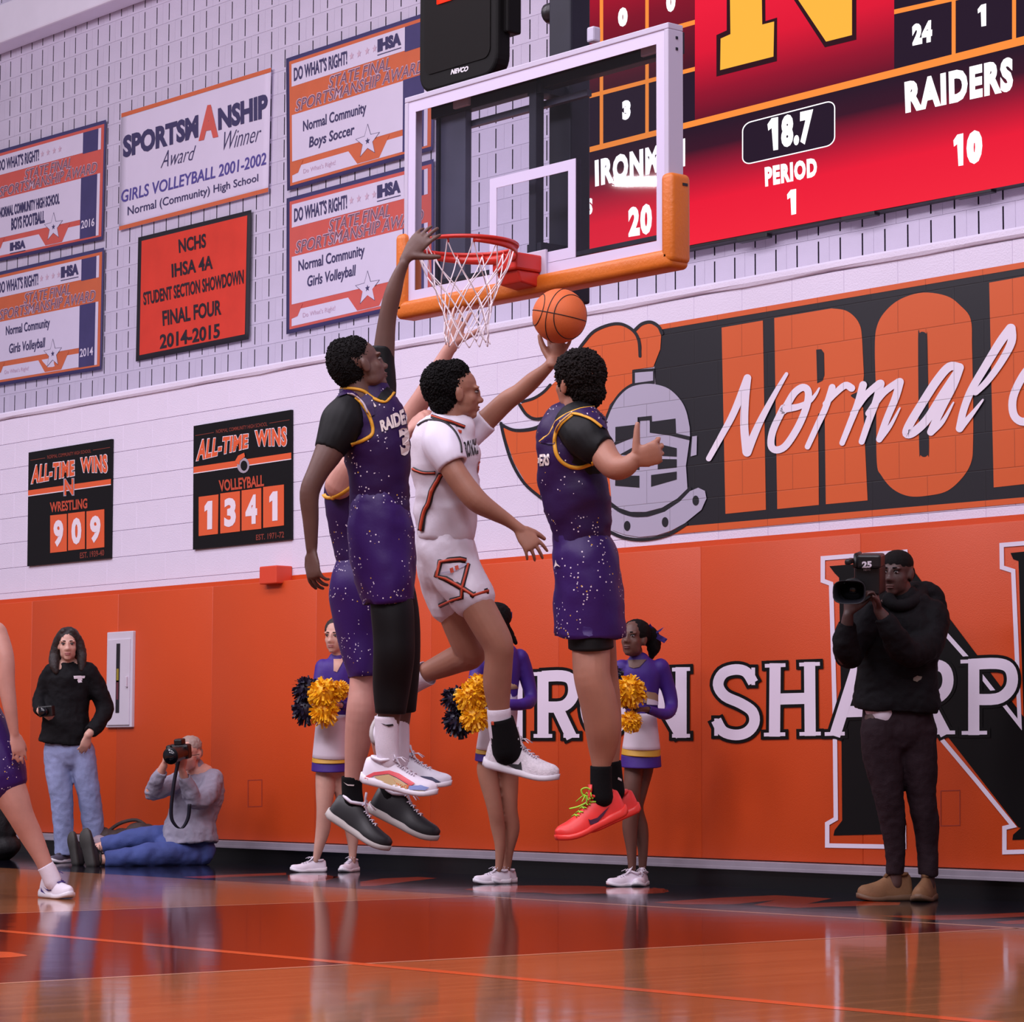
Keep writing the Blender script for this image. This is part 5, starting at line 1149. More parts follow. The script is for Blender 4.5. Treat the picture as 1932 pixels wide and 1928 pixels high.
k2 = T([(958, 1418, 29, -.02), (951, 1385, 27, -.03), (945, 1356, 24, -.04)], hem=True, hem_in=.01).build('ankle_brace', M_SOCKB, None, smooth=True); adopt(k2, ps)
px_patch('logo', M_TRO, bvh(k2), [zt(*q) for q in ((622, 1340), (640, 1340), (642, 1362), (624, 1362))], k2, .004, 2)
k3_ = T([(752, 1310, 18, .35), (780, 1286, 22, .33), (806, 1270, 24.5, .29)], hem=True, hem_in=.01).build('sock', M_SOCKW, None, smooth=True); adopt(k3_, ps)
M_GLI = mat('shoe_sparkle', (220, 210, 218), .4, .12, 90, .3, 200)
sA = shoe(ps, at(913, 1447, D+.02), at(1050, 1480, D-.08), cvec(.18, 1, 0), M_GLI, M_SOLEW, M_WHS, 'white sparkling shoe with black side mark', high=1.3)
px_patch('swoosh', M_TRD, bvh(sA), [zt(*q) for q in ((660, 1575), (700, 1600), (760, 1635), (810, 1640), (828, 1618), (836, 1680), (790, 1672), (720, 1635))], sA, .004, 2)
sB = shoe(ps, at(752, 1302, D+.33), at(698, 1402, D+.20), cvec(.8, .55, .15), M_WHS, mat('sole_grey', (188, 180, 180), .6), M_WHS, 'trailing shoe with pale grey sole showing', high=1.0)

# ---------------------------------------------------------------- purple player seen from behind, right
D = 11.3
pr_ = person('person', 'leaping purple player with big curly hair seen from behind, right of the shooter', at(1130, 1590, D))
T = lambda pts, **k: px_tube(D, pts, **k)
hc = at(1088, 722, D+.0); hM = frame_from(cvec(-.62, .10, -.78), cvec(-.05, 1, .05)); hs = 1.0
wr = at(1192, 868, D-.30)
body = join(head_bits(hc, hM, hs), T([(1090, 745, 25, 0), (1088, 785, 30, 0), (1086, 815, 36, 0)]),
    T([(1086, 800, 44, 0, .6), (1085, 840, 56, .0, .56), (1084, 890, 54, 0, .56), (1092, 950, 46, 0, .6), (1098, 1010, 40, .01, .62), (1106, 1060, 42, .02, .7)]),
    T([(1108, 820, 38, -.10), (1130, 842, 29, -.16), (1146, 868, 26, -.22), (1164, 882, 24.5, -.26), (1184, 878, 20, -.29), (1196, 866, 14, -.30)]),
    T([(1060, 830, 34, .14), (1066, 880, 26, .26), (1080, 940, 22, .33), (1095, 985, 16, .37), (1100, 1005, 12, .38)]),
    T([(1108, 1060, 30, .02), (1112, 1180, 32, -.01), (1115, 1230, 36, -.03), (1117, 1275, 35, -.05), (1128, 1320, 35.5, -.04), (1137, 1370, 34.5, -.02), (1137, 1410, 28, .0), (1134, 1450, 17, 0), (1135, 1500, 15, 0)]),
    T([(1116, 1060, 30, .06), (1126, 1180, 34, .13), (1132, 1260, 33, .18), (1140, 1320, 31, .2), (1147, 1380, 26, .22), (1152, 1440, 17, .22), (1160, 1490, 15, .22)]),
    hand_bits(wr, cvec(.92, .28, .1), cvec(-.2, .1, -.9), 1, (.75, .85, .95, 1.0), .16, 1.16, .05, 1.25, .026),
    hand_bits(at(1100, 1005, D+.38), cvec(.2, -1, 0), cvec(.5, 0, -1), 1, .3, .1, 1.05))
br_ = adopt(remesh(body, 'body', SK_TN, .0056), pr_); face_bits(pr_, hc, hM, hs, M_LIPM, M_HAIR)
hb = join(px_ell(D, 1097, 707, 45, 48, 0, .105, 0), px_ell(D, 1105, 738, 35, 33, 0, .09, 0), px_ell(D, 1078, 700, 28, 34, 0, .095, 0))
adopt(tufts(hair_shell('hair', mat('hair_curly', (24, 17, 16), .8, .3, 60, .5, 300, spec=.2), hb, .006, 42), 4200, .0075), pr_)
sl = join(T([(1086, 795, 44, -.06, .85), (1105, 822, 44, -.13, .95), (1124, 842, 36, -.17), (1142, 850, 28, -.20)], hem=2), T([(1056, 826, 38, .13), (1065, 872, 31, .25)], hem=2), T([(1088, 790, 44, 0, .7), (1085, 840, 62, 0, .76), (1085, 890, 60, 0, .74)]))
us = adopt(remesh(sl, 'undershirt', M_BCOMP, .0075, 1), pr_); wrinkle(us, .004, 12, seed=4)
jr = T([(1098, 762, 30, .01, .8), (1092, 782, 52, .02, .72), (1082, 815, 67, .02, .74), (1080, 850, 68, .01, .76), (1080, 890, 66, .01, .78), (1086, 935, 66, .01, .8), (1094, 975, 60, .01, .82), (1098, 1008, 54, .01, .86), (1100, 1030, 50, .01, .84)], k=5, n=40, hem=True).build('jersey', M_PUR, None, smooth=True); wrinkle(jr, .012, 7, (1, 1, 1.5), 41); wrinkle(jr, .006, 15, (1, 1, 1.6), 8, True); adopt(jr, pr_)
sr = T([(1098, 992, 50, .01, .88), (1099, 1012, 53, .01, .9), (1105, 1042, 64, .01, .95), (1112, 1090, 65, .02, 1.05), (1112, 1140, 67, .03, 1.12), (1112, 1196, 68, .04, 1.2)], k=5, n=40, hem=True, hem_in=.08).build('shorts', M_PURS, None, smooth=True); wrinkle(sr, .015, 6, (1, 1, .7), 52); wrinkle(sr, .006, 13, (1, 1, .8), 9, True); adopt(sr, pr_)
ur = T([(1112, 1120, 42, .03, 1.2), (1114, 1190, 43, .01, 1.4), (1115, 1222, 43, .01, 1.5)], hem=True).build('compression_shorts', M_BCOMP, None, smooth=True); adopt(ur, pr_)
zr = zm(980, 640, 3.213); tj = bvh(jr, us)
px_patch('strap', M_PUR, tj, [zr(*q) for q in ((125, 625), (185, 575), (225, 500), (290, 455), (370, 425), (450, 412), (495, 425), (530, 500), (548, 560), (495, 533), (440, 490), (380, 463), (325, 452), (258, 508), (224, 568), (216, 640), (180, 640))], jr, .006, 2.5)
tj = bvh(jr, us, *[o for o in jr.children])
ribbon('arm_trim', M_GOLD, tj, [zr(*q) for q in ((320, 455), (255, 510), (222, 570), (215, 640), (232, 710), (280, 760), (350, 780), (420, 762), (462, 740))], 7, jr)
ribbon('arm_trim', M_GOLD, tj, [zr(*q) for q in ((320, 452), (380, 465), (440, 492), (495, 535))], 4, jr)
ribbon('neck_trim', M_GOLD, bvh(jr, us, br_), [zr(*q) for q in ((125, 625), (150, 600), (185, 575), (225, 500), (290, 455), (370, 425), (450, 415))], 4.5, jr)
px_text('lettering', M_CREAM, bvh(jr), 'RAIDERS', [zr(40, 705), zr(185, 695), zr(183, 765), zr(45, 775)], jr, .05)
px_patch('logo', M_CREAM, bvh(sr), [zr(*q) for q in ((232, 1335), (240, 1360), (258, 1382), (240, 1372), (222, 1384), (228, 1365))], sr, .01, 2)
k1 = T([(1136, 1505, 21, 0), (1134, 1475, 20.5, 0), (1134, 1446, 20.5, 0)], hem=True, hem_in=.01).build('sock', M_SOCKB, None, smooth=True); adopt(k1, pr_)
k2 = T([(1163, 1495, 16, .22), (1158, 1465, 17, .22), (1154, 1438, 18, .22)], hem=True, hem_in=.01).build('sock', M_SOCKB, None, smooth=True); adopt(k2, pr_)
px_patch('swoosh', M_CREAM, bvh(k2), [(1166, 1466), (1172, 1470), (1172, 1474), (1165, 1470)], k2, .003, 2)
M_SRED = mat('shoe_red', (232, 52, 48), .4, .08, 20); M_SRS = mat('sole_red', (236, 60, 52), .35); M_LIME = mat('lace_lime', (164, 220, 60), .5)
sA = shoe(pr_, at(1182, 1536, D+.04), at(1056, 1594, D-.08), cvec(-.22, 1, 0), M_SRED, M_SRS, M_LIME, 'red shoe with lime laces and dark side mark', high=1.15)
sB = shoe(pr_, at(1207, 1530, D+.27), at(1092, 1580, D+.18), cvec(-.2, 1, 0), M_SRED, M_SRS, M_LIME, 'red shoe half hidden behind the nearer one', high=1.1)
zq2 = zm(1020, 1180, 3.707)
px_patch('swoosh', mat('swoosh_maroon', (74, 22, 52), .45), bvh(sA), [zq2(*q) for q in ((330, 1355), (345, 1362), (395, 1345), (440, 1300), (480, 1265), (440, 1325), (395, 1380), (345, 1395))], sA, .004, 2)
b = MB()
for pts in ([(352, 1232), (300, 1190), (285, 1150), (320, 1135), (350, 1150)], [(350, 1232), (320, 1240), (260, 1268), (200, 1282)], [(350, 1235), (388, 1232)], [(320, 1240), (325, 1200), (300, 1185)]):
    b.tube(circ_rings([at(*zq2(*q), D-.03) for q in smooth2(pts, 4)], .0035, 5))
q = b.build('lace_ends', M_LIME, None, smooth=True); adopt(q, pr_)

# ---------------------------------------------------------------- pale player hidden behind number 3
D = 12.95
p4 = person('person', 'pale player in purple mostly hidden behind number 3, hand raised behind the net', at(690, 1600, D))
T = lambda pts, **k: px_tube(D, pts, **k)
hc = at(706, 835, D); hM = frame_from(cvec(.8, .45, -.35), cvec(-.35, .9, 0)); hs = .98
wr_u = at(853, 652, D+.02); wr_s = at(772, 812, D-.18)
body = join(head_bits(hc, hM, hs), T([(700, 860, 24, 0), (690, 890, 28, 0)]),
    T([(680, 885, 42, 0, .6), (670, 930, 48, 0, .6), (676, 1000, 40, 0.01, .6), (682, 1080, 38, 0.02, .65), (684, 1110, 38, 0.02, .7)]),
    T([(640, 915, 28, -.10), (660, 880, 24, -.14), (700, 855, 20, -.17), (740, 835, 15, -.18), (770, 815, 10.5, -.18)]),
    T([(715, 880, 26, .14), (748, 830, 22, .14), (775, 785, 21, .12), (800, 745, 18.5, .08), (822, 705, 16.5, .05), (842, 668, 13, .03), (853, 650, 11.5, .02)]),
    T([(684, 1090, 30, .0), (687, 1200, 27, .0), (683, 1290, 24, -.04), (680, 1340, 27, -.06), (675, 1400, 25, -.04), (668, 1450, 18, -.03), (664, 1500, 15, -.02)]),
    T([(690, 1090, 30, .06), (700, 1220, 28, .09), (712, 1300, 28, .14), (722, 1390, 24, .17), (731, 1460, 16, .2), (734, 1510, 15, .2)]),
    hand_bits(wr_u, cvec(.14, 1, -.05), cvec(.15, 0, -.95), -1, (.18, .12, .15, .2), .36, 1.14, .15, .95, .026),
    hand_bits(wr_s, cvec(.55, .6, .1), cvec(.6, -.5, -.5), 1, (.5, .6, .6, .6), .12, 1.0, .4, .8, .022))
b4 = adopt(remesh(body, 'body', SK_PL, .006), p4); face_bits(p4, hc, hM, hs, mat('lip_pink', (190, 120, 116), .5), mat('hair_brown', (70, 50, 40), .7))
adopt(hair_shell('hair', mat('hair_brown', (70, 50, 40), .7), px_ell(D, 694, 820, 36, 40, 0, .09, -20), .004, 50), p4)
j4 = T([(684, 872, 40, .02, .7), (672, 915, 58, .02, .78), (670, 945, 58, .02, .8), (676, 1000, 52, .02, .8), (682, 1050, 48, .02, .85), (684, 1080, 49, .02, .85)], k=5, n=36, hem=True).build('jersey', M_PUR, None, smooth=True); wrinkle(j4, .01, 7, (1, 1, 1.5), 61); adopt(j4, p4)
s4 = T([(682, 1065, 48, .02, .88), (680, 1105, 58, .02, .95), (680, 1150, 56, .02, 1), (684, 1210, 46, .02, 1.2), (688, 1278, 32, .0, 1.6)], k=5, n=36, hem=True, hem_in=.08).build('shorts', M_PURS, None, smooth=True); wrinkle(s4, .012, 6, (1, 1, .7), 72); adopt(s4, p4)
ribbon('arm_trim', M_GOLD, bvh(j4, b4), [zj(*q) for q in ((234, 1000), (240, 1055), (262, 1095), (310, 1095), (360, 1070), (410, 1035), (430, 1020))], 6.5, j4)
k1 = T([(666, 1512, 20, -.02), (664, 1490, 19.5, -.02), (664, 1466, 20, -.02)], hem=True, hem_in=.01).build('sock', M_SOCKB, None, smooth=True); adopt(k1, p4)
px_patch('swoosh', M_CREAM, bvh(k1), [zq(*q) for q in ((285, 1135), (320, 1155), (375, 1158), (372, 1170), (320, 1166))], k1, .004, 2)
k2 = T([(734, 1520, 18, .2), (733, 1480, 17.5, .2)], hem=True, hem_in=.01).build('sock', M_SOCKB, None, smooth=True); adopt(k2, p4)
for (H, Tt, u, dz, lab) in (((614, 1540), (728, 1612), cvec(.35, 1, 0), -.02, 'black and white shoe tilted toe down, nearer'), ((692, 1530), (820, 1594), cvec(.3, 1, 0), .2, 'black and white shoe behind the other')):
    s_ = shoe(p4, at(*H, D+dz), at(*Tt, D+dz-.06), u, M_SWB, mat('sole_offwhite', (186, 178, 174), .5), M_WHS, lab, high=1.25, m_col=M_WHS)

# ---------------------------------------------------------------- player cut off by the left edge
D = 14.55
p5 = person('person', 'player in purple shorts and white shoes cut off at the left edge', at(110, 1690, D))
T = lambda pts, **k: px_tube(D, pts, **k)
hc = at(-55, 1100, D+.05); hM = frame_from(cvec(.9, .0, .1), cvec(0, 1, 0))
wr = at(27, 1384, D-.12)
body = join(head_bits(hc, hM, 1.0), T([(-58, 1125, 20, .05), (-56, 1165, 24, .05)]), T([(-54, 1160, 38, .05, .75), (-50, 1200, 52, .05, .7), (-52, 1280, 46, .05, .72), (-50, 1360, 44, .05, .8)]),
    T([(-10, 1195, 24, -.05), (8, 1240, 19, -.1), (12, 1290, 16.5, -.12), (19, 1335, 13.5, -.13), (27, 1384, 9, -.12)]), T([(-95, 1195, 24, .1), (-110, 1260, 18, .1), (-95, 1320, 15, .0), (-80, 1375, 9, -.05)]),
    T([(-40, 1350, 30, .04), (-6, 1440, 38, .0), (22, 1500, 32, -.02), (40, 1540, 25, -.02), (58, 1575, 22, 0), (80, 1620, 16, .0), (94, 1655, 14, 0)]),
    T([(-75, 1370, 40, .15), (-95, 1460, 34, .1), (-110, 1530, 24, .12), (-125, 1600, 20, .25), (-135, 1660, 13, .35)]),
    hand_bits(wr, cvec(.25, -1, 0), cvec(-.6, 0, -.7), 1, (.12, .12, .15, .2), .1, 1.0, .2, .5, .022))
b5 = adopt(remesh(body, 'body', SK_PL, .009), p5); face_bits(p5, hc, hM, 1.0, mat('lip_pink', (190, 120, 116), .5), mat('hair_brown', (70, 50, 40), .7))
adopt(hair_shell('hair', mat('hair_brown', (70, 50, 40), .7), px_ell(D, -62, 1085, 32, 34, .05, .09, 0), .004, 50), p5)
j5 = T([(-54, 1160, 40, .05, .7), (-56, 1200, 50, .05, .75), (-54, 1280, 49, .05, .78), (-52, 1370, 48, .05, .85)], k=5, n=30, hem=True).build('jersey', M_PUR, None, smooth=True); wrinkle(j5, .01, 7); adopt(j5, p5)
sx5 = join(T([(-50, 1345, 48, .05, .9), (-28, 1400, 54, .03, .9), (-8, 1440, 52, .01, .95), (4, 1468, 49, .0, 1)]), T([(-55, 1345, 46, .08, .9), (-75, 1400, 48, .1, .9), (-88, 1460, 42, .1, 1)]))
s5 = remesh(sx5, 'shorts', M_PURS, .009, 1); wrinkle(s5, .01, 6); adopt(s5, p5)
k1 = T([(100, 1664, 17, 0), (92, 1645, 16.5, 0), (86, 1634, 16, 0)], hem=True, hem_in=.01).build('sock', M_SOCKW, None, smooth=True); adopt(k1, p5)
gH = onZ(80, 1692, .002); gT = onZ(157, 1698, .002)
gT = gH+(gT-gH).normalized()*.295
M_PLC = mat('lace_purple', (60, 36, 120), .5)
sA = shoe(p5, gH, gT, Vector((0, 0, 1)), M_WHS, M_SOLEW, M_PLC, 'white shoe with purple laces', high=1.25)
tA = bvh(sA); z5 = zm(0, 1150, 3.382)
px_patch('swoosh', M_PLC, tA, [z5(*q) for q in ((275, 1765), (300, 1785), (328, 1778), (330, 1795), (305, 1795))], sA, .004, 2)
px_patch('tongue_panel', M_PLC, tA, [z5(*q) for q in ((385, 1695), (415, 1690), (470, 1745), (490, 1765), (440, 1760), (390, 1720))], sA, .005, 2.2)
px_patch('heel_panel', M_PLC, tA, [z5(*q) for q in ((264, 1770), (272, 1790), (295, 1815), (265, 1800))], sA, .004, 2)
gH2 = onZ(-150, 1694, .002); shoe(p5, gH2, gH2+(gT-gH).normalized()*.295, Vector((0, 0, 1)), M_WHS, M_SOLEW, M_PLC, high=1.25)

# ---------------------------------------------------------------- basketball
M_BALL = mat('ball_leather', (218, 104, 48), .55, .05, 12, .35, 420); M_SEAM = mat('ball_seam', (26, 18, 18), .6)
bt = thing('basketball', 'orange basketball with black seams resting on the raised palm beside the rim', 'basketball', BALL); bt.location = BALL
RB = .1195
bb = ell((0, 0, 0), RB, RB, RB, None, 40, 24).build('leather', M_BALL, bt, smooth=True)
zb5 = zm(760, 420, 5.084)
tb = bvh(bb)
def bhit(x, y):
    d = ray(x, y).normalized(); h = tb.ray_cast(CAM-BALL, d); return h[0]
bvec = lambda x, y: bhit(*zb5(x, y)).normalized()
def seam(pts, closed=False):
    b = MB(); b.tube(circ_rings([p*(RB+.0002) for p in pts], .0022, 6, closed=closed), closed=closed); b.build('seam', M_SEAM, bt, smooth=True)
a_, b_, c_ = bvec(1255, 838), bvec(1500, 892), bvec(1752, 945)
def great(a, c):
    n = a.cross(c).normalized(); u = a.normalized(); v = n.cross(u); return [u*math.cos(t*math.pi/24)+v*math.sin(t*math.pi/24) for t in range(48)], n
g1, n1 = great(a_, c_); seam(g1, True)
g2, n2 = great(bvec(1500, 655), bvec(1395, 1110)); seam(g2, True)
def small(axis, ang, ph):  # curved seams either side
    u = axis.orthogonal().normalized(); v = axis.cross(u); return [(axis*math.cos(ang)+(u*math.cos(t*math.pi/20)+v*math.sin(t*math.pi/20))*math.sin(ang)).normalized() for t in range(40)]
ax = n2 if n2.dot(bvec(1650, 900)) > 0 else -n2
mid = [bvec(1715, 745), bvec(1450, 880), bvec(1630, 1110)]
nn = (mid[1]-mid[0]).cross(mid[2]-mid[0]).normalized(); nn = nn if nn.dot(mid[0]) > 0 else -nn
seam(small(nn, math.acos(max(-1, min(1, nn.dot(mid[0])))), 0), True)
mid = [bvec(1340, 690), bvec(1340, 850), bvec(1268, 985)]
nn = (mid[1]-mid[0]).cross(mid[2]-mid[0]).normalized(); nn = nn if nn.dot(mid[0]) > 0 else -nn
seam(small(nn, math.acos(max(-1, min(1, nn.dot(mid[0])))), 0), True)
# ================================================================== PEOPLE ALONG THE WALL
def zmx(z, pts): return [z(*p) for p in pts]
SK_W = skin('skin_light', (206, 160, 144)); SK_O = skin('skin_ruddy', (212, 158, 142)); SK_CH = skin('skin_warm_brown', (168, 118, 98)); SK_CM = skin('skin_very_deep', (78, 54, 50))
M_JEAN = mat('denim_light', (142, 152, 194), .8, .12, 9, .2, 160); M_JEAN2 = mat('denim_blue', (62, 78, 140), .8, .12, 9, .2, 160); M_JACK = mat('jacket_black', (17, 16, 20), .8, .1, 10, .2, 120, spec=.2)
M_LIPP = mat('lip_rose', (168, 104, 102), .5); M_BRN = mat('hair_dark_brown', (38, 28, 28), .55, .3, 40, .4, 200)
def strands(b, roots, down, n, r, wob=.01, seed=2):
    rnd = random.Random(seed)
    for _ in range(n):
        p = roots(rnd); q = [p]
        for s in (.35, .7, 1.0): q.append(p+down(rnd)*s+Vector((rnd.gauss(0, wob), rnd.gauss(0, wob), 0)))
        b.tube(circ_rings(q, [r, r*1.1, r, r*.4], 5))
# ---------------------------------------------------------------- woman in black jacket
zW = zm(0, 1150, 3.382)
D = 19.75
pw = person('person', 'woman with long dark hair in black jacket and jeans standing by the white cabinet', onZ(130, 1630, 0))
def TW(pts, z=zW, s=3.382, **k): return px_tube(D, [(*z(p[0], p[1]), p[2]/s, *p[3:]) for p in pts], **k)
hc = at(*zW(434, 222), D-.02); hM = frame_from(cvec(.12, .05, 1), cvec(0, 1, 0)); hs = .97
wl_, wr_ = at(*zW(262, 650), D-.16), at(*zW(560, 800), D-.12)
body = join(head_bits(hc, hM, hs, 'f'), TW([(434, 290, 42, 0), (434, 350, 46, .02), (434, 390, 60, .02)]),
    TW([(434, 370, 100, .02, .6), (440, 440, 130, .02, .6), (440, 600, 110, .02, .6), (440, 750, 118, .02, .65), (440, 860, 120, .02, .7)]),
    TW([(330, 410, 50, .02), (285, 500, 44, .04), (250, 600, 38, .0), (256, 640, 28, -.12), (268, 655, 24, -.16)]), TW([(560, 410, 55, .02), (630, 520, 46, .06), (670, 640, 42, .06), (620, 740, 34, -.04), (560, 800, 26, -.12)]),
    TW([(370, 860, 70, .0), (360, 1000, 62, .0), (378, 1180, 54, .0), (400, 1400, 44, .02), (405, 1560, 30, .03)]), TW([(510, 850, 74, .02), (530, 1000, 66, .02), (556, 1180, 54, .04), (582, 1380, 48, .08), (592, 1500, 32, .10), (596, 1530, 28, .1)]),
    hand_bits(wl_, cvec(.6, -.35, .5), cvec(.7, .3, -.3), 1, (.9, .9, .9, .9), .05, .92, .4, .8, .02), hand_bits(wr_, cvec(-.3, -1, .1), cvec(-.6, 0, -.8), 1, .3, .06, .92, .3, .6, .02))
bw = adopt(remesh(body, 'body', SK_W, .0085), pw); face_bits(pw, hc, hM, hs, M_LIPP, M_BRN)
X, F, U = hM
b = join(ell(hc+U*.049-F*.020, .084, .094, .076, hM), ell(hc-F*.055-U*.03, .082, .05, .10, hM), px_tube(D, [(*zW(405, 135), 6, -.06), (*zW(370, 190), 8, -.02), (*zW(350, 280), 10, .0), (*zW(346, 350), 10, -.04), (*zW(360, 395), 6, -.06)]), px_tube(D, [(*zW(460, 135), 6, -.06), (*zW(498, 190), 8, -.02), (*zW(516, 260), 10, .0), (*zW(522, 330), 9, -.02), (*zW(520, 380), 5, -.04)]), px_ell(D, *zW(438, 290), 24, 26, .07, .05))
h = hair_shell('hair', M_BRN, b, .003, 40, .007); h['label'] = 'long dark brown hair'
adopt(h, pw)
jk = remesh(join(TW([(434, 372, 84, .02, .75), (436, 395, 130, .02, .62), (440, 440, 148, .02, .66), (436, 560, 136, .02, .7), (420, 680, 150, .02, .72), (420, 790, 160, .02, .75), (415, 850, 168, .02, .75)], n=30, hem=2),
    TW([(335, 400, 62, .02), (285, 500, 56, .04), (252, 600, 46, .0), (262, 652, 36, -.13)], hem=2), TW([(555, 400, 68, .02), (628, 520, 62, .06), (668, 640, 58, .06), (620, 735, 48, -.04), (575, 780, 38, -.1)], hem=2)), 'jacket', M_JACK, .009, 1); wrinkle(jk, .011, 7, (1, 1, 1), 5); wrinkle(jk, .005, 14, (1, 1, 1.2), 4, True); adopt(jk, pw)
tj = bvh(jk)
for poly in ([(468, 424), (545, 420), (540, 436), (520, 440), (524, 452), (492, 454), (494, 440), (472, 442)], [(490, 450), (515, 448), (522, 464), (500, 467)]): px_patch('logo', M_WHS, tj, zmx(zW, poly), jk, .006, 2)
jn = remesh(join(TW([(430, 790, 130, .02, .7), (432, 880, 150, .02, .72), (432, 930, 146, .02, .72)]), TW([(360, 900, 80, .0), (372, 1050, 82, .0), (392, 1200, 72, .0), (405, 1400, 64, .02), (408, 1560, 62, .03)], hem=2), TW([(515, 900, 86, .02), (545, 1060, 80, .02), (572, 1200, 72, .04), (594, 1380, 66, .08), (600, 1510, 62, .10)], hem=2)), 'jeans', M_JEAN, .0095, 1); wrinkle(jn, .007, 8, (1, 1, .7), 8); wrinkle(jn, .004, 16, (1, 1, .9), 3, True); adopt(jn, pw)
M_GSH = mat('shoe_grey', (84, 78, 92), .6, .1, 20)
for px_, dd, d in ((121, D+.03, cvec(-.35, 0, .9)), (176, D+.10, cvec(.1, 0, .9))):
    d.z = 0; d.normalize(); a = foot_at(px_, dd); shoe(pw, a-d*.08, a+d*.18, Vector((0, 0, 1)), M_GSH, M_SOLEW, M_GSH, high=1.0)
cm = thing('compact_camera', 'small black camera held by the woman in the black jacket', 'camera', at(*zW(298, 648), D-.24)); cm.location = at(*zW(298, 648), D-.24)
M_CAM = mat('camera_black', (20, 19, 22), .4, .1, 30); M_LENS = mat('lens_glass', (14, 14, 22), .08)
mcam = Matrix((cvec(.9, .1, .3).normalized(), cvec(-.3, 0, .95).normalized(), cvec(-.1, 1, 0).normalized())).transposed()
b = MB(); b.box((0, 0, 0), (.11, .05, .075), rot=mcam); b.build('camera_body', M_CAM, cm, bevel=.008)
b = MB(); c0 = mcam @ Vector((0, .025, 0)); b.tube(circ_rings([c0, c0+mcam @ Vector((0, .045, 0))], .03, 14)); b.build('lens', M_LENS, cm, smooth=True)

# ---------------------------------------------------------------- seated photographer
D = 19.45
pg = person('person', 'grey haired man in grey sweatshirt sitting on the floor aiming a camera', onZ(330, 1632, 0))
hc = at(*zW(1206, 915), D-.02); hM = frame_from(cvec(-.30, -.05, .95), cvec(.05, 1, .05)); hs = 1.02
wA, wB = at(*zW(1048, 985), D-.30), at(*zW(1160, 1020), D-.30)
body = join(head_bits(hc, hM, hs), TW([(1230, 985, 50, .04), (1250, 1030, 56, .06), (1260, 1070, 70, .06)]),
    TW([(1260, 1050, 110, .06, .65), (1270, 1150, 130, .06, .65), (1230, 1300, 118, .04, .7), (1215, 1440, 105, .02, .7), (1235, 1520, 100, .0, .7)]),
    TW([(1150, 1090, 48, .0), (1040, 1150, 44, -.12), (960, 1180, 40, -.16), (1000, 1090, 34, -.24), (1048, 990, 24, -.30)]), TW([(1350, 1090, 56, .04), (1320, 1190, 44, -.10), (1240, 1225, 38, -.2), (1202, 1140, 32, -.25), (1162, 1030, 24, -.30)]),
    TW([(1200, 1562, 48, -.05), (1000, 1560, 50, -.20), (820, 1580, 44, -.28), (660, 1595, 34, -.32), (600, 1600, 30, -.33)]), TW([(1160, 1492, 46, .08), (1000, 1450, 48, .02), (830, 1470, 42, .0), (660, 1510, 34, -.02), (520, 1560, 30, -.02)]),
    hand_bits(wA, cvec(.15, 1, .05), cvec(.95, 0, -.1), -1, (.6, .65, .7, .7), .10, 1.0, .4, .7, .024), hand_bits(wB, cvec(.05, 1, .2), cvec(-.5, .3, -.8), 1, (.9, .9, 1, 1), .08, 1.0, .4, .7, .024))
bg_ = adopt(remesh(body, 'body', SK_O, .0085), pg); face_bits(pg, hc, hM, hs, mat('lip_pink', (190, 120, 116), .5), mat('hair_grey', (160, 138, 130), .8))
X, F, U = hM
h = hair_shell('hair', mat('hair_grey', (160, 138, 130), .8), join(ell(hc+U*.050-F*.016, .081, .094, .070, hM), ell(hc-F*.05, .082, .055, .06, hM)), .003, 60, .006); h['label'] = 'short grey hair'; adopt(h, pg)
M_SWT = mat('sweatshirt_grey', (150, 146, 164), .85, .07, 12, .2, 140)
sw = remesh(join(TW([(1246, 998, 58, .05, .9), (1256, 1030, 78, .06, .8), (1262, 1062, 140, .06, .62), (1272, 1140, 160, .05, .66), (1240, 1290, 156, .04, .7), (1212, 1410, 172, .0, .78), (1215, 1500, 182, -.02, .8)], n=30, hem=2), TW([(1150, 1085, 62, .0), (1040, 1145, 58, -.12), (972, 1165, 52, -.16), (1000, 1090, 46, -.24), (1034, 1030, 36, -.28)], hem=2), TW([(1352, 1080, 72, .04), (1325, 1180, 66, -.10), (1240, 1222, 58, -.2), (1204, 1140, 50, -.25), (1176, 1060, 38, -.29)], hem=2)), 'sweatshirt', M_SWT, .0095, 1); wrinkle(sw, .014, 8, (1, 1, 1), 12); wrinkle(sw, .006, 16, (1, 1, 1.2), 4, True); adopt(sw, pg)
jn = remesh(join(TW([(1300, 1540, 95, .0, .8), (1200, 1540, 110, .0, .8), (1060, 1530, 95, -.06, .8)]), TW([(1220, 1562, 80, -.05), (1000, 1562, 78, -.20), (820, 1582, 66, -.28), (665, 1596, 56, -.32)], hem=2), TW([(1180, 1490, 78, .08), (1000, 1448, 76, .02), (830, 1468, 66, .0), (650, 1510, 54, -.02)], hem=2)), 'jeans', M_JEAN2, .0095, 1); wrinkle(jn, .013, 9, (1, 1, 1), 15); adopt(jn, pg)
M_DSH = mat('shoe_dark', (44, 42, 44), .6, .1, 20); M_DSO = mat('sole_dark', (60, 58, 56), .7, .1, 30)
shoe(pg, at(*zW(575, 1650), D-.42), at(*zW(525, 1400), D-.36), cvec(.62, .1, -.75), M_DSH, M_DSO, M_DSH, high=1.0, wide=1.25)
shoe(pg, at(*zW(475, 1640), D-.20), at(*zW(440, 1420), D-.16), cvec(.75, .1, -.6), M_DSH, M_DSO, M_DSH, high=1.0, wide=1.2)
gl_ = MB()
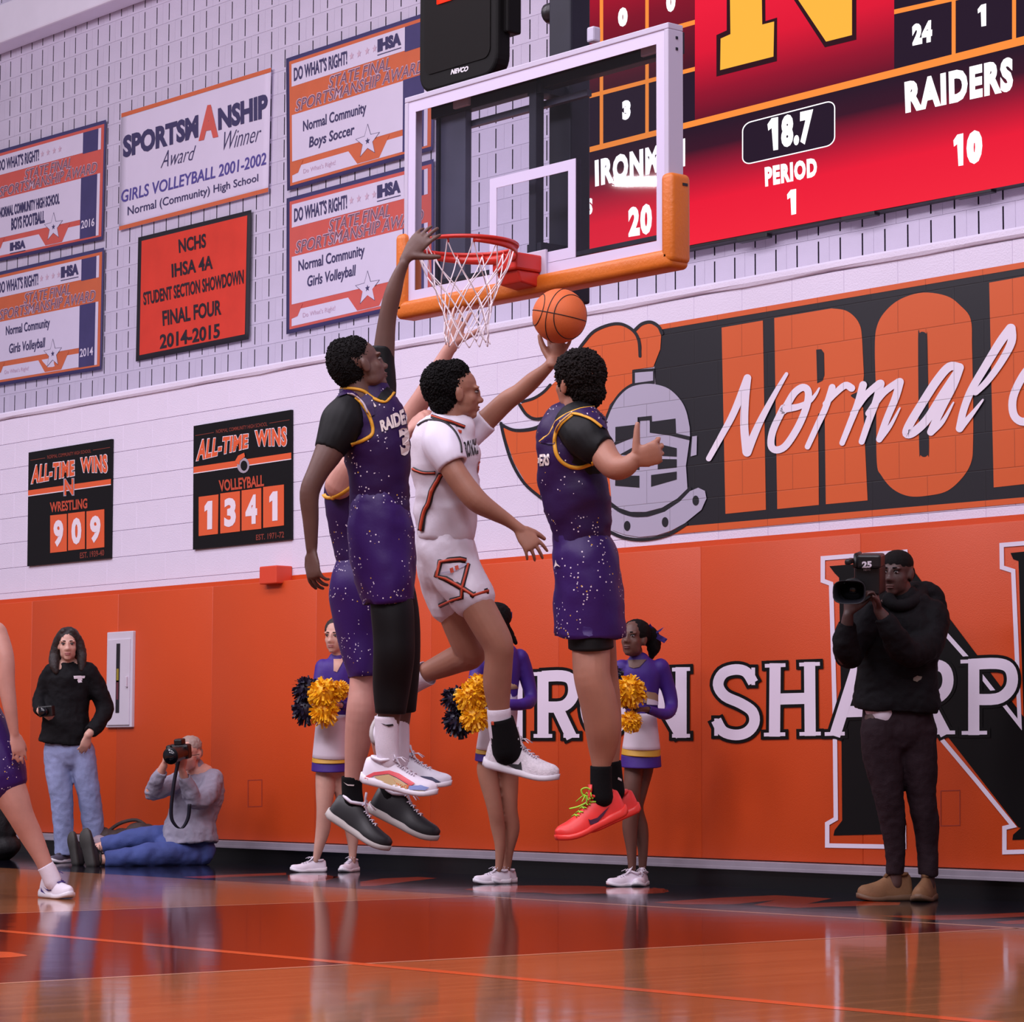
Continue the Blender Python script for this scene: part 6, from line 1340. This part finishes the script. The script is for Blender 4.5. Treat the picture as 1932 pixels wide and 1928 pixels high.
for sg in (1, -1): gl_.tube(circ_rings([hc+X*(.031*sg)+F*.102+X*(.022*math.cos(a))+U*(.017*math.sin(a)+.002) for a in [2*math.pi*i/14 for i in range(14)]], .0022, 5, closed=True), closed=True)
gl_.tube(circ_rings([hc-X*.052+F*.100, hc-X*.078+F*.04, hc-X*.08-F*.01], .0022, 5)); q = gl_.build('glasses', M_CAM, None, smooth=True); adopt(q, pg)
kc = at(*zW(1150, 905), D-.36); kam = thing('photo_camera', 'black camera with lens and hanging strap held to the seated man\'s eye', 'camera', kc); kam.location = kc
mk = Matrix((cvec(.93, .05, .35).normalized(), cvec(-.35, -.05, .93).normalized(), cvec(-.05, 1, .05).normalized())).transposed()
b = MB(); b.box((0, 0, 0), (.15, .07, .10), rot=mk); b.build('camera_body', M_CAM, kam, bevel=.014)
b = MB(); b.box(mk @ Vector((.0, -.0, .065)), (.06, .07, .045), rot=mk); b.build('viewfinder', M_CAM, kam, bevel=.01)
b = MB(); b.box(mk @ Vector((-.062, .01, -.01)), (.04, .10, .12), rot=mk); b.build('grip', M_CAM, kam, bevel=.014)
b = MB(); b.tube(circ_rings([mk @ Vector((.03, y, -.005)) for y in (.03, .09, .10, .19, .20)], [.046, .046, .052, .052, .058], 20)); ln_ = b.build('lens', M_CAM, kam, smooth=True)
b = MB(); b.tube(circ_rings([mk @ Vector((.03, y, -.005)) for y in (.198, .203)], .047, 20)); q = b.build('front_glass', M_LENS, ln_, smooth=True)
b = MB(); P_ = [at(x_, y_, D-dz) for x_, y_, dz in smooth2([(*zW(1140, 960), .36), (*zW(1108, 1120), .36), (*zW(1092, 1300), .32), (*zW(1115, 1370), .30), (*zW(1160, 1395), .28), (*zW(1200, 1330), .28), (*zW(1210, 1240), .30)], 5)]
V_ = [p-kc for p in P_]; b.tube([[p+cvec(.013, 0, .003), p+cvec(.0, 0, .006), p+cvec(-.013, 0, .003), p+cvec(0, 0, -.002)] for p in V_]); b.build('strap', mat('strap_black', (24, 22, 40), .7), kam, smooth=True)
# bag behind his legs
bc = foot_at(236, 19.85)
bag = thing('camera_bag', 'brown soft camera bag lying open on the floor behind the seated man', 'bag', bc); bag.location = bc
M_BAG = mat('bag_brown', (62, 48, 46), .75, .2, 10, .3, 60); M_BAG2 = mat('bag_lining', (150, 128, 140), .5, .1, 10)
w = D/F0/3.382*1.0
o = remesh(join(ell((0, 0, .11), .26, .12, .13, (RGT, FWD, UPV)), ell(RGT*.12+UPV*.21, .13, .10, .07, (RGT, FWD, UPV)), ell(RGT*-.15+UPV*.17, .10, .08, .08, (RGT, FWD, UPV))), 'bag_body', M_BAG, .01, 1); wrinkle(o, .014, 14); o.parent = bag
o = ell(RGT*-.16+UPV*.12-FWD*.10, .085, .03, .085, (RGT, FWD, UPV)).build('pocket', M_BAG2, bag, smooth=True); wrinkle(o, .01, 20)
b = MB(); b.tube(circ_rings([RGT*x_+UPV*z_ for x_, z_ in smooth2([(-.16, .18), (-.05, .27), (.08, .30), (.17, .24)], 4)], .014, 6)); b.build('handle', M_BAG, bag, smooth=True)
# black equipment bag in the corner at the left edge
gc = onZ(-25, 1622, 0); gb = thing('equipment_bag', 'tall black equipment bag standing at the left edge behind the bent leg', 'bag', gc); gb.location = gc
o = remesh(join(ell(UPV*.30, .23, .16, .32, (RGT, FWD, UPV)), ell(UPV*.10, .25, .18, .12, (RGT, FWD, UPV)), ell(UPV*.58, .17, .11, .12, (RGT, FWD, UPV))), 'bag_body', mat('bag_black', (18, 17, 20), .7, .1, 10, .3, 60), .012, 1); wrinkle(o, .02, 8); o.parent = gb
b = MB(); b.tube(circ_rings([RGT*x_+UPV*z_-FWD*.05 for x_, z_ in smooth2([(-.12, .5), (-.05, .62), (.05, .62), (.12, .48)], 4)], .014, 6)); b.build('strap', mat('bag_black', (18, 17, 20), .7), gb, smooth=True)

# ---------------------------------------------------------------- cheerleaders
M_CPUR = mat('cheer_purple', (62, 30, 132), .6, .05, 10, .1, 140); M_CWHT = mat('cheer_white', (222, 212, 226), .6, .02, 8); M_CGLD = mat('cheer_gold', (216, 168, 58), .5); M_TAUP = mat('cheer_tan_panel', (170, 140, 110), .6)
M_PGLD = mat('pom_gold', (255, 184, 24), .5, .18, 30); M_PNAV = mat('pom_navy', (30, 24, 48), .45, .2, 30)
def pom(label, lobes, D, m, seed, n=420, group='cheer pompoms'):
    x, y, r, dz = lobes[0]; c = at(x, y, D+dz); t = thing('pompom', label, 'pom pom', c, group); t.location = c
    rnd = random.Random(seed)
    for k, (x, y, r, dz) in enumerate(lobes):
        cc = at(x, y, D+dz)-c; R = r*(D+dz)/F0; b = MB()
        for i in range(n):
            v = Vector((rnd.gauss(0, 1), rnd.gauss(0, 1), rnd.gauss(0, 1))).normalized(); s = v.orthogonal().normalized(); a = rnd.uniform(0, 6.28); s = (s*math.cos(a)+v.cross(s)*math.sin(a))
            L = R*rnd.uniform(.80, 1.06); w = R*.075; bend = v.cross(s)*R*rnd.uniform(-.22, .22)+Vector((0, 0, -R*.12))
            p0, p1, p2 = cc+v*R*.12, cc+v*L*.7+bend*.2, cc+v*L+bend
            b.add([p0-s*w*.5, p0+s*w*.5, p1+s*w, p1-s*w, p2+s*w*.9, p2-s*w*.9], [(0, 1, 2, 3), (3, 2, 4, 5)])
        o = b.build('streamers', m, t); o['kind'] = 'stuff'
        q = ell(cc, R*.68, R*.68, R*.68, None, 12, 8).build('core', m, t, smooth=True)
    hb_ = MB(); hb_.tube(circ_rings([cvec(-.05, 0, 0), cvec(.05, 0, 0)], .012, 8)); hb_.build('handle', m, t)
    return t
def skirt(root, T_, top, mid, bot, z):
    # three stacked rings: white, gold, purple
    (x0, y0, w0), (x1, y1, w1), (x2, y2, w2), (x3, y3, w3) = top, mid[0], mid[1], bot
    for nm, m, a, c, hem in (('skirt', M_CWHT, (x0, y0, w0), (x1, y1, w1), True), ('skirt_band', M_CGLD, (x1, y1, w1*1.004), (x2, y2, w2*1.004), True), ('skirt_band', M_CPUR, (x2, y2, w2*1.008), (x3, y3, w3*1.008), True)):
        mid_ = tuple((p+q)/2 for p, q in zip(a, c)); o = T_([(*a, 0, .9), (*mid_, 0, .95), (*c, 0, 1.0)], n=30, hem=hem, hem_in=.02, cap=(0, 0)).build(nm, m, None, smooth=True); adopt(o, root)
M_SHW = mat('cheer_shoe', (228, 220, 232), .5, .03, 20)
# right-hand one, face visible
D = 16.2; z3_ = zm(1020, 1180, 3.707)
c3 = person('person', 'cheerleader with dark ponytail looking up, right of the hanging red shoes', onZ(1190, 1668, 0))
def T3(pts, **k): return px_tube(D, [(*z3_(p[0], p[1]), p[2]/3.707, *p[3:]) for p in pts], **k)
hc = at(*z3_(655, 92), D); hM = frame_from(cvec(-.5, .22, .84), cvec(.1, .97, -.2)); hs = .95
wR = at(*z3_(740, 590), D-.20); wL = at(*z3_(520, 560), D-.18)
body = join(head_bits(hc, hM, hs, 'f'), T3([(672, 170, 40, .01), (678, 235, 40, .01), (682, 275, 60, .01)]), T3([(690, 265, 90, .01, .55), (700, 330, 120, .01, .55), (705, 460, 100, .01, .6), (708, 580, 88, .01, .65), (704, 700, 110, .01, .65), (700, 780, 112, .01, .7)]),
    T3([(845, 300, 48, .02), (885, 420, 40, .04), (912, 560, 36, .02), (880, 620, 33, -.06), (740, 585, 21, -.20)]), T3([(565, 300, 46, .02), (530, 420, 38, .0), (505, 540, 34, -.08), (520, 565, 24, -.18)]),
    T3([(650, 760, 46, .0), (652, 960, 66, -.0), (640, 1140, 60, -.02), (645, 1250, 52, .0), (625, 1400, 56, .02), (635, 1560, 38, .02), (640, 1700, 28, .02)]), T3([(745, 760, 46, .03), (735, 960, 62, .05), (690, 1160, 56, .06), (670, 1280, 50, .08), (700, 1420, 54, .1), (715, 1560, 38, .1), (712, 1690, 28, .1)]),
    hand_bits(wR, cvec(-1, .1, .2), cvec(-.1, -.9, .2), 1, (1.1, 1.1, 1.1, 1.1), .05, .9, .5, .6, .019), hand_bits(wL, cvec(.5, .3, .5), cvec(.6, -.7, .2), 1, (1.1, 1.1, 1.1, 1.1), .05, .9, .5, .6, .019))
bc3 = adopt(remesh(body, 'body', SK_BR, .0075), c3); face_bits(c3, hc, hM, hs, M_LIPD, M_HAIR)
X, F, U = hM
b = join(ell(hc+U*.040-F*.026, .083, .092, .080, hM), px_tube(D, [(*z3_(770, 40), 10, .05), (*z3_(792, 90), 13, .07), (*z3_(790, 160), 13, .08), (*z3_(775, 215), 6, .08)]), ell(hc-F*.11+U*.03, .045, .04, .05, hM))
adopt(hair_shell('hair', M_HAIR, b, .003, 60, .006), c3)
b = MB(); kb = at(*z3_(790, 60), D+.04)
for s_ in ((.05, .03), (-.03, .05), (.07, -.04)): b.tube([[kb+cvec(x_*t_+.01*j_, y_*t_+.012*j_, .02*t_) for j_, in ((-1,), (1,), (0,))] for (x_, y_) in (s_,) for t_ in (.1, .6, 1.0)])
adopt(b.build('hair_bow', M_CPUR, None), c3)
tp = remesh(join(T3([(684, 240, 76, .01, .7), (690, 275, 120, .01, .6), (698, 340, 142, .01, .62), (705, 440, 124, .01, .66), (708, 520, 114, .01, .7), (708, 640, 122, .01, .7)], n=28, hem=2), T3([(838, 290, 62, .02), (885, 420, 52, .04), (915, 565, 46, .02), (870, 620, 42, -.08), (745, 585, 32, -.20)], hem=2), T3([(570, 290, 58, .02), (530, 420, 48, .0), (506, 535, 42, -.08), (518, 560, 32, -.16)], hem=2)), 'top', M_CPUR, .0085, 1); wrinkle(tp, .005, 12); adopt(tp, c3)
tt = bvh(tp)
px_patch('waist_panel', M_TAUP, tt, zmx(z3_, [(740, 460), (800, 470), (850, 520), (850, 556), (720, 540)]), tp, .006, 2); px_patch('waist_panel', M_CWHT, tt, zmx(z3_, [(745, 510), (790, 520), (840, 545), (850, 560), (740, 552)]), tp, .008, 2)
px_patch('neck_panel', SK_BR, tt, zmx(z3_, [(612, 240), (740, 240), (690, 292), (650, 300), (620, 290)]), tp, .005, 2)
skirt(c3, T3, (708, 610, 100), ((704, 860, 134), (702, 905, 137)), (702, 985, 142), z3_)
def cheer_shoe(root, px, d):
    d = Vector((d.x, d.y, 0)).normalized(); a = foot_at(px[0], px[1]); shoe(root, a-d*.075, a+d*.165, Vector((0, 0, 1)), M_SHW, M_SOLEW, M_SHW, high=1.0)
cheer_shoe(c3, (1192, 16.2), cvec(-.85, 0, .5)); cheer_shoe(c3, (1212, 16.28), cvec(-.25, 0, .95))
pom('gold pompom pair held by the cheerleader right of the red shoes', [(*z3_(625, 450), 33, -.30), (*z3_(630, 665), 22, -.30)], D, M_PGLD, 5); pom('dark pompom showing behind the gold one next to the red-shoed player\'s leg', [(*z3_(520, 330), 16, -.14)], D, M_PNAV, 6, 200)
# middle one, hidden by the shooter's leg
D = 16.5; z2_ = zm(500, 1130, 2.356)
c2 = person('person', 'cheerleader with dark hair bow half hidden behind the shooter\'s front leg', onZ(930, 1664, 0))
def T2(pts, **k): return px_tube(D, [(*z2_(p[0], p[1]), p[2]/2.356, *p[3:]) for p in pts], **k)
hc = at(*z2_(1012, 105), D); hM = frame_from(cvec(-.75, .1, .6), cvec(0, 1, 0)); hs = .95
wR = at(*z2_(1010, 470), D-.2); wL = at(*z2_(960, 455), D-.22)
body = join(head_bits(hc, hM, hs, 'f'), T2([(1020, 160, 26, .0), (1025, 215, 27, .0), (1030, 240, 40, .0)]), T2([(1035, 230, 62, .0, .6), (1045, 290, 78, .0, .6), (1048, 400, 62, .0, .6), (1040, 500, 62, .0, .65), (1030, 600, 76, .0, .7), (1030, 660, 76, .0, .7)]),
    T2([(1140, 265, 30, .03), (1165, 350, 26, .05), (1180, 440, 24, .03), (1140, 470, 21, -.08), (1015, 472, 13, -.2)]), T2([(955, 270, 30, .0), (935, 360, 25, -.05), (935, 430, 20, -.15), (958, 455, 14, -.22)]),
    T2([(1000, 640, 30, .0), (992, 720, 42, .0), (988, 770, 46, -.0), (1020, 920, 36, -.02), (1035, 1010, 33, -.0), (1045, 1100, 24, .0), (1040, 1200, 17, .0)]), T2([(1060, 640, 30, .04), (1072, 720, 42, .05), (1080, 780, 48, .06), (1085, 930, 38, .06), (1095, 1020, 38, .08), (1080, 1120, 26, .08), (1075, 1200, 18, .08)]),
    hand_bits(wR, cvec(-1, 0, .2), cvec(0, -.9, .2), 1, 1.1, .05, .9, .5, .6, .019), hand_bits(wL, cvec(-.6, .2, .5), cvec(-.2, -.9, .2), -1, 1.1, .05, .9, .5, .6, .019))
bc2 = adopt(remesh(body, 'body', SK_CH, .008), c2); face_bits(c2, hc, hM, hs, M_LIPM, M_HAIR)
X, F, U = hM
b = join(ell(hc+U*.042-F*.026, .085, .094, .082, hM), px_tube(D, [(*z2_(1060, 105), 9, .05), (*z2_(1085, 150), 8, .07), (*z2_(1115, 195), 4, .08)]))
adopt(hair_shell('hair', M_HAIR, b, .003, 60, .006), c2)
b = MB(); kb = at(*z2_(1065, 85), D+.02)
for dx, dy in ((.045, .02), (-.03, .045)): b.prism([kb, kb+cvec(dx, dy+.02, .0), kb+cvec(dx, dy-.02, 0)], cvec(0, 0, .01))
adopt(b.build('hair_bow', mat('bow_purple', (60, 40, 96), .5), None, bevel=.003), c2)
tp = remesh(join(T2([(1028, 205, 44, .0, .7), (1035, 235, 84, .0, .62), (1045, 300, 92, .0, .64), (1048, 400, 78, .0, .66), (1045, 480, 74, .0, .7)], n=28, hem=2), T2([(1135, 258, 38, .03), (1165, 350, 33, .05), (1182, 442, 30, .03), (1140, 468, 27, -.08), (1018, 472, 19, -.2)], hem=2), T2([(958, 262, 38, .0), (935, 360, 32, -.05), (935, 430, 27, -.15), (955, 452, 20, -.21)], hem=2)), 'top', M_CPUR, .0085, 1); wrinkle(tp, .005, 12, seed=3); adopt(tp, c2)
o = T2([(1046, 395, 74, .0, .68), (1048, 480, 76, .0, .72), (1040, 560, 78, 0, .72)], n=28, cap=(0, 0), hem=True).build('waist_panel', M_CWHT, None, smooth=True); adopt(o, c2)
o = T2([(1046, 372, 80, .0, .68), (1047, 400, 80, .0, .7)], n=28, cap=(0, 0), hem=True, hem_in=.01).build('waist_band', M_TAUP, None, smooth=True); adopt(o, c2)
skirt(c2, T2, (1036, 540, 78), ((1030, 668, 92), (1030, 684, 94)), (1030, 716, 97), z2_)
cheer_shoe(c2, (941, 16.5), cvec(-.9, 0, .5)); cheer_shoe(c2, (957, 16.58), cvec(-.6, 0, .8))
pom('gold pompom pair held by the cheerleader behind the shooter\'s leg', [(*z2_(915, 430), 32, -.30), (*z2_(935, 520), 30, -.30), (*z2_(945, 375), 22, -.28)], D, M_PGLD, 7, 300); pom('navy pompom pair of the cheerleader behind the shooter\'s leg', [(*z2_(845, 440), 28, -.16), (*z2_(860, 540), 32, -.16)], D, M_PNAV, 8, 300)
# left one, head hidden by the players
D = 18.2
c1 = person('person', 'cheerleader on the left whose head is hidden behind purple shorts', onZ(610, 1643, 0))
hc = at(634, 1200, D); hM = frame_from(cvec(-.35, .05, .93), cvec(0, 1, 0)); hs = .95
wR = at(*z2_(330, 475), D-.2); wL = at(*z2_(270, 460), D-.2)
body = join(head_bits(hc, hM, hs, 'f'), T2([(318, 220, 24, .0), (322, 270, 25, .0), (322, 295, 40, .0)]), T2([(322, 285, 60, .0, .6), (322, 340, 74, .0, .6), (310, 450, 58, .0, .6), (300, 560, 58, .0, .65), (292, 700, 68, .0, .7), (292, 745, 68, 0, .7)]),
    T2([(400, 310, 28, .03), (425, 390, 24, .05), (425, 465, 22, .03), (395, 480, 19, -.06), (330, 472, 12, -.2)]), T2([(255, 310, 28, .0), (240, 400, 23, -.05), (245, 450, 20, -.14), (270, 460, 13, -.2)]),
    T2([(272, 700, 28, .0), (266, 765, 40, .0), (268, 830, 44, -.01), (262, 940, 34, -.02), (258, 1020, 33, .0), (240, 1100, 23, .0), (226, 1160, 15, .0)]), T2([(318, 700, 28, .03), (330, 765, 38, .04), (345, 840, 42, .05), (372, 960, 34, .06), (388, 1040, 31, .08), (390, 1110, 20, .08), (388, 1170, 15, .08)]),
    hand_bits(wR, cvec(-1, .1, .2), cvec(0, -.9, .2), 1, 1.0, .05, .9, .5, .6, .019), hand_bits(wL, cvec(-.6, .2, .5), cvec(-.2, -.9, .2), -1, 1.1, .05, .9, .5, .6, .019))
bc1 = adopt(remesh(body, 'body', SK_W, .008), c1); face_bits(c1, hc, hM, hs, M_LIPP, M_BRN)
adopt(hair_shell('hair', M_BRN, join(ell(hc+hM[2]*.042-hM[1]*.026, .085, .094, .082, hM), ell(hc-hM[1]*.10-hM[2]*.02, .04, .04, .09, hM)), .003, 60, .006), c1)
tp = remesh(join(T2([(322, 262, 40, .0, .7), (322, 292, 80, .0, .62), (322, 350, 90, .0, .64), (312, 440, 76, .0, .66), (306, 490, 72, .0, .7), (302, 560, 74, .0, .7)], n=28, hem=2), T2([(395, 302, 36, .03), (425, 390, 31, .05), (428, 468, 28, .03), (390, 482, 25, -.08), (338, 472, 18, -.19)], hem=2), T2([(258, 302, 36, .0), (240, 400, 30, -.05), (245, 448, 26, -.14), (265, 458, 19, -.19)], hem=2)), 'top', M_CPUR, .0085, 1); wrinkle(tp, .005, 12, seed=8); adopt(tp, c1)
px_patch('neck_panel', SK_W, bvh(tp), zmx(z2_, [(305, 268), (345, 268), (345, 280), (320, 325), (305, 320)]), tp, .005, 2)
skirt(c1, T2, (300, 510, 70), ((292, 706, 82), (292, 724, 83)), (292, 762, 85), z2_)
cheer_shoe(c1, (594, 18.2), cvec(-.9, 0, .4)); cheer_shoe(c1, (664, 18.28), cvec(-.35, 0, .9))
pom('gold pompom pair held by the leftmost cheerleader', [(*z2_(262, 415), 33, -.30), (*z2_(262, 495), 30, -.30), (*z2_(330, 400), 20, -.28)], D, M_PGLD, 9, 320); pom('navy pompom pair of the leftmost cheerleader', [(*z2_(185, 400), 28, -.18), (*z2_(185, 490), 30, -.18)], D, M_PNAV, 10, 300)

# ---------------------------------------------------------------- cameraman
D = 14.55; zC = zm(1300, 980, 2.4715)
pc = person('person', 'cameraman in black hooded jacket and tan boots standing at the baseline', onZ(1700, 1698, 0))
def TC(pts, **k): return px_tube(D, [(*zC(p[0], p[1]), p[2]/2.4715, *p[3:]) for p in pts], **k)
hc = at(*zC(970, 248), D); hM = frame_from(cvec(-.52, .02, .85), cvec(0, 1, 0)); hs = 1.03
wA, wB = at(*zC(742, 440), D-.32), at(*zC(880, 420), D-.34)
body = join(head_bits(hc, hM, hs), TC([(985, 320, 52, .01), (992, 380, 54, .02), (995, 410, 80, .02)]), TC([(995, 390, 100, .02, .6), (985, 480, 150, .02, .5), (970, 650, 120, .02, .5), (970, 820, 105, .03, .5), (975, 940, 110, .03, .5)]),
    TC([(840, 470, 62, -.0), (760, 580, 54, -.10), (735, 640, 48, -.2), (730, 560, 40, -.28), (742, 445, 25, -.32)]), TC([(1130, 470, 62, .02), (1090, 590, 54, -.08), (1010, 600, 50, -.22), (940, 500, 38, -.32), (885, 425, 25, -.34)]),
    TC([(890, 940, 76, .0), (900, 1100, 74, -.0), (930, 1280, 62, .0), (950, 1420, 54, .02), (960, 1620, 34, .03), (960, 1700, 34, .03)]), TC([(1060, 940, 80, .02), (1070, 1100, 72, .02), (1088, 1300, 60, .03), (1105, 1440, 54, .05), (1115, 1630, 34, .05), (1112, 1710, 34, .05)]),
    hand_bits(wA, cvec(.25, 1, .15), cvec(.6, .1, -.8), -1, (.8, .85, .9, .9), .08, 1.05, .4, .7, .026), hand_bits(wB, cvec(-.25, 1, .25), cvec(-.8, .2, .3), 1, (.8, .85, .9, .9), .08, 1.05, .4, .7, .026))
bcm = adopt(remesh(body, 'body', SK_CM, .0078), pc); face_bits(pc, hc, hM, hs, mat('lip_deep', (104, 70, 66), .5), M_HAIR)
X, F, U = hM
adopt(hair_shell('hair', M_HAIR, join(ell(hc+U*.050-F*.010, .080, .096, .070, hM), ell(hc-F*.055+U*.0, .076, .055, .06, hM)), .001, 120, .0055), pc)
jk = remesh(join(TC([(992, 385, 92, .02, .8), (998, 410, 150, .02, .62), (990, 480, 196, .02, .64), (975, 650, 188, .02, .66), (970, 780, 196, .02, .7), (966, 850, 202, .02, .7), (964, 890, 192, .02, .7)], n=32, hem=2), TC([(850, 460, 88, -.0), (762, 575, 76, -.10), (742, 630, 68, -.2), (728, 560, 58, -.28), (738, 480, 42, -.31)], hem=2), TC([(1128, 455, 90, .02), (1098, 590, 80, -.08), (1012, 612, 72, -.22), (945, 520, 56, -.31), (905, 455, 40, -.33)], hem=2),
    TC([(1050, 355, 50, .10), (1110, 350, 58, .13), (1150, 390, 52, .12), (1165, 440, 36, .08)])), 'hooded_jacket', M_JACK, .009, 1); wrinkle(jk, .012, 7, (1, 1, 1), 25); wrinkle(jk, .006, 14, (1, 1, 1.2), 4, True); adopt(jk, pc)
hd = TC([(930, 372, 28, -.06), (965, 400, 26, -.10), (1020, 395, 30, -.08), (1070, 365, 40, .02), (1085, 335, 40, .10), (1040, 330, 40, .16)]).build('hood', M_JACK, None, smooth=True); wrinkle(hd, .01, 12); adopt(hd, pc)
px_patch('logo', mat('logo_pale', (128, 122, 110), .6), bvh(jk), zmx(zC, [(1045, 738), (1062, 728), (1085, 732), (1080, 748), (1060, 756), (1044, 750)]), jk, .006, 2)
ts = TC([(905, 850, 90, .0, 1.0), (908, 895, 84, -.01, 1.0), (912, 912, 66, -.02, 1.2)], n=26).build('t_shirt', M_JW, None, smooth=True); adopt(ts, pc)
pt = remesh(join(TC([(975, 880, 160, .02, .66), (975, 960, 168, .02, .68), (975, 1000, 168, .02, .68)]), TC([(895, 980, 98, .0), (905, 1110, 94, .0), (932, 1290, 70, .0), (950, 1420, 60, .02), (960, 1560, 46, .03), (960, 1655, 42, .03)], hem=2), TC([(1058, 980, 98, .02), (1070, 1120, 90, .02), (1088, 1310, 66, .03), (1106, 1440, 60, .05), (1114, 1560, 48, .05), (1112, 1660, 45, .05)], hem=2)), 'trousers', mat('trousers_maroon', (38, 25, 31), .8, .1, 10, .2, 120, spec=.2), .009, 1); wrinkle(pt, .008, 8, (1, 1, .7), 31); wrinkle(pt, .004, 16, (1, 1, 1), 3, True); adopt(pt, pc)
M_TAN = mat('boot_tan', (122, 86, 56), .75, .1, 15, .15, 120); M_TANS = mat('boot_sole', (104, 76, 56), .6)
for px_, dd, d in ((1690, D+.03, cvec(-.93, 0, .36)), (1750, D+.05, cvec(-.35, 0, .94))):
    d.z = 0; d.normalize(); a = foot_at(px_, dd); shoe(pc, a-d*.09, a+d*.22, Vector((0, 0, 1)), M_TAN, M_TANS, M_TANS, 'tan suede boot', high=1.5, wide=1.1, lace=False)
vc = at(*zC(800, 285), D-.36); vk = thing('video_camera', 'black shoulder video camera marked 25 held by the man in the hooded jacket', 'camera', vc); vk.location = vc
mk = Matrix((cvec(.97, .0, .25).normalized(), cvec(-.25, -.04, .97).normalized(), cvec(0, 1, .04).normalized())).transposed()   # x right, y lens axis, z up
V = lambda x_, y_, z_: mk @ Vector((x_, y_, z_))
b = MB(); b.box(V(.035, -.10, .0), (.13, .26, .15), rot=mk); b.build('camera_body', M_CAM, vk, bevel=.014)
b = MB(); b.box(V(.05, -.02, .10), (.12, .18, .07), rot=mk); b.build('viewfinder', M_CAM, vk, bevel=.012)
b = MB(); b.tube(circ_rings([V(-.02, y_, -.035) for y_ in (.02, .10, .11, .17)], [.05, .05, .056, .058], 22)); l_ = b.build('lens', M_CAM, vk, smooth=True)
b = MB()
rings = [[V(-.02+sx_*.078*math.copysign(abs(math.cos(a_))**.6, math.cos(a_)), y_, -.04+sx_*.056*math.copysign(abs(math.sin(a_))**.6, math.sin(a_))) for a_ in [2*math.pi*i/24 for i in range(24)]] for y_, sx_ in ((.16, .72), (.20, .9), (.28, 1.06), (.275, .98), (.21, .8))]
b.tube(rings, cap0=True, cap1=False); b.build('lens_hood', mat('hood_rubber', (26, 26, 34), .5), l_, smooth=True)
b = MB(); b.tube(circ_rings([V(-.02, .175, -.035), V(-.02, .178, -.035)], .05, 20)); b.build('front_glass', M_LENS, l_, smooth=True)
b = MB(); b.tube(circ_rings([V(-.02, .06, .07), V(-.02, .03, .13), V(-.02, -.12, .13), V(-.02, -.18, .07)], .012, 8)); b.build('handle', M_CAM, vk, smooth=True)
b = MB(); b.box(V(-.05, .06, .10), (.03, .14, .03), rot=mk); b.build('microphone', M_CAM, vk, bevel=.01)
tr_ = bvh(*[o for o in vk.children if o.type == 'MESH'])
def vhit(x, y, off):
    d_ = ray(x, y).normalized(); h = tr_.ray_cast(CAM-vc, d_); return None if h[0] is None else h[0]-d_*off
def vtext(body, q, m, bold, nm):
    vs, fs = text_mesh(body, bold); P = [vhit(*bil(q, u, v), .006) for u, v in vs]
    b = MB(); b.add([p or Vector() for p in P], [f for f in fs if all(P[i] is not None for i in f)]); return b.build(nm, m, vk)
vtext('25', zmx(zC, [(806, 196), (852, 193), (852, 224), (806, 228)]), M_WHS, .05, 'station_number'); vtext('NEWS', zmx(zC, [(814, 230), (846, 228), (846, 238), (814, 240)]), M_WHS, .02, 'station_word')
